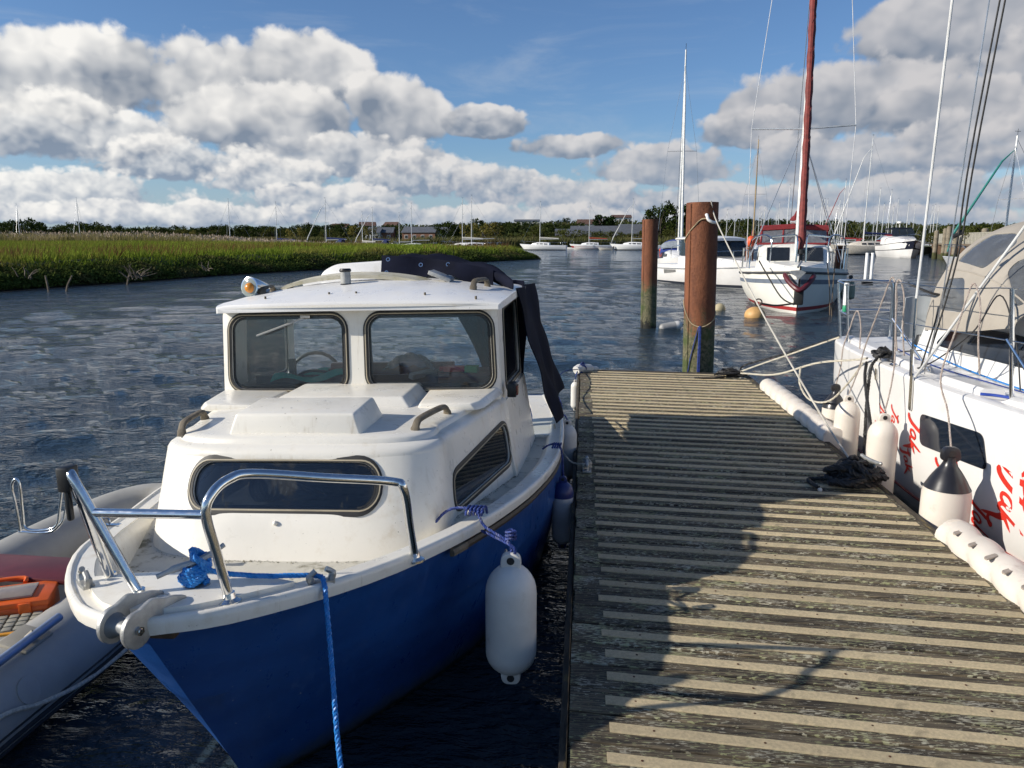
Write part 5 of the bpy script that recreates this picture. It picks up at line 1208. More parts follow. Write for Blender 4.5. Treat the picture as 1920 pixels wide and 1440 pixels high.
# lettering: brush strokes laid on the topside
RED = pm('red_lettering', (.62, .035, .022), .4, var=.05)
STRK = [([(-.42, .50), (-.36, .44), (-.26, .45), (-.18, .52), (-.14, .62)], .02, .085), ([(-.20, .50), (-.24, .20), (-.28, -.10), (-.36, -.30), (-.48, -.36)], .045, .055),
        ([(.14, .16), (.02, .22), (-.08, .08), (-.06, -.08), (.04, -.10), (.12, .02)], .03, .035), ([(.14, .20), (.12, .0), (.20, -.10), (.26, -.06)], .04, .03),
        ([(.36, .58), (.32, .30), (.28, .0), (.26, -.14)], .03, .045), ([(.56, .26), (.42, .12), (.33, .04)], .02, .06), ([(.34, .06), (.46, -.08), (.58, -.34), (.66, -.52)], .065, .015)]
def jak(y, z, s, rot):
    s *= 1.12
    t = None
    for k, (pts, w0, w1) in enumerate(STRK):
        P2 = crom([Vector((a, b, 0)) for a, b in pts], 5); n = len(P2); L_ = []; R_ = []
        for i, p in enumerate(P2):
            d = (P2[min(n-1, i+1)]-P2[max(0, i-1)]).normalized(); nn = Vector((-d.y, d.x, 0)); w = (w0+(w1-w0)*i/(n-1))*(1.35*min(1, (i+1)/3)*min(1, (n-i)/3))
            L_.append(p+nn*w*.9); R_.append(p-nn*w*.9)
        q = MB(YO); V = []
        for p in L_+R_:
            a = p.x*math.cos(rot)-p.y*math.sin(rot); b = p.x*math.sin(rot)+p.y*math.cos(rot); yy, zz = y-a*s, min(z+b*s, yz(y)-.03); V.append(skin(yy, zz, .0022))
        q.add(V, [(i, i+1, n+i+1, n+i) for i in range(n-1)]); q.build('letter_stroke', RED, yacht, smooth=0, fixn=False)
for (y, z, s, rot) in ((5.30, .715, .21, -1.75), (4.97, .52, .17, -2.0), (5.63, .74, .15, -1.9), (5.86, .72, .13, -1.7), (4.80, .60, .14, -2.5), (4.34, .58, .28, -1.9), (4.13, .80, .26, -2.3), (4.03, .60, .24, -1.5), (3.84, .44, .28, -2.2), (5.42, .50, .15, -1.3), (4.62, .38, .2, -1.9), (3.6, .72, .3, -1.8), (3.2, .55, .28, -2.3), (5.98, .56, .12, -2.1), (3.62, .32, .2, -1.5)): jak(y, z, s, rot)
q = MB(YO); q.tube(crom([skin(y, .235, .006) for y in (3.2, 3.8, 4.5, 5.2, 6, 6.8, 7.3)], 5), .010, 6); q.build('boot_line', pm('boot_red', (.30, .05, .04), .4), yacht)
# fenders and their lanyards
BLKCAP = pm('black_vinyl', (.022, .022, .026), .3, var=.2, dirt=(.3, .3, .3), dscale=12, dlo=.68, dhi=.75)
fender('fender', 'stout white fender with black cone top hanging below the yacht hull window', (2.088, 4.42, .24), .62, .128, FENDP, BLKCAP, .33, kind='buoy', eyes=1)
fender('fender', 'long plain pinkish white fender behind the black rope heap', (2.072, 5.36, .18), .68, .098, FENDP, eyes=1)
fender('fender', 'plain pinkish white fender crossed by the slanting rope, beside the fluted bumper', (2.085, 6.12, .14), .70, .095, FENDP, eyes=1)
fender('fender', 'white fender with black top at the yacht stern corner', (2.175, 6.72, .26), .54, .098, FENDP, BLKCAP, .34, kind='buoy', eyes=1)
for i, (a, b, c, lab) in enumerate((((2.088, 4.42, .84), (2.14, 4.75, 1.2), (2.30, 4.85, 1.715), 'speckled lanyard of the stout black-topped fender'), ((2.072, 5.36, .84), (2.16, 5.5, 1.2), (2.235, 5.78, 1.69), 'speckled lanyard of the fender behind the black rope heap'), ((2.085, 6.12, .82), (2.17, 6.1, 1.2), (2.25, 5.95, 1.70), 'speckled lanyard of the plain fender beside the fluted bumper'), ((2.175, 6.72, .78), (2.22, 6.75, 1.1), (2.31, 6.8, 1.38), 'speckled lanyard of the fender at the yacht stern corner'))):
    q = MB(); a, b, c = vec(a), vec(b), vec(c)
    q.rope(crom([a, a.lerp(b, .5)+Vector((.01, 0, 0)), b, b.lerp(c, .6), c, c+Vector((.02, -.02, .02)), c+Vector((.03, -.08, -.1)), c+Vector((.03, -.1, -.3)), c+Vector((.05, -.12, -.5))], 6), .0058, n=4)
    tag(q.build('lanyard', pm('speckled_rope', (.52, .46, .40), .8, base2=(.22, .16, .14), vscale=160)), lab, 'rope')
q = MB(); q.rope(coil((2.27, 6.02, 1.11), .08, .10, .10, 26, .012, 31, 5), .012, n=4); q.rope(crom([(2.22, 5.98, 1.12), (2.16, 5.92, 1.05), (2.13, 5.86, .8), (2.10, 5.75, .5), (2.06, 5.6, .30)], 6), .013, n=4)
tag(q.build('mooring_rope', ROPEBLK), 'thick black rope bundled on the yacht side cleat and hanging down', 'rope')
# ------------------------------------------------------------------ generic sailing boat (local frame: bow along +Y, waterline z = 0)
def lin(t, *tab): return interp(tab, t)
def hull_parts(root, L, B, fb, fs, mat, rake=.10, full=.62, tr=.72, deckmat=None, stripe=None, boot=None, n=18):
    """fair hull: returns half-beam(y), sheer(y)"""
    st = [0, .03, .08, .15, .25, .35, .45, .55, .65, .75, .83, .9, .95, .98, 1.0]
    half = lambda u: B/2*interp([(0, tr), (.25, .94), (.45, 1.0), (.62, .93), (.78, .70), (.9, .38), (.97, .13), (1.0, .012)], u)
    shr = lambda u: fs+(fb-fs)*u**2
    def pt(u, k, side):     # k: 1 sheer .. 0 waterline .. <0 below
        y = -L/2+L*u-(1-k)*rake*L*u**6-(1-k)*.03*L*(1-u)**6*0
        b = half(u)*(1-.16*(1-max(k, 0))**2.2*(1+1.2*u)) if k >= 0 else half(u)*(1-.16*(1+1.2*u))*(1+k*1.3)
        return Vector((side*max(.004, b), y, shr(u)*k if k >= 0 else k*.5))
    ks = [1, .9, .75, .6, .45, .3, .15, 0, -.3, -.7]
    q = MB()
    for s in (-1, 1): q.grid(lambda a, b: pt(st[round(a*14)], ks[round(b*9)], s), 14, 9, s > 0)
    T = [pt(0, k, -1) for k in ks]+[pt(0, k, 1) for k in reversed(ks)]; q.add(T, [tuple(range(len(T)))])
    q.build('hull', mat, root, smooth=40)
    q = MB(); q.grid(lambda a, b: (Vector((pt(st[round(a*14)], 1, 1).x*(2*b-1), pt(st[round(a*14)], 1, 1).y, shr(st[round(a*14)])+.03*L/8*(1-(2*b-1)**2)))), 14, 8); q.build('deck', deckmat or WHITEP, root, smooth=40)
    for nm, sp in (('stripe', stripe), ('boot_stripe', boot)):
        if sp:
            m_, k0, k1 = sp
            for s in (-1, 1):
                q = MB(); q.grid(lambda a, b: pt(st[round(a*14)], k0+(k1-k0)*b, s)*1.0+Vector((s*.006, .006 if a > .95 else 0, 0)), 14, 1, s > 0); q.build(nm, m_, root, smooth=40)
    return half, shr, pt
def part(root, name, mat, fn, **kw): q = MB(); fn(q); return q.build(name, mat, root, **kw)
def seg(root, name, mat, a, b, r, n=6): q = MB(); q.tube([a, b], r, n); return q.build(name, mat, root)
SAILB = pm('sail_cover_blue', (.015, .03, .12), .8); SAILR = pm('sail_cover_red', (.28, .03, .03), .8); SAILC = pm('sail_cover_cream', (.6, .57, .5), .8)
WINB = pm('boat_window', (.015, .018, .022), .12, spec=.8); MASTW = pm('mast_white', (.74, .74, .71), .4, .2); WOODM = pm('mast_wood', (.42, .30, .15), .5)
def sailboat(name, label, loc, rz, L=8, mh=10, hullm=None, cover=None, hood=None, furl=None, group=None, stripe=None, boot=None, mastm=None, B=None, detail=1, ketch=0):
    B = B or L*.32; t = thing(name, label, 'sailboat', loc, rz, group); hullm = hullm or WHITEP
    fb, fs = .125*L, .095*L
    half, shr, pt = hull_parts(t, L, B, fb, fs, hullm, stripe=stripe, boot=boot)
    # coachroof
    q = MB(); rg = []
    for y, w, h in ((-.14, .30, .055), (.0, .32, .06), (.12, .27, .052), (.22, .16, .03), (.25, .12, .004)):
        z = shr(.5+y); rg.append([(-w*B, y*L, z), (-w*B*.86, y*L, z+h*L*.8), (-w*B*.6, y*L, z+h*L), (w*B*.6, y*L, z+h*L), (w*B*.86, y*L, z+h*L*.8), (w*B, y*L, z)])
    q.loft(rg); q.build('coachroof', hullm, t, smooth=30)
    for s in (-1, 1):
        for k, (y0, y1) in enumerate(((-.11, -.03), (-.01, .06), (.08, .13))):
            def wn(a, b):
                y = y0+(y1-y0)*a; w = interp([(-.14, .30), (0, .32), (.12, .27), (.22, .16)], y); h = interp([(-.14, .055), (0, .06), (.12, .052), (.22, .03)], y)
                return (s*(w*B*(1-.14*(.3+.45*b))+.012), y*L, shr(.5+y)+h*L*.8*(.3+.45*b)+.006)
            q = MB(); q.grid(wn, 3, 1); q.build('window', WINB, t)
    my = .07*L; z0 = shr(.57)+.05*L
    mm = mastm or MASTW
    part(t, 'mast', mm, lambda q: q.tube([(0, my, z0-.06*L), (0, my-.004*mh, mh*.55), (0, my-.012*mh, mh)], [.065 if L > 6 else .05, .06, .045], 8))
    part(t, 'boom', ALU, lambda q: q.tube([(0, my-.05, z0+.07*L), (0, -.34*L, z0+.075*L)], .045, 8))
    if cover: part(t, 'sail_cover', cover, lambda q: q.tube([(0, my-.02, z0+.15*L), (0, my-.1, z0+.10*L), (0, -.1*L, z0+.095*L), (0, -.33*L, z0+.085*L)], [.05, .15, .13, .08], 8))
    top = (0, my-.012*mh, mh*.98)
    if furl: part(t, 'furled_jib', furl, lambda q: q.tube([(0, .47*L, fb+.25), (0, .44*L, fb+1.2), (0, my+.08*L, mh*.82), (0, my, mh*.9)], [.03, .075, .05, .02], 8))
    else: seg(t, 'forestay', WIRE, (0, .485*L, fb), (0, my, mh*.93), .012, 5)
    seg(t, 'backstay', WIRE, (0, -.49*L, fs), top, .010, 5)
    for s in (-1, 1):
        sp = (s*B*.30, my-.02*L, mh*.56)
        seg(t, 'spreader', ALU, (0, my, mh*.56), sp, .018, 5); q = MB(); q.tube([(s*half(.56), my-.03*L, shr(.56)), sp, (0, my, mh*.93)], .009, 5); q.build('shroud', WIRE, t)
    part(t, 'masthead_vane', BLACK, lambda q: (q.tube([(0, my-.012*mh, mh), (0, my-.012*mh, mh+.35)], .012, 5), q.tube([(0, my-.012*mh-.18, mh+.22), (0, my-.012*mh+.18, mh+.22)], .012, 5)))
    if detail:
        part(t, 'pulpit', STEEL, lambda q: (q.tube(crom([(-half(.90), .40*L, shr(.9)), (-half(.91), .41*L, shr(.9)+.6), (0, .49*L, fb+.62), (half(.91), .41*L, shr(.9)+.6), (half(.90), .40*L, shr(.9))], 4), .02, 6)))
        part(t, 'pushpit', STEEL, lambda q: (q.tube(crom([(-half(.1), -.40*L, shr(.1)), (-half(.1), -.40*L, shr(.1)+.6), (-half(0)*.9, -.49*L, fs+.6), (half(0)*.9, -.49*L, fs+.6), (half(.1), -.40*L, shr(.1)+.6), (half(.1), -.40*L, shr(.1))], 4), .02, 6)))
        for s in (-1, 1):
            q = MB(); q.tube([(s*half(.1), -.40*L, shr(.1)+.58), (s*half(.4), -.1*L, shr(.4)+.58), (s*half(.7), .2*L, shr(.7)+.58), (s*half(.91), .41*L, shr(.9)+.6)], .008, 5); q.build('guard_wire', WIRE, t)
    if hood:
        q = MB(); n = 12
        q.sheet(lambda a, b: (-(B*.36)*math.cos(math.pi*b), (-.13-.14*a)*L, shr(.35)+.035*L+(.02+.085*min(1, a*2.2))*L*math.sin(math.pi*b)**.6), 5, n, .02); h = q.build('spray_hood', hood, t, smooth=50)
        q = MB(); q.sheet(lambda a, b: (-(B*.37)*math.cos(math.pi*(.12+.76*b)), (-.135-.05*a)*L-.02+.0, shr(.35)+.055*L+(.022+.05*a)*L*math.sin(math.pi*(.12+.76*b))**.6+.03), 2, 10, .005); q.build('hood_pane', pm('hood_vinyl', (.30, .33, .36), .1), h)
    if ketch: part(t, 'mizzen_mast', mm, lambda q: q.tube([(0, -.36*L, fs), (0, -.36*L, mh*.66)], .05, 8))
    return t

# red-canopy motor sailer ------------------------------------------------
ms = thing('motor_sailer', 'white motor sailer with dark red canopy and red furled sail on a mooring', 'boat', (6.64, 25.52, 0), math.pi-R(12))
L, B = 8.7, 3.25
WHULL = pm('white_hull_warm', (.80, .775, .70), .35, var=.04, vscale=1.2)
GREYS = pm('grey_band', (.17, .20, .25), .5); REDB = pm('boot_red2', (.36, .03, .03), .5); MAROON = pm('maroon_canvas', (.22, .018, .022), .8, var=.12)
half, shr, pt = hull_parts(ms, L, B, 1.30, 1.02, WHULL, rake=.045, tr=.85, stripe=(GREYS, .74, .64), boot=(REDB, .15, .07))
half0 = half
for s in (-1, 1):
    q = MB(); q.tube([pt(u, .885, s)+Vector((s*.015, 0, 0)) for u in (0, .1, .25, .4, .55, .7, .82, .9, .96, 1.0)], .035, 8); q.build('rubbing_strake', pm('dark_strake', (.06, .06, .06), .6), ms)
q = MB(); rg = []   # raised coach house
for y, w, z in ((-2.2, 1.14, 1.84), (.1, 1.12, 1.84), (.35, 1.08, 1.80), (1.0, .98, 1.32), (2.4, .62, 1.30), (3.2, .30, 1.28)):
    zz = shr(.5+y/L)-.02; rg.append([(-w, y, zz), (-w*.93, y, z-.08), (-w*.8, y, z), (0, y, z+.05), (w*.8, y, z), (w*.93, y, z-.08), (w, y, zz)])
q.loft(rg); q.build('coach_house', WHULL, ms, smooth=28)
for (x0, x1) in ((-.82, -.16), (.16, .82)):
    q = MB(); q.add([(x0, .985, 1.375), (x1, .985, 1.375), (x1*.95, .46, 1.775), (x0*.95, .46, 1.775)], [(0, 1, 2, 3)]); q.sheet(lambda a, b: (x0+(x1-x0)*a, .98-.5*b, 1.38+.38*b), 2, 2, .01); q.build('windscreen', WINB, ms)
for s in (-1, 1):
    for y0, y1 in ((-1.9, -1.0), (-.9, .15)):
        q = MB(); q.sheet(lambda a, b: (s*(1.10-.055*b-.005+.012), y0+(y1-y0)*a, 1.36+.30*b), 2, 1, .01*s); q.build('side_window', WINB, ms)
q = MB(); q.sheet(lambda a, b: (-1.12*math.copysign(abs(math.cos(math.pi*b))**.55, math.cos(math.pi*b)), -.55-1.9*a, 1.82+.64*math.sin(math.pi*b)**.45*(.72+.28*min(1, a*3))), 8, 22, .02); cn = q.build('canopy', MAROON, ms, smooth=50)
q = MB(); q.sheet(lambda a, b: (-(1.0)+2.0*a, -.40-.18*b, 1.90+.44*b), 6, 3, .01); q.build('canopy_pane', glass_mat('canopy_vinyl', (.45, .48, .52), .08, .5, (.30, .31, .34)), cn)
for x in (-1.02, -.34, .34, 1.02):
    q = MB(); q.tube([(x, -.37, 1.86), (x*.97, -.58, 2.34)], .03, 6); q.build('canopy_seam', MAROON, cn)
q = MB(); q.tube([(-1.10, -.36, 1.88), (1.10, -.36, 1.88)], .035, 6); q.build('canopy_seam', MAROON, cn)
q = MB(); q.tube([(-1.04, -.60, 2.36), (0, -.62, 2.42), (1.04, -.60, 2.36)], .10, 6); q.build('canopy_seam', MAROON, cn)
part(ms, 'mast', MASTW, lambda q: q.tube([(-.05, .75, 1.5), (-.05, .72, 6), (-.05, .68, 11.5)], [.07, .07, .06], 12))
part(ms, 'boom', ALU, lambda q: q.tube([(0, .6, 2.55), (0, -3.0, 2.62)], .06, 8))
part(ms, 'sail_cover', MAROON, lambda q: q.tube([(0, .62, 2.85), (0, .4, 2.68), (0, -1, 2.69), (0, -2.9, 2.71)], [.05, .11, .10, .06], 8))
q = MB(); pth = [Vector((0, 4.15-.33*z*1.0*(3.3/9.5)/.33*1.0, 1.75+z)) for z in [i*.25 for i in range(36)]]
q.tube(pth, [.04]+[.095+.012*math.sin(i*1.9) for i in range(1, 35)]+[.075], 10); q.rope(pth, .10, pitch=.9, n=5, strands=1); q.build('furled_sail', pm('brick_red_sail', (.21, .035, .028), .75, var=.2, vscale=8), ms)
q = MB(); q.lathe([(.05, 1.40), (.05, 1.62), (.11, 1.64), (.11, 1.75), (.04, 1.78)], 14, Matrix.Translation((0, 4.15, 0))); q.build('furler_drum', BLACK, ms)
for s in (-1, 1):
    sp = Vector((s*1.48, .55, 5.36)); seg(ms, 'spreader', ALU, (0, .7, 5.28), sp, .03); q = MB(); q.tube([(s*1.42, .2, 1.3), sp, (s*1.05, .55, 9.5), (0, .68, 11.2)], .011, 5); q.build('shroud', pm('white_wire', (.72, .72, .72), .4), ms)
    seg(ms, 'lower_shroud', WIRE, (s*1.38, .7, 1.3), (0, .7, 5.2), .012, 5); seg(ms, 'aft_shroud', WIRE, (s*1.40, -.5, 1.3), (0, .7, 5.2), .010, 5)
    q = MB(); q.tube(crom([(s*half(.72), .22*L, shr(.72)), (s*half(.72)*.98, .225*L, 2.0), (s*half(.86)*.96, .36*L, 2.08), (s*half(.86)*.95, .36*L, 1.38)], 4), .022, 6); q.build('rail', STEEL, ms)
    q = MB(); q.tube(crom([(s*half(.86)*.95, .36*L, 2.08), (s*.25, .46*L, 2.12), (s*.12, .485*L, 2.05), (s*.12, .49*L, 1.42)], 4), .022, 6); q.build('pulpit', STEEL, ms)
    for u in (.15, .35, .55): seg(ms, 'stanchion', STEEL, (s*half(u)*.97, (u-.5)*L, shr(u)), (s*half(u)*.97, (u-.5)*L, shr(u)+.65), .016)
    q = MB(); q.tube([(s*half(u)*.97, (u-.5)*L, shr(u)+.63) for u in (.15, .35, .55, .72)], .008, 5); q.build('guard_wire', WIRE, ms)
seg(ms, 'backstay', WIRE, (0, -4.3, 1.2), (0, .68, 11.4), .012, 5)
q = MB(); ha = hull_parts
q.tube(crom([(-.38, 4.0, 1.08), (-.28, 4.25, .92), (-.12, 4.46, .76), (0, 4.52, .70), (.12, 4.46, .76), (.28, 4.25, .92), (.38, 4.0, 1.10)], 5), [.04]+[.07]*29+[.04], 10); q.build('bow_fender', pm('maroon_vinyl', (.10, .012, .02), .45), ms)
q = MB(); q.prism([(-.06, -.30), (.04, -.36), (.10, -.18), (.42, .0), (.36, .12), (-.1, .16), (-.34, .05)], lambda a, b, h: (a*.55+.05, 4.48+h, 1.14+b*.5), 0, .05); q.tube([(0, 4.45, 1.45), (.08, 4.7, 1.30)], .03); q.build('anchor', GALV, ms)
q = MB(); q.box((.0, 4.36, .52), (.24, .12, .46)); q.build('stem_pad', RUBBER, ms, bevel=.03)
q = MB(); q.tube(crom([(-.9, 3.6, 1.4), (-.88, 3.9, 1.0), (-.86, 4.1, .4), (-.88, 4.15, 0)], 4), .014, 5); q.tube(crom([(-.7, 3.75, 1.4), (-.78, 4.0, .8), (-.82, 4.25, .02)], 4), .014, 5); q.build('mooring_strop', pm('brown_rope', (.16, .12, .08), .9), ms)
q = MB(); q.tube(crom([(1.05, 3.3, 1.42), (.85, 3.85, 1.1), (.45, 4.4, .5), (.1, 4.5, .3)], 4), .02, 5); q.build('black_strop', ROPEBLK, ms)
fender('fender', 'dark topped grey-green fender on the red-canopy boat', (8.05, 24.3, .22), .75, .15, pm('greengrey_fender', (.30, .33, .24), .5), BLKCAP, .2, kind='buoy', eyes=1)
# yellow mooring buoy
by = thing('mooring_buoy', 'yellow mooring buoy with iron ring in front of the red-canopy boat', 'buoy', (4.48, 20.6, 0))
q = MB(); q.ball((0, 0, .06), .27, 20, 12, (1, 1, .85)); q.build('float', pm('buoy_yellow', (.62, .36, .13), .55, dirt=(.3, .22, .1), dscale=5), by)
q = MB(); q.lathe([(.262, -.14), (.275, -.06), (.274, -.01), (.262, .015)], 20); q.build('weed_band', pm('weed', (.025, .025, .015), .9), by)
q = MB(); q.tube([(.07+.09*math.cos(R(a)), 0, .40+.09*math.sin(R(a))) for a in range(0, 360, 20)], .018, 8, closed=True); q.tube([(.04, 0, .24), (.05, 0, .33)], .03); q.build('ring', pm('iron', (.07, .05, .04), .7, .3), by)
q = MB(); q.tube(crom([(4.58, 20.6, .38), (4.8, 20.7, .34), (5.1, 20.9, .30), (5.6, 21.2, .33)], 5), .025, 6); tag(q.build('buoy_strop', pm('brown_rope')if 0 else MATS['brown_rope']), 'dark strop from the yellow buoy to the red-canopy boat', 'rope')
q = MB(); q.ball((3.95, 22.8, .03), .17, 14, 8); tag(q.build('pick_up_buoy', pm('dull_buoy', (.42, .36, .22), .6)), 'small dull float behind the yellow mooring buoy', 'buoy')
fl = fender('floating_fender', 'white fender floating on the water beside the standing pile', (1.72, 17.6, .03), .62, .10, pm('fender_grey', (.34, .34, .33), .5), FENDW, .3, eyes=1)
fl.rotation_euler = (0, R(82), .25)

# white pilothouse cruiser behind the thick pile ---------------------------
pc = thing('pilothouse_cruiser', 'white pilothouse motor cruiser lying behind the thick rusty pile', 'boat', (5.95, 35.3, 0), math.pi+R(24)); pc.scale = (.95, .92, .76)
half, shr, pt = hull_parts(pc, 7.6, 2.75, 1.55, 1.15, GELW, rake=.09, tr=.92, boot=(pm('dark_boot', (.03, .035, .05), .5), .13, .02))
q = MB(); q.loft([[(-w, y, 1.2), (-w*.97, y, z-.1), (-w*.85, y, z), (w*.85, y, z), (w*.97, y, z-.1), (w, y, 1.2)] for y, w, z in ((-1.9, 1.05, 1.72), (.6, 1.02, 1.72), (1.6, .85, 1.60), (2.6, .45, 1.50))]); q.build('cabin_base', GELW, pc, smooth=30)
q = MB(); q.loft([[(-w, y, z-.10), (-w*1.0, y, z-.03), (-w*.8, y, z+.03), (0, y, z+.07), (w*.8, y, z+.03), (w, y, z-.03), (w, y, z-.10)] for y, w, z in ((-2.5, .9, 2.74), (-2.2, 1.05, 2.78), (.0, 1.05, 2.80), (.7, .92, 2.74), (.85, .8, 2.69))]); q.build('hardtop', GELW, pc, smooth=35)
for s in (-1, 1):
    for y0, y1, dy in ((-1.9, -1.0, 0), (-.9, .3, .15)):
        q = MB(); q.sheet(lambda a, b: (s*(1.0-.05*b), y0+(y1-y0)*a+dy*(1-b)*a, 1.72+.93*b), 2, 1, .015*s); q.build('side_window', glass_mat('cruiser_glass', (.35, .40, .45), .02, .4, (.06, .08, .10)), pc)
    q = MB(); q.tube([(s*.98, 1.15, 1.7), (s*.95, .62, 2.7)], .045, 6); q.build('pillar', GELW, pc)
    q = MB(); q.tube([(s*1.0, -.95, 1.7), (s*.96, -.95, 2.7)], .05, 6); q.build('pillar', GELW, pc)
    q = MB(); q.tube(crom([(s*half(.6), .1*7.6, shr(.6)), (s*half(.62), .9, shr(.62)+.6), (s*half(.85), 2.7, shr(.85)+.62), (s*.15, 3.75, 2.15), (0, 3.8, 2.15)], 4), .02, 6); q.build('bow_rail', STEEL, pc)
    for u in (.7, .82, .92): seg(pc, 'stanchion', STEEL, (s*half(u)*.95, (u-.5)*7.6, shr(u)), (s*half(u)*.97, (u-.5)*7.6, shr(u)+.6), .014)
    q = MB(); q.grid(lambda a, b: pt(.12+.16*a, .62+(.12 if b else -.10*(1-a))*1.0, s)+Vector((s*.012, 0, 0)), 6, 1); q.build('swoosh_mark', pm('mark_grey', (.2, .2, .19), .4), pc)
for x0, x1 in ((-.9, -.05), (.05, .9)):
    q = MB(); q.sheet(lambda a, b: ((x0+(x1-x0)*a)*(1-.08*b), 1.2-.5*b, 1.70+.97*b), 2, 1, .015); q.build('windscreen', MATS['cruiser_glass'], pc)
for s in (-1, 1):
    q = MB(); q.tube([pt(u, .80, s)+Vector((s*.02, 0, 0)) for u in (0, .1, .25, .4, .55, .7, .82, .9, .96, 1.0)], .03, 6); q.build('rubbing_strake', pm('strake_grey', (.30, .31, .32), .5), pc)
# yacht with blue spray hood further back
sailboat('sailing_yacht', 'white yacht with blue spray hood moored behind the thick rusty pile', (5.6, 47.5, 0), math.pi-R(4), 8.6, 12.6, GELW, None, pm('blue_canvas', (.02, .045, .22), .8), furl=pm('white_furl', (.75, .75, .72), .6), boot=(MATS['dark_boot'], .12, .0))
pile((6.9, 33.4, 0), .16, 1.75, 'short rusty pile between the pilothouse cruiser and the red-canopy boat')
pile((9.0, 28.4, 0), .17, 1.55, 'short rusty pile at the stern of the red-canopy boat')
q = MB(); q.ball((6.9, 33.2, 1.95), .19, 14, 8, (1, 1, 1.2)); tag(q.build('orange_buoy', pm('orange_red', (.70, .10, .03), .5)), 'orange float on top of the short rusty pile', 'buoy')
# ------------------------------------------------------------------ marsh bank on the left
SHORE = [(-75, -25), (-52, -2), (-34, 16), (-24.2, 26), (-22.6, 30), (-21.3, 36), (-20.4, 42), (-18.6, 48.5), (-15.6, 56), (-12.4, 63), (-9.0, 71), (-6.2, 77.5), (-4.6, 81)]
BACK = [(-4.6, 81), (-9, 85.5), (-20, 92), (-40, 97), (-70, 101), (-120, 104), (-260, 106)]
shp = [Vector((x, y, 0)) for x, y in SHORE]; SHc = crom(shp, 8); BKc = crom([Vector((x, y, 0)) for x, y in BACK], 6)
poly_bank = [(p.x, p.y) for p in SHc]+[(p.x, p.y) for p in BKc[1:]]+[(-260, -25)]
pb = np.array(poly_bank)
def np_inside(x, y):
    c = np.zeros(x.shape, bool); j = len(pb)-1
    for i in range(len(pb)):
        xi, yi = pb[i]; xj, yj = pb[j]
        cond = ((yi > y) != (yj > y)) & (x < (xj-xi)*(y-yi)/(yj-yi+1e-12)+xi); c ^= cond; j = i
    return c
SA = np.array([(p.x, p.y) for p in SHc]+[(p.x, p.y) for p in BKc[1:]])
def np_edge(x, y):
    d = np.full(x.shape, 1e9)
    for i in range(len(SA)-1):
        ax, ay = SA[i]; bx, by = SA[i+1]; dx, dy = bx-ax, by-ay; t = np.clip(((x-ax)*dx+(y-ay)*dy)/(dx*dx+dy*dy), 0, 1)
        d = np.minimum(d, np.hypot(x-ax-t*dx, y-ay-t*dy))
    return d
def snoise(x, y, s, seed=0):
    rs = np.random.RandomState(seed); v = np.zeros_like(x)
    for i in range(7):
        a = rs.uniform(0, 6.28); k = s*(1.0+.55*i); v += np.sin(k*(x*np.cos(a)+y*np.sin(a))+rs.uniform(0, 6.28))/(1+.5*i)
    return v/3.2
def bank_h(x, y):
    e = np_edge(x, y); ins = np_inside(x, y)
    h = np.where(ins, .12+.95*np.clip((e-.5)/1.6, 0, 1)**.7+.10*np.clip(e/25, 0, 1), -.5*np.clip(e, 0, 1))
    return h+np.where(ins, .07*snoise(x, y, .9, 3)+.05*snoise(x, y, 2.7, 4), 0)*np.clip(e, 0, 1)
MEAD = pm('meadow_soil', (.075, .085, .028), .95, base2=(.05, .045, .022), var=.3, vscale=.35)
xs = np.concatenate([np.linspace(-150, -46, 40), np.arange(-45, 1.01, .65)]); ysb = np.concatenate([np.linspace(-20, 17, 20), np.arange(18, 92, .75), np.linspace(93, 112, 14)])
Xg, Yg = np.meshgrid(xs, ysb); Zg = bank_h(Xg, Yg)
nx, ny = len(xs), len(ysb); i = np.arange(ny-1)[:, None]; j = np.arange(nx-1)[None, :]
F = np.stack([i*nx+j, i*nx+j+1, (i+1)*nx+j+1, (i+1)*nx+j], -1).reshape(-1, 4)
keep = (Zg.ravel()[F] > -.45).any(1)
np_mesh('marsh_ground', np.stack([Xg, Yg, Zg], -1).reshape(-1, 3), F[keep], MEAD, 'structure', True)
# mud foreshore
q = MB(); q.loft([[p+Vector((0, 0, 0)), p+Vector((0, 0, .05)), p+Vector((-1.2, .4, .22)), p+Vector((-1.2, .4, -.1))] for p in [Vector((p.x+.25, p.y-.25, -.03)) for p in SHc]]); structure(q.build('mud_bank', pm('wet_mud', (.030, .025, .018), .45, var=.3, vscale=3, bump=.6, bscale=12)))

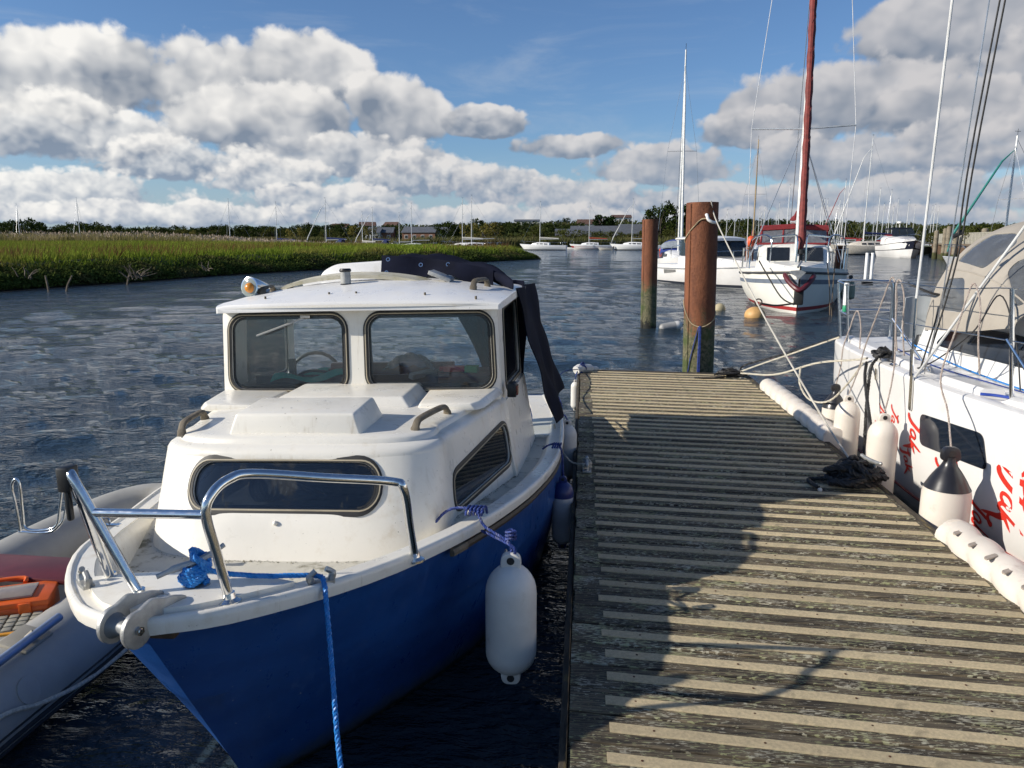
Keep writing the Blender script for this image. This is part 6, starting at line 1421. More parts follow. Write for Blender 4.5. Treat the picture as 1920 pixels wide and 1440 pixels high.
def blades(n, region, hmin, hmax, w, base_fn, lean=.35, seed=0, grow=0):
    """grass blades as thin triangles: returns V, F"""
    rs = np.random.RandomState(seed); x, y = region(rs, n); k = len(x); z = base_fn(x, y)
    h = rs.uniform(hmin, hmax, k)*(1+grow*np.clip(np_edge(x, y)/22, 0, 1)); a = rs.uniform(0, 2*np.pi, k); ww = w*rs.uniform(.6, 1.4, k)
    lx, ly = rs.normal(0, lean, k)*h+.18*h, rs.normal(0, lean, k)*h
    V = np.empty((k, 3, 3)); V[:, 0] = np.stack([x-ww*np.cos(a), y-ww*np.sin(a), z-.03], -1); V[:, 1] = np.stack([x+ww*np.cos(a), y+ww*np.sin(a), z-.03], -1); V[:, 2] = np.stack([x+lx, y+ly, z+h], -1)
    return V.reshape(-1, 3), np.arange(k*3).reshape(-1, 3)
def leaf_mat(name, c1, c2, c3=None, sc=.5, trans=.25):
    if name in MATS: return MATS[name]
    m = bpy.data.materials.new(name); m.use_nodes = True; t = m.node_tree; t.nodes.clear(); g = NT(t)
    out = g.n('ShaderNodeOutputMaterial'); d = g.n('ShaderNodeBsdfDiffuse'); tr = g.n('ShaderNodeBsdfTranslucent'); mx = g.n('ShaderNodeMixShader'); mx.inputs[0].default_value = trans
    tc = g.n('ShaderNodeTexCoord'); geo = g.n('ShaderNodeNewGeometry'); oi = g.n('ShaderNodeObjectInfo')
    col = g.mix(geo.outputs['Random Per Island'], c4(c1), c4(c2))
    n = g.noise(tc.outputs['Object'], sc, 4, .6); col = g.mix(g.m('MULTIPLY', g.step(n, .46, .66), .8), col, c4(c3 or c2))
    col = g.mix(1.0, col, g.mix(oi.outputs['Random'], c4((.8, .82, .8)), c4((1.2, 1.18, 1.2))), 'MULTIPLY')
    g.put(d.inputs[0], col); g.put(tr.inputs[0], col); g.L.new(d.outputs[0], mx.inputs[1]); g.L.new(tr.outputs[0], mx.inputs[2]); g.L.new(mx.outputs[0], out.inputs[0])
    MATS[name] = m; return m
def reg_bank(e0, e1, x0=-60, y0=16, x1=0, y1=98):
    def f(rs, n):
        x = rs.uniform(x0, x1, n); y = rs.uniform(y0, y1, n); e = np_edge(x, y); ok = np_inside(x, y) & (e > e0) & (e < e1); return x[ok], y[ok]
    return f
V, F = blades(330000, reg_bank(1.0, 70), .14, .42, .035, bank_h, .4, 1, 1.1)
stuff(np_mesh('marsh_grass', V, F, leaf_mat('grass_green', (.15, .22, .026), (.25, .30, .042), (.23, .18, .06), .22)), 'bright green marsh grass covering the low bank', 'grass')
V, F = blades(60000, reg_bank(2.0, 40), .35, .9, .022, bank_h, .25, 2)
ok = snoise(V[::3, 0], V[::3, 1], .35, 9) > .12
idx_ = np.where(ok)[0]; V2 = V.reshape(-1, 3, 3)[idx_].reshape(-1, 3)
stuff(np_mesh('dock_stalks', V2, np.arange(len(V2)).reshape(-1, 3), leaf_mat('dock_brown', (.10, .045, .02), (.15, .085, .04), None, .5)), 'scattered rusty brown dock stalks in the marsh grass', 'stalks')
# tall reeds at the back of the marsh
def reg_reed(rs, n):
    x = rs.uniform(-120, -22, n); y = rs.uniform(82, 106, n); ok = np_inside(x, y) & (y > 84) & (np_edge(x, y) < 11) & (x < -24); return x[ok], y[ok]
reed_h = lambda x, y: bank_h(x, y)
rs = np.random.RandomState(8); x, y = reg_reed(rs, 120000); k = len(x); z = bank_h(x, y)
far = np.clip((-x-20)/34, .25, 1); h = rs.uniform(.75, 1.25, k)*1.5*far*(1+.15*snoise(x, y, .5, 2)); a = rs.uniform(0, 6.28, k)
V = np.empty((k, 3, 3)); w = .05*rs.uniform(.6, 1.5, k); V[:, 0] = np.stack([x-w*np.cos(a), y-w*np.sin(a), z], -1); V[:, 1] = np.stack([x+w*np.cos(a), y+w*np.sin(a), z], -1); V[:, 2] = np.stack([x+rs.normal(.15, .12, k)*h, y+rs.normal(0, .1, k)*h, z+h], -1)
stuff(np_mesh('reed_bed', V.reshape(-1, 3), np.arange(k*3).reshape(-1, 3), leaf_mat('reed_tan', (.13, .14, .045), (.24, .20, .09), (.30, .25, .13), .15)), 'tan and green reed bed along the back of the marsh', 'reeds')
kk = rs.rand(k) < .10; x, y, z, h = x[kk], y[kk], z[kk], h[kk]; k = len(x); P = np.stack([x+.15*h, y, z+h*.98], -1)
V = np.empty((k, 3, 3)); V[:, 0] = P+rs.normal(0, .05, (k, 3)); V[:, 1] = P+np.array([.06, 0, .22])+rs.normal(0, .04, (k, 3)); V[:, 2] = P+np.array([.14, 0, .02])+rs.normal(0, .05, (k, 3))
stuff(np_mesh('reed_plumes', V.reshape(-1, 3), np.arange(k*3).reshape(-1, 3), leaf_mat('plume', (.26, .20, .15), (.36, .30, .23), None, .3)), 'pale feathery plumes on the reeds', 'reeds')
# dark overhanging scrub on the bank face
def leaves(n, P, size, seed, flat=.0):
    """n small random quads at points P (n x 3)"""
    rs = np.random.RandomState(seed); A = rs.normal(size=(n, 3)); A /= np.linalg.norm(A, axis=1)[:, None]; Bv = np.cross(A, rs.normal(size=(n, 3))); Bv /= np.linalg.norm(Bv, axis=1)[:, None]
    s = size*rs.uniform(.55, 1.4, n)[:, None]; V = np.stack([P-A*s, P+Bv*s*.5, P+A*s, P-Bv*s*.5], 1); return V.reshape(-1, 3), np.arange(n*4).reshape(-1, 4)
rs = np.random.RandomState(31); n = 95000
seg_i = rs.randint(16, len(SHc)-1, n); tt = rs.rand(n)
S0 = np.array([(p.x, p.y) for p in SHc]); base = S0[seg_i]*(1-tt)[:, None]+S0[seg_i+1]*tt[:, None]; tang = S0[seg_i+1]-S0[seg_i]; tang /= np.linalg.norm(tang, axis=1)[:, None]; nrm = np.stack([-tang[:, 1], tang[:, 0]], -1)
bulge = .5+.5*snoise(base[:, 0], base[:, 1], .9, 12); inn_ = rs.beta(1.6, 2.2, n)*2.6-.2; hh = (.14+.70*np.clip((inn_+.1)/1.6, 0, 1)**.6)*(.75+.45*bulge)+rs.normal(0, .11, n)*bulge
P = np.stack([base[:, 0]+nrm[:, 0]*inn_, base[:, 1]+nrm[:, 1]*inn_, np.maximum(.12, hh)], -1)
V, F = leaves(n, P, .085, 5)
stuff(np_mesh('bank_scrub', V, F, leaf_mat('scrub_dark', (.045, .066, .017), (.090, .12, .028), (.10, .085, .04), .6)), 'dark tangled scrub overhanging the edge of the marsh bank', 'scrub')
# dead branches and driftwood
DEAD = pm('dead_wood', (.20, .16, .115), .85, var=.25, vscale=6)
def deadwood(c, n, sz, seed, label):
    rr = random.Random(seed); t = thing('dead_branches', label, 'branches', c)
    for k in range(n):
        a = rr.uniform(-1.2, 1.2); p = Vector((rr.uniform(-sz*.4, sz*.4), rr.uniform(-.3, .3), rr.uniform(0, .15))); pts = [p]
        d = Vector((math.sin(a), rr.uniform(-.5, .1), abs(math.cos(a))*.9+.1))
        for m_ in range(4): d = (d+Vector((rr.gauss(0, .3), rr.gauss(0, .3), rr.gauss(-.08, .2)))).normalized(); pts.append(pts[-1]+d*sz*rr.uniform(.16, .30))
        q = MB(); q.tube(crom(pts, 3), [.022*(1-i/14)+.005 for i in range(13)], 5); q.build('branch', DEAD, t)
c = atz(225, 515, .5); deadwood((c.x+.6, c.y+.2, .25), 17, .75, 5, 'pale heap of dead branches slipping down the middle of the bank')
c = atz(25, 520, .5); deadwood((c.x+.5, c.y+.2, .4), 7, .6, 6, 'bleached dead branches at the near end of the bank')
c = atz(368, 505, .6); deadwood((c.x+.5, c.y+.2, .5), 6, .5, 7, 'low pale dead branches half way along the bank')
for px, py, lean_, lab in ((92, 545, .1, 'thin weathered stake standing upright in the bank mud'), (120, 545, -.45, 'thin weathered stake leaning in the bank mud'), (236, 533, -.3, 'thin stake leaning at the foot of the dead branches')):
    p = atz(px, py, .02); q = MB(); q.tube([(0, 0, -.3), (-lean_*.4, 0, .25), (-lean_*.9, 0, .62)], [.05, .045, .035], 6); o = tag(q.build('stake', DEAD), lab, 'stake'); o.location = (p.x, p.y, 0)

# ------------------------------------------------------------------ far shore
FAR = pm('far_land', (.09, .105, .04), .95, base2=(.06, .07, .03), var=.2, vscale=.05)
def far_h(x, y):
    sh = 176-18*np.clip((x-12)/26, 0, 1)+4*np.sin(x*.05)+.0*x
    sh = np.where(x > 46, 70, sh); sh = np.where(x < -40, 190+.25*(-x-40), sh)
    return np.where(y < sh, -1.2, np.clip((y-sh)*.28, -1, 1.0)+np.clip((y-230)/260, 0, 1)*(6+3.5*np.sin(x*.012+1.0))+np.clip((y-520)/600, 0, 1)*2)
xs = np.linspace(-620, 620, 156); ysf = np.concatenate([np.arange(60, 260, 5), np.linspace(262, 1300, 40)]); Xg, Yg = np.meshgrid(xs, ysf); Zg = far_h(Xg, Yg)
nx, ny = len(xs), len(ysf); i = np.arange(ny-1)[:, None]; j = np.arange(nx-1)[None, :]; F = np.stack([i*nx+j, i*nx+j+1, (i+1)*nx+j+1, (i+1)*nx+j], -1).reshape(-1, 4)
keep = (Zg.ravel()[F] > -1.1).any(1); np_mesh('far_shore_land', np.stack([Xg, Yg, Zg], -1).reshape(-1, 3), F[keep], FAR, 'structure', True)
rs = np.random.RandomState(77); n = 30000; x = rs.uniform(-130, 36, n); y = 178-18*np.clip((x-12)/26, 0, 1)+4*np.sin(x*.05)+np.where(x < -40, 14+.25*(-x-40), 0)+rs.exponential(2.2, n)-1
h = rs.uniform(1.0, 2.1, n); a = rs.uniform(0, 6.28, n); V = np.empty((n, 3, 3)); w = .14; z = np.maximum(0, far_h(x, y))
V[:, 0] = np.stack([x-w*np.cos(a), y-w*np.sin(a), z], -1); V[:, 1] = np.stack([x+w*np.cos(a), y+w*np.sin(a), z], -1); V[:, 2] = np.stack([x+.2*h, y, z+h], -1)
stuff(np_mesh('shore_reeds', V.reshape(-1, 3), np.arange(n*3).reshape(-1, 3), leaf_mat('reed_green', (.075, .09, .03), (.14, .13, .055), (.17, .14, .07), .1)), 'green and tan reeds fringing the far shore', 'reeds')

def crown_mesh(seed, kind):
    """leaf-clump crown of unit height (0..1) with its own limbs"""
    rs = np.random.RandomState(seed); C_ = []
    for k in range({'round': 26, 'bush': 22, 'poplar': 26, 'pine': 16, 'willow': 26}[kind]):
        a = rs.uniform(0, 6.28); u = rs.rand()
        if kind == 'round': z = .22+.68*u; r = .46*math.sqrt(max(0, 1-((z-.52)/.48)**2))*rs.uniform(.45, 1); s = rs.uniform(.09, .17)
        elif kind == 'bush': z = .06+.72*u; r = .62*math.sqrt(max(0, 1-(z/.95)**2))*rs.uniform(.35, 1); s = rs.uniform(.12, .2)
        elif kind == 'poplar': z = .12+.80*u; r = .24*(1-abs(z-.42)*1.05)*rs.uniform(.4, 1.1); s = rs.uniform(.07, .13)
        elif kind == 'pine': z = .62+.30*u; r = .50*math.sqrt(max(.02, 1-((z-.66)/.33)**2))*rs.uniform(.3, 1); s = rs.uniform(.10, .16)
        else: z = .08+.78*u; r = .58*math.sqrt(max(0, 1-((z-.35)/.66)**2))*rs.uniform(.45, 1); s = rs.uniform(.10, .17)
        C_.append((r*math.cos(a), r*math.sin(a), z, s))
    per = 46; P = []
    for (cx_, cy_, cz, s) in C_:
        d = rs.normal(size=(per, 3)); d /= np.linalg.norm(d, axis=1)[:, None]; rad = s*rs.uniform(.45, 1.05, per)[:, None]
        P.append(np.array([cx_, cy_, cz])+d*rad*np.array([1, 1, .8]))
    P = np.concatenate(P); return leaves(len(P), P, .036, seed+1), C_
CR = {}
LEAFM = {'round': leaf_mat('leaf_dark', (.022, .036, .010), (.045, .062, .016), (.06, .068, .02), 1.5), 'bush': leaf_mat('leaf_olive', (.05, .062, .016), (.085, .09, .024), (.10, .085, .03), 1.5), 'poplar': leaf_mat('leaf_deep', (.014, .030, .010), (.03, .05, .016), None, 2),
         'pine': leaf_mat('leaf_pine', (.012, .024, .011), (.028, .042, .017), None, 2), 'willow': leaf_mat('leaf_willow', (.13, .115, .028), (.20, .17, .05), (.15, .15, .04), 1.5)}
BARK = pm('bark', (.06, .048, .036), .9, var=.3)
def tree_proto(kind, seed):
    (V, F), C_ = crown_mesh(seed, kind); o = np_mesh('crown', V, F, LEAFM[kind], ''); del o['kind']; m = o.data; bpy.data.objects.remove(o)
    q = MB(); rr = random.Random(seed); q.tube([(0, 0, -.05), (.01, 0, .15), (0, .01, .4), (.01, 0, .62 if kind != 'pine' else .7)], [.03, .024, .018, .01], 7)
    for (cx_, cy_, cz, s) in C_[::3]: z0 = max(.08, cz*.55); q.tube([(0, 0, z0), (cx_*.5, cy_*.5, (z0+cz)*.52), (cx_, cy_, cz)], [.012, .008, .004], 5)
    o = q.build('trunk', BARK); tm = o.data; bpy.data.objects.remove(o); return m, tm
for k in ('round', 'bush', 'poplar', 'pine', 'willow'): CR[k] = [tree_proto(k, 100+17*i+len(k)) for i in range(4)]
TL = {'round': 'dark green broadleaf tree in the far tree line', 'bush': 'olive green bushy tree in the far tree line', 'poplar': 'tall dense upright dark tree on the far shore', 'pine': 'flat-topped dark pine on the far hillside', 'willow': 'yellowish green willow on the far shore'}
def tree(kind, x, y, h, wscale=1.0, label=None):
    grp = 'far '+kind+' trees'
    if label is None:
        a_ = math.atan2(x, y); reg = ' behind the marsh' if a_ < -.32 else (' behind the moored sailboats' if a_ < .13 else ' beyond the upriver masts')
        if y > 280: reg = ' on the far hillside'
        lab_ = {'round': 'dark green broadleaf tree', 'bush': 'olive green bushy tree', 'poplar': 'tall dense upright dark tree', 'pine': 'flat-topped dark pine', 'willow': 'yellowish green willow'}[kind]+reg; grp = kind+' trees'+reg
    else: lab_ = label; grp = None
    t = thing({'round': 'broadleaf_tree', 'bush': 'bushy_tree', 'poplar': 'upright_tree', 'pine': 'pine_tree', 'willow': 'willow_tree'}[kind], lab_, 'tree', (x, y, float(far_h(np.array([x]), np.array([y]))[0])-.05 if y > 110 else 1.0), rnd.uniform(0, 6.28), grp)
    t.scale = (h*wscale, h*wscale, h); cm, tm = rnd.choice(CR[kind])
    for nm, me in (('crown', cm), ('trunk', tm)): o = bpy.data.objects.new(nm, me); C.objects.link(o); o.parent = t
    return t
def pxd(px, py, D): p = aty(px, py, D); return p
# left tree line, beyond the marsh
rr = random.Random(42)
for k in range(46):
    px = -60+15.5*k+rr.uniform(-5, 5); D = rr.uniform(225, 262); p = pxd(px, 440, D)
    top = 414 if px < 75 else (418 if px < 190 else 427+rr.uniform(-4, 4))
    if 395 < px < 540: top = 421
    gz = float(far_h(np.array([p.x]), np.array([D]))[0]); hz_ = pxd(px, top+rr.uniform(-4, 5), D).z-gz
    tree('round' if rr.random() < .7 else 'bush', p.x, D, max(3.5, hz_), rr.uniform(.95, 1.5))
for px, D, top, kind, w in ((170, 215, 412, 'round', 1), (45, 206, 408, 'round', 1.2), (20, 210, 410, 'round', 1.2), (352, 214, 428, 'willow', 1.1), (555, 212, 424, 'willow', 1.1), (672, 206, 421, 'willow', 1.3), (690, 210, 424, 'willow', 1.2), (905, 196, 412, 'willow', 1.35), (925, 200, 414, 'willow', 1.2), (880, 202, 418, 'willow', 1.1), (832, 235, 415, 'round', 1.2), (846, 240, 414, 'round', 1.1), (868, 238, 416, 'round', 1), (893, 236, 408, 'round', 1),
                            (1050, 200, 437, 'bush', 1.2), (985, 204, 438, 'willow', 1), (1095, 196, 440, 'willow', 1.1), (960, 204, 434, 'bush', 1.2), (1020, 215, 426, 'round', 1.3), (1128, 235, 401, 'poplar', 1.6), (1140, 236, 404, 'poplar', 1.5), (1238, 112+90, 377, 'round', 1.0), (1252, 204, 382, 'round', .9), (1284, 208, 380, 'poplar', 1.6), (1300, 210, 384, 'poplar', 1.5), (1225, 206, 395, 'round', .9),
                            (1062, 420, 408, 'pine', 1), (1090, 425, 412, 'pine', 1), (1170, 430, 415, 'pine', 1), (1055, 360, 424, 'round', 1.3), (985, 400, 417, 'round', 1.2), (940, 380, 415, 'round', 1.3), (960, 390, 418, 'round', 1.3), (1120, 330, 425, 'round', 1.4), (1005, 330, 428, 'round', 1.5), (1150, 240, 437, 'bush', 1.4), (1195, 330, 418, 'round', 1.5), (745, 330, 422, 'round', 1.2), (780, 420, 424, 'round', 1.2), (800, 330, 420, 'round', 1.2), (720, 300, 428, 'bush', 1.4), (610, 300, 428, 'round', 1.4), (640, 310, 427, 'round', 1.4), (580, 300, 428, 'round', 1.4)):
    p = pxd(px, 445, D); gz = float(far_h(np.array([p.x]), np.array([float(D)]))[0]); tree(kind, p.x, D, pxd(px, top, D).z-gz, w)
for k in range(64):
    px = 150+17*k+rr.uniform(-6, 6); D = rr.uniform(262, 290); p = pxd(px, 440, D); top = (424 if px < 560 else 421 if px < 930 else 419)+rr.uniform(-5, 4)
    gz = float(far_h(np.array([p.x]), np.array([D]))[0]); tree('round' if rr.random() < .75 else 'bush', p.x, D, max(3.5, pxd(px, top, D).z-gz), rr.uniform(.95, 1.5))
# right-hand tree line
for k in range(30):
    px = 1360+19*k+rr.uniform(-6, 6); D = rr.uniform(200, 235); p = pxd(px, 445, D); top = 409 if px < 1500 else (411 if 1530 < px < 1600 else (424 if px < 1735 else 418)); top += rr.uniform(-4, 4)
    gz = float(far_h(np.array([p.x]), np.array([D]))[0]); tree(rr.choice(['round', 'round', 'bush']), p.x, D, pxd(px, top, D).z-gz, rr.uniform(.9, 1.4))
for k in range(22):
    px = 1000+22*k*1.0; D = rr.uniform(186, 196); p = pxd(px, 450, D)
    gz = float(far_h(np.array([p.x]), np.array([D]))[0]); tree('bush', p.x, D, rr.uniform(3.0, 4.6), rr.uniform(1.2, 1.7), None)
# scrubby wood filling behind, reads as one mass
rs = np.random.RandomState(90); n = 42000; x = rs.uniform(-260, 190, n); y = rs.uniform(255, 460, n); z = far_h(x, y)+rs.beta(1.2, 2, n)*(3.2+2.6*(.5+.5*snoise(x, y, .09, 6)))
V, F = leaves(n, np.stack([x, y, z], -1), .95, 91); stuff(np_mesh('hillside_wood', V, F, leaf_mat('wood_far', (.030, .042, .016), (.055, .066, .024), (.075, .07, .03), .03)), 'dark wooded hillside behind the far shore', 'wood')

# houses ------------------------------------------------------------------
ROOFR = pm('roof_brown', (.13, .07, .05), .85, var=.2, vscale=2); ROOFG = pm('roof_slate', (.10, .11, .13), .8, var=.15, vscale=2); BRICK = pm('far_brick', (.20, .10, .065), .9, var=.15, vscale=3); CREAM = pm('cream_render', (.58, .50, .36), .85, var=.06); PALE = pm('pale_render', (.62, .60, .55), .85)
def house(label, x, y, w, d, h, rh, wall, roof, rz=0, chim=1, nwin=3):
    z0 = float(far_h(np.array([x]), np.array([y]))[0])-.1; t = thing('house', label, 'house', (x, y, z0), rz)
    q = MB(); q.box((0, 0, h/2), (w, d, h)); q.prism([(-d/2, h), (d/2, h), (0, h+rh*.97)], lambda a, b, e: (e, a, b), -w/2, w/2); q.build('wall', wall, t, smooth=0)
    q = MB(); 
    for s in (-1, 1): q.add([(-w/2-.3, s*(d/2+.35), h-.2), (w/2+.3, s*(d/2+.35), h-.2), (w/2+.3, 0, h+rh), (-w/2-.3, 0, h+rh), (-w/2-.3, s*(d/2+.35), h-.05), (w/2+.3, s*(d/2+.35), h-.05), (w/2+.3, 0, h+rh+.15), (-w/2-.3, 0, h+rh+.15)], [(0, 1, 2, 3), (7, 6, 5, 4), (0, 4, 5, 1), (1, 5, 6, 2), (0, 3, 7, 4)])
    r_ = q.build('roof', roof, t, smooth=0)
    if chim: q = MB(); q.box((w*.3, 0, h+rh+.3), (.7, .6, 1.3)); q.build('chimney', BRICK, r_)
    fl = 2 if h > 4.2 else 1
    for f in range(fl):
        for k in range(nwin):
            xx = -w/2+w*(k+.5)/nwin; zz = 1.5+2.5*f
            q = MB(); q.box((xx, -d/2-.02, zz), (1.1, .06, 1.2)); wn = q.build('window', WHITEP, t, smooth=0); q = MB(); q.box((xx, -d/2-.045, zz), (.92, .06, 1.0)); q.build('pane', WINB, wn, smooth=0)
    return t
for px, D, w, d, h, rh, wl_, rf, rz, lab in ((716, 252, 8, 6, 3.0, 1.5, BRICK, ROOFG, .1, 'brick house with slate roof among the far willows'), (703, 250, 4.5, 6, 3.0, 1.2, PALE, ROOFG, 0, 'narrow pale house joined beside the far brick house'), (790, 252, 11, 6, 3.0, 1.6, BRICK, ROOFG, -.1, 'long brick house with grey roof behind the moored yachts'), (824, 254, 7, 6, 3.0, 1.4, PALE, ROOFG, .05, 'pale dormer house with grey roof by the dark trees'),
                                             (640, 430, 9, 8, 5.2, 1.8, PALE, ROOFR, 0, 'pale far house with brown roof on the skyline'), (690, 440, 9, 8, 5.6, 2.0, CREAM, ROOFR, .2, 'cream far house with brown roof on the skyline'), (736, 445, 8, 8, 5.2, 2.0, BRICK, ROOFR, -.2, 'brown brick far house on the skyline'), (988, 450, 14, 8, 5.0, .8, PALE, ROOFG, 0, 'long low pale building on the far hill'), (1164, 470, 11, 8, 5.6, 1.4, PALE, ROOFR, .1, 'pale blocky house beside the upright dark trees'), (1105, 330, 10, 7, 4.2, 1.8, PALE, ROOFR, 0, 'small pale house half hidden below the flat-topped pines'),
                                             (1082, 205, 11, 7, 2.2, 1.6, pm('dark_boards', (.035, .032, .03), .9), ROOFG, .05, 'dark boarded boat shed on the far shore'), (1118, 207, 13, 8, 2.4, 2.2, pm('dark_boards', (.035, .032, .03), .9), ROOFG, -.05, 'larger dark boarded boat shed on the far shore'), (1190, 205, 8, 7, 2.6, 2.4, BRICK, ROOFG, 0, 'grey-roofed shed behind the far white yacht')):
    p = pxd(px, 445, D); house(lab, p.x, D, w, d, h, rh, wl_, rf, rz, chim=h > 4.5 and D < 300, nwin=4 if w > 10 else 3)

# ------------------------------------------------------------------ moored sailing boats in the far channel
FARB = [(37, 440, 381, 150, .5, 9.0, None, None, 'sailboat mast line seen above the reeds by the dark trees', 1.35), (150, 440, 370, 150, .3, 9.0, None, None, 'sailboat hidden behind the reeds with radar half way up its mast', 1.35),
        (432, 457, 372, 136, 1.4, 9.2, SAILB, None, 'white sailboat with dark boom cover behind the marsh, mast leaning back', 1), (520, 459, 378, 138, 1.5, 8.6, SAILB, None, 'white sailboat with dark boom cover next to the yellow willow', 1),
        (612, 460, 370, 130, 1.5, 9.0, SAILB, SAILB, 'white sailboat with navy sail cover and navy spray hood off the marsh point', 1), (680, 460, 396, 150, 1.35, 7.0, SAILC, None, 'small white sailboat with cream sail cover beside the blue-covered one', 1), (699, 459, 388, 146, 1.6, 8.5, SAILB, SAILB, 'white sailboat with bright blue cover behind the marsh', 1),
        (749, 460, 398, 160, 1.5, 7.2, None, None, 'small bare white sailboat behind the marsh near the brick house', 1), (772, 460, 380, 148, 1.6, 8.6, None, None, 'white sailboat with bare boom in front of the long brick house', 1), (867, 461, 370, 140, 1.5, 9.4, SAILC, None, 'white sailboat with pale awning by the yellow willow', 1), (884, 461, 365, 136, 1.75, 9.8, None, None, 'tall masted white sailboat in front of the big yellow willow', 1),
        (1012, 469, 377, 158, 1.45, 9.6, SAILC, None, 'white sloop with cream sail cover off the end of the marsh', 1), (1104, 468, 380, 163, 1.6, 9.4, SAILR, None, 'white sailboat with red hull band and orange-red sail cover', 1), (1184, 468, 372, 158, 1.55, 10.0, None, None, 'white sailboat with furled jib in front of the grey-roofed shed', 1)]
for k, (px, wy, ty, D, rz, L, cov, hd, lab, ww) in enumerate(FARB):
    p = pxd(px, wy, D); mh = pxd(px, ty, D).z-.3; red = 'red hull' in lab
    kw = dict(stripe=(REDB, .70, .30)) if red else dict(boot=(MATS['dark_boot'], .14, .0))
    sailboat('sailboat', lab, (p.x+.07*L*math.sin(rz), D-.07*L*math.cos(rz), 0), rz, L, mh, WHITEP, pm('orange_red_cover', (.45, .07, .03), .8) if red else cov, hd, furl=pm('white_furl', (.7, .7, .7)) if k in (4, 6, 13) else None, detail=1 if k > 1 else 0, **kw)
# small craft
def tender(label, px, py, rz, L=2.6, mt=None):
    p = atz(px, py, 0); t = thing('tender', label, 'dinghy', (p.x, p.y, 0), rz); hull_parts(t, L, 1.3, .55, .45, mt or WHITEP, deckmat=pm('inner_grey', (.3, .3, .28), .8)); part(t, 'outboard', BLACK, lambda q: q.box((0, -L/2-.12, .55), (.28, .25, .45)), bevel=.05); return t
tender('small white tender beside the red-banded sailboat', 1065, 468, 1.2); tender('grey tender lying by the furled-jib sailboat', 1135, 469, 1.4, 3, GREYPVC); tender('dark covered tender by the tall masted sailboat', 938, 466, 1.5, 4, pm('tender_grey', (.22, .24, .25), .7))
q = MB(); p = atz(1240, 471, 0); q.ball((p.x, p.y, .25), .42, 12, 8, (1, 1, 1)); tag(q.build('red_buoy', pm('orange_red', (.7, .1, .03), .5)), 'small orange-red buoy on the water left of the blue-hooded yacht', 'buoy')
q = MB(); p = atz(1208, 471, 0); q.lathe([(.45, -.1), (.45, .2), (.08, 1.2), (.02, 1.3)], 12, Matrix.Translation((p.x, p.y, 0))); tag(q.build('green_buoy', pm('buoy_green', (.03, .30, .22), .5)), 'green conical buoy by the white sailboat', 'buoy')

# boats further up the river on the right ---------------------------------
MID = [(1411, 463, 255, 74, 2.9, 10, WOODM, SAILR, None, 'older yacht with pale wooden mast behind the pilothouse cruiser'), (1575, 470, 335, 135, 1.2, 9, None, SAILR, SAILR, 'yacht with red furled sail behind the red-hooded white yacht'), (1617, 474, 252, 112, 1.75, 11.5, None, SAILB, MAROON, 'large cream yacht with navy sail cover and red spray hood by the quay'),
       (1473, 466, 345, 130, 1.0, 8.5, None, None, None, 'white yacht with slim mast seen through the rigging'), (1545, 468, 372, 150, 2.2, 8, None, None, None, 'yacht with short bare mast behind the red canopy'), (1650, 470, 380, 150, 1.9, 8, None, SAILB, None, 'yacht with slim mast moored up the side channel'), (1668, 471, 386, 160, 1.4, 8, None, None, None, 'small yacht with bare pole mast up the side channel'), (1360, 466, 392, 140, 1.2, 7.5, None, None, None, 'small yacht with bare mast behind the pilothouse roof'), (1375, 466, 402, 165, 1.7, 7, None, None, None, 'low small yacht beyond the pilothouse cruiser')]
for px, wy, ty, D, rz, L, mm, cov, hd, lab in MID:
    p = pxd(px, wy, D); mh = pxd(px, ty, D).z-.3
    sailboat('sailing_yacht', lab, (p.x+.07*L*math.sin(rz), D-.07*L*math.cos(rz), 0), rz, L, mh, pm('cream_hull', (.66, .60, .50), .4) if 'cream' in lab else WHITEP, cov, hd, furl=pm('white_furl', (.7, .7, .7)) if '1617' in str(px) else (SAILR if 'red furled' in lab else None), mastm=mm, boot=(MATS['dark_boot'], .12, 0))
proto = sailboat('distant_yacht', 'distant yacht whose bare mast crowds the upriver skyline', (0, 0, 0), 0, 8, 10, WHITEP, None, None, detail=0, group='distant yachts upriver'); first = True
cmap = {}
for ob in bpy.data.objects:
    if ob.parent: cmap.setdefault(ob.parent.name, []).append(ob)
for k in range(26):
    px = rr.uniform(1395, 1760); D = rr.uniform(150, 185); p = pxd(px, 468, D)
    o = proto if first else copy_tree(proto, None, cmap); first = False
    o.location = (p.x, D, 0); o.rotation_euler = (0, 0, rr.uniform(.6, 2.4)); s = rr.uniform(.75, 1.15); o.scale = (s, s, s*rr.uniform(.75, 1.1))
# dark motor cruiser by the quay
p = atz(1703, 484, 0); mc = thing('motor_cruiser', 'motor cruiser with navy topsides and white deck facing down river by the quay', 'boat', (p.x+.9, p.y+4.5, 0), math.pi-R(6))
NAVYH = pm('navy_topside', (.012, .014, .028), .25)
half, shr, pt = hull_parts(mc, 10, 3.7, 2.0, 1.4, GELW, rake=.10, tr=.92, stripe=(NAVYH, .97, .50))
q = MB(); q.loft([[(-w, y, 1.5), (-w*.95, y, z-.15), (-w*.8, y, z), (0, y, z+.06), (w*.8, y, z), (w*.95, y, z-.15), (w, y, 1.5)] for y, w, z in ((-3.5, 1.5, 2.4), (-.2, 1.45, 2.45), (1.0, 1.3, 2.3), (3.2, .7, 2.1))]); q.build('cabin', GELW, mc, smooth=35)
q = MB(); q.loft([[(-w, y, z-.12), (-w*.9, y, z), (0, y, z+.08), (w*.9, y, z), (w, y, z-.12)] for y, w, z in ((-3.2, 1.35, 3.35), (-.6, 1.3, 3.4), (-.3, 1.1, 3.3))]); q.build('canopy', NAVY, mc)
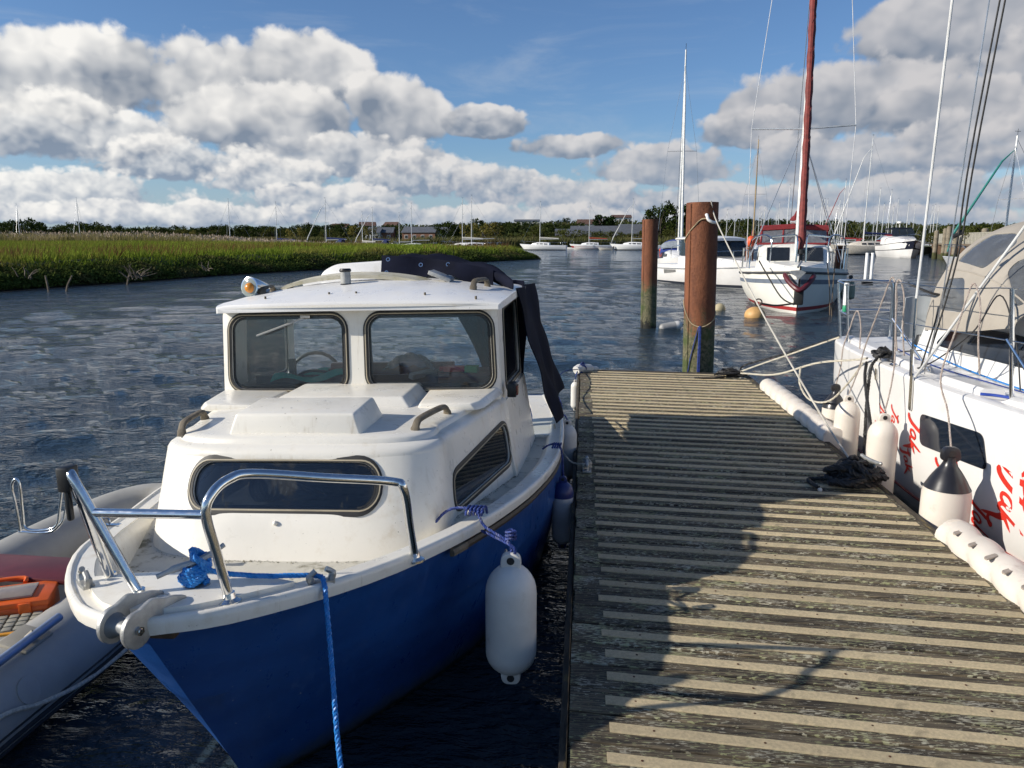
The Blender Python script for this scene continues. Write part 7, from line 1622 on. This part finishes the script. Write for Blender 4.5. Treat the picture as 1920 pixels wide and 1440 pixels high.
for x0, x1 in ((-1.25, -.45), (-.4, .4), (.45, 1.25)):
    q = MB(); q.sheet(lambda a, b: ((x0+(x1-x0)*a)*(1-.08*b), .55-.75*b, 2.42+.88*b), 1, 1, .02); q.build('windscreen', MATS['cruiser_glass'], mc)
for s in (-1, 1): q = MB(); q.tube(crom([(s*half(.5), 0, shr(.5)), (s*half(.55), .5, shr(.55)+.6), (s*half(.85), 3.5, shr(.85)+.62), (0, 4.95, 2.65)], 4), .025, 6); q.build('bow_rail', STEEL, mc)
q = MB(); q.lathe([(.05, 3.4), (.05, 3.9), (.3, 3.95), (.3, 4.15), (.05, 4.2)], 12, Matrix.Translation((0, -1.5, 0))); q.build('radar_dome', WHITEP, mc)

# quay on the right --------------------------------------------------------
QA, QB, QC = Vector((40.5, 96, 0)), Vector((33.0, 66, 0)), Vector((26, 40, 0))
QW = pm('quay_sheet_piling', (.13, .075, .042), .9, var=.25, vscale=1.5, dirt=(.05, .06, .02), dscale=2)
qt = thing('quay_wall', 'brown sheet-piled quay wall along the right side of the river', 'quay wall', (33, 66, 0))
q = MB((-33, -66, 0)); pth = [QA.lerp(QB, i/60) for i in range(61)]+[QB.lerp(QC, i/50) for i in range(1, 51)]
q.loft([[p+Vector((.25*(1 if i % 4 < 2 else 0), 0, -1)), p+Vector((.25*(1 if i % 4 < 2 else 0), 0, 1.45)), p+Vector((6, 0, 1.45)), p+Vector((6, 0, -1))] for i, p in enumerate(pth)]); q.build('sheet_piling', QW, qt, smooth=0)
q = MB((-33, -66, 0)); q.loft([[p+Vector((-.12, 0, 1.46)), p+Vector((-.12, 0, 1.62)), p+Vector((.5, 0, 1.62)), p+Vector((.5, 0, 1.46))] for p in (QA, QB, QC)]); q.build('capping', pm('timber_cap', (.16, .12, .08), .9), qt, smooth=0)
q = MB((-33, -66, 0)); q.loft([[p+Vector((-.03, 0, -.3)), p+Vector((-.03, 0, .45)), p+Vector((.3, 0, .45)), p+Vector((.3, 0, -.3))] for p in pth]); q.build('weed_line', pm('quay_weed', (.07, .075, .025), .95, var=.3), qt, smooth=0)
q = MB(); q.add([QA+Vector((5.5, 0, 1.5)), QB+Vector((5.5, 0, 1.5)), QC+Vector((5.5, 0, 1.5)), QC+Vector((90, 0, 1.5)), QA+Vector((90, 30, 1.5)), QA+Vector((2, 30, 1.5))], [(0, 1, 2, 3, 4, 5)]); structure(q.build('quay_ground', pm('quay_gravel', (.20, .185, .16), .95, var=.15, vscale=2), smooth=0))
FENC = pm('grey_fence', (.36, .34, .28), .8, var=.12)
fn = thing('quay_fence', 'pale timber railing along the top of the quay', 'fence', (33, 66, 1.6))
FO = (-33, -66, -1.6)
for i in range(23):
    p = QA.lerp(QB, i/22)+Vector((.8, 0, 1.5)); q = MB(FO); q.box(p+Vector((0, 0, .6)), (.14, .14, 1.2)); q.build('post', FENC, fn, smooth=0)
    if i < 22:
        p2 = QA.lerp(QB, (i+1)/22)+Vector((.8, 0, 1.5))
        for k in range(5): pp = p.lerp(p2, (k+.5)/5); q = MB(FO); q.box(pp+Vector((0, 0, .6)), (.05, .09, 1.0)); q.build('slat', FENC, fn, smooth=0)
for z in (.25, 1.1): q = MB(FO); q.loft([[p+Vector((.76, 0, 1.5+z)), p+Vector((.76, 0, 1.6+z)), p+Vector((.84, 0, 1.6+z)), p+Vector((.84, 0, 1.5+z))] for p in (QA, QB)]); q.build('rail', FENC, fn, smooth=0)
POSTW = pm('timber_post', (.26, .22, .16), .9, var=.25, vscale=2, dirt=(.04, .045, .02), dscale=3)
for px, top, D, r in ((1752, 432, 86, .24), (1768, 428, 83, .22), (1775, 424, 81, .24), (1789, 430, 74, .24), (1842, 428, 76, .3)):
    p = pxd(px, 480, D); h = pxd(px, top, D).z; t = thing('quay_post', 'tall weathered timber post standing in front of the quay wall', 'post', (p.x, D, 0), 0, 'timber posts along the quay'); q = MB(); q.lathe([(r, -1), (r, h*.5), (r*.95, h-.1), (r*.6, h)], 12); q.build('shaft', POSTW, t); q = MB(); q.lathe([(r+.015, -.6), (r+.015, .5), (r+.003, .7)], 12); q.build('weed_band', MATS['quay_weed'], t)
# cream building at the far right
bd = thing('quay_building', 'cream rendered building with steep brown gable roof behind the quay', 'building', (50, 78, 1.5), R(-32))
q = MB(); q.box((0, 0, 2), (14, 9, 4)); q.prism([(-4.5, 4), (4.5, 4), (0, 7.8)], lambda a, b, e: (e, a, b), -7, 7); q.build('wall', CREAM, bd, smooth=0)
q = MB()
for s in (-1, 1): q.add([(-7.4, s*4.9, 3.7), (7.4, s*4.9, 3.7), (7.4, 0, 7.95), (-7.4, 0, 7.95), (-7.4, s*4.9, 3.95), (7.4, s*4.9, 3.95), (7.4, 0, 8.2), (-7.4, 0, 8.2)], [(0, 1, 2, 3), (7, 6, 5, 4), (0, 4, 5, 1), (1, 5, 6, 2), (0, 3, 7, 4)])
q.build('roof', ROOFR, bd, smooth=0)
for k in range(4):
    q = MB(); q.box((-5+3.3*k, -4.53, 2.2), (1.3, .08, 1.4)); w = q.build('window', WHITEP, bd, smooth=0); q = MB(); q.box((-5+3.3*k, -4.56, 2.2), (1.1, .08, 1.2)); q.build('pane', WINB, w, smooth=0)
for s in (-1.8, 1.8): q = MB(); q.box((-7.03, s, 2.1), (.08, 1.2, 1.4)); w = q.build('window', WHITEP, bd, smooth=0); q = MB(); q.box((-7.06, s, 2.1), (.08, 1.0, 1.2)); q.build('pane', WINB, w, smooth=0)
p = pxd(1850, 420, 80); t = tree('bush', p.x, 80, 2.4, 1.4, 'low green shrub in front of the cream building'); t.location.z = 1.5
for px, D, top in ((1760, 120, 424), (1785, 118, 420), (1810, 112, 416), (1745, 122, 430), (1832, 110, 420)):
    p = pxd(px, 440, D); t = tree('bush', p.x, D, max(2, pxd(px, top, D).z-1.5), 1.2, 'round green bushes beyond the quay fence'); t['group'] = 'bushes beyond the quay fence'; t.location.z = 1.3
# yacht on the hard at the far right with teal stay
p = pxd(1880, 440, 45)
sailboat('sailing_yacht', 'yacht with grey mast, radar box and teal stay beyond the spray hood', (p.x+.6, 45, 0), 1.9, 9, pxd(1903, 255, 45).z, WHITEP, None, None, furl=pm('teal_furl', (.02, .20, .17), .6), boot=(MATS['dark_boot'], .12, 0))
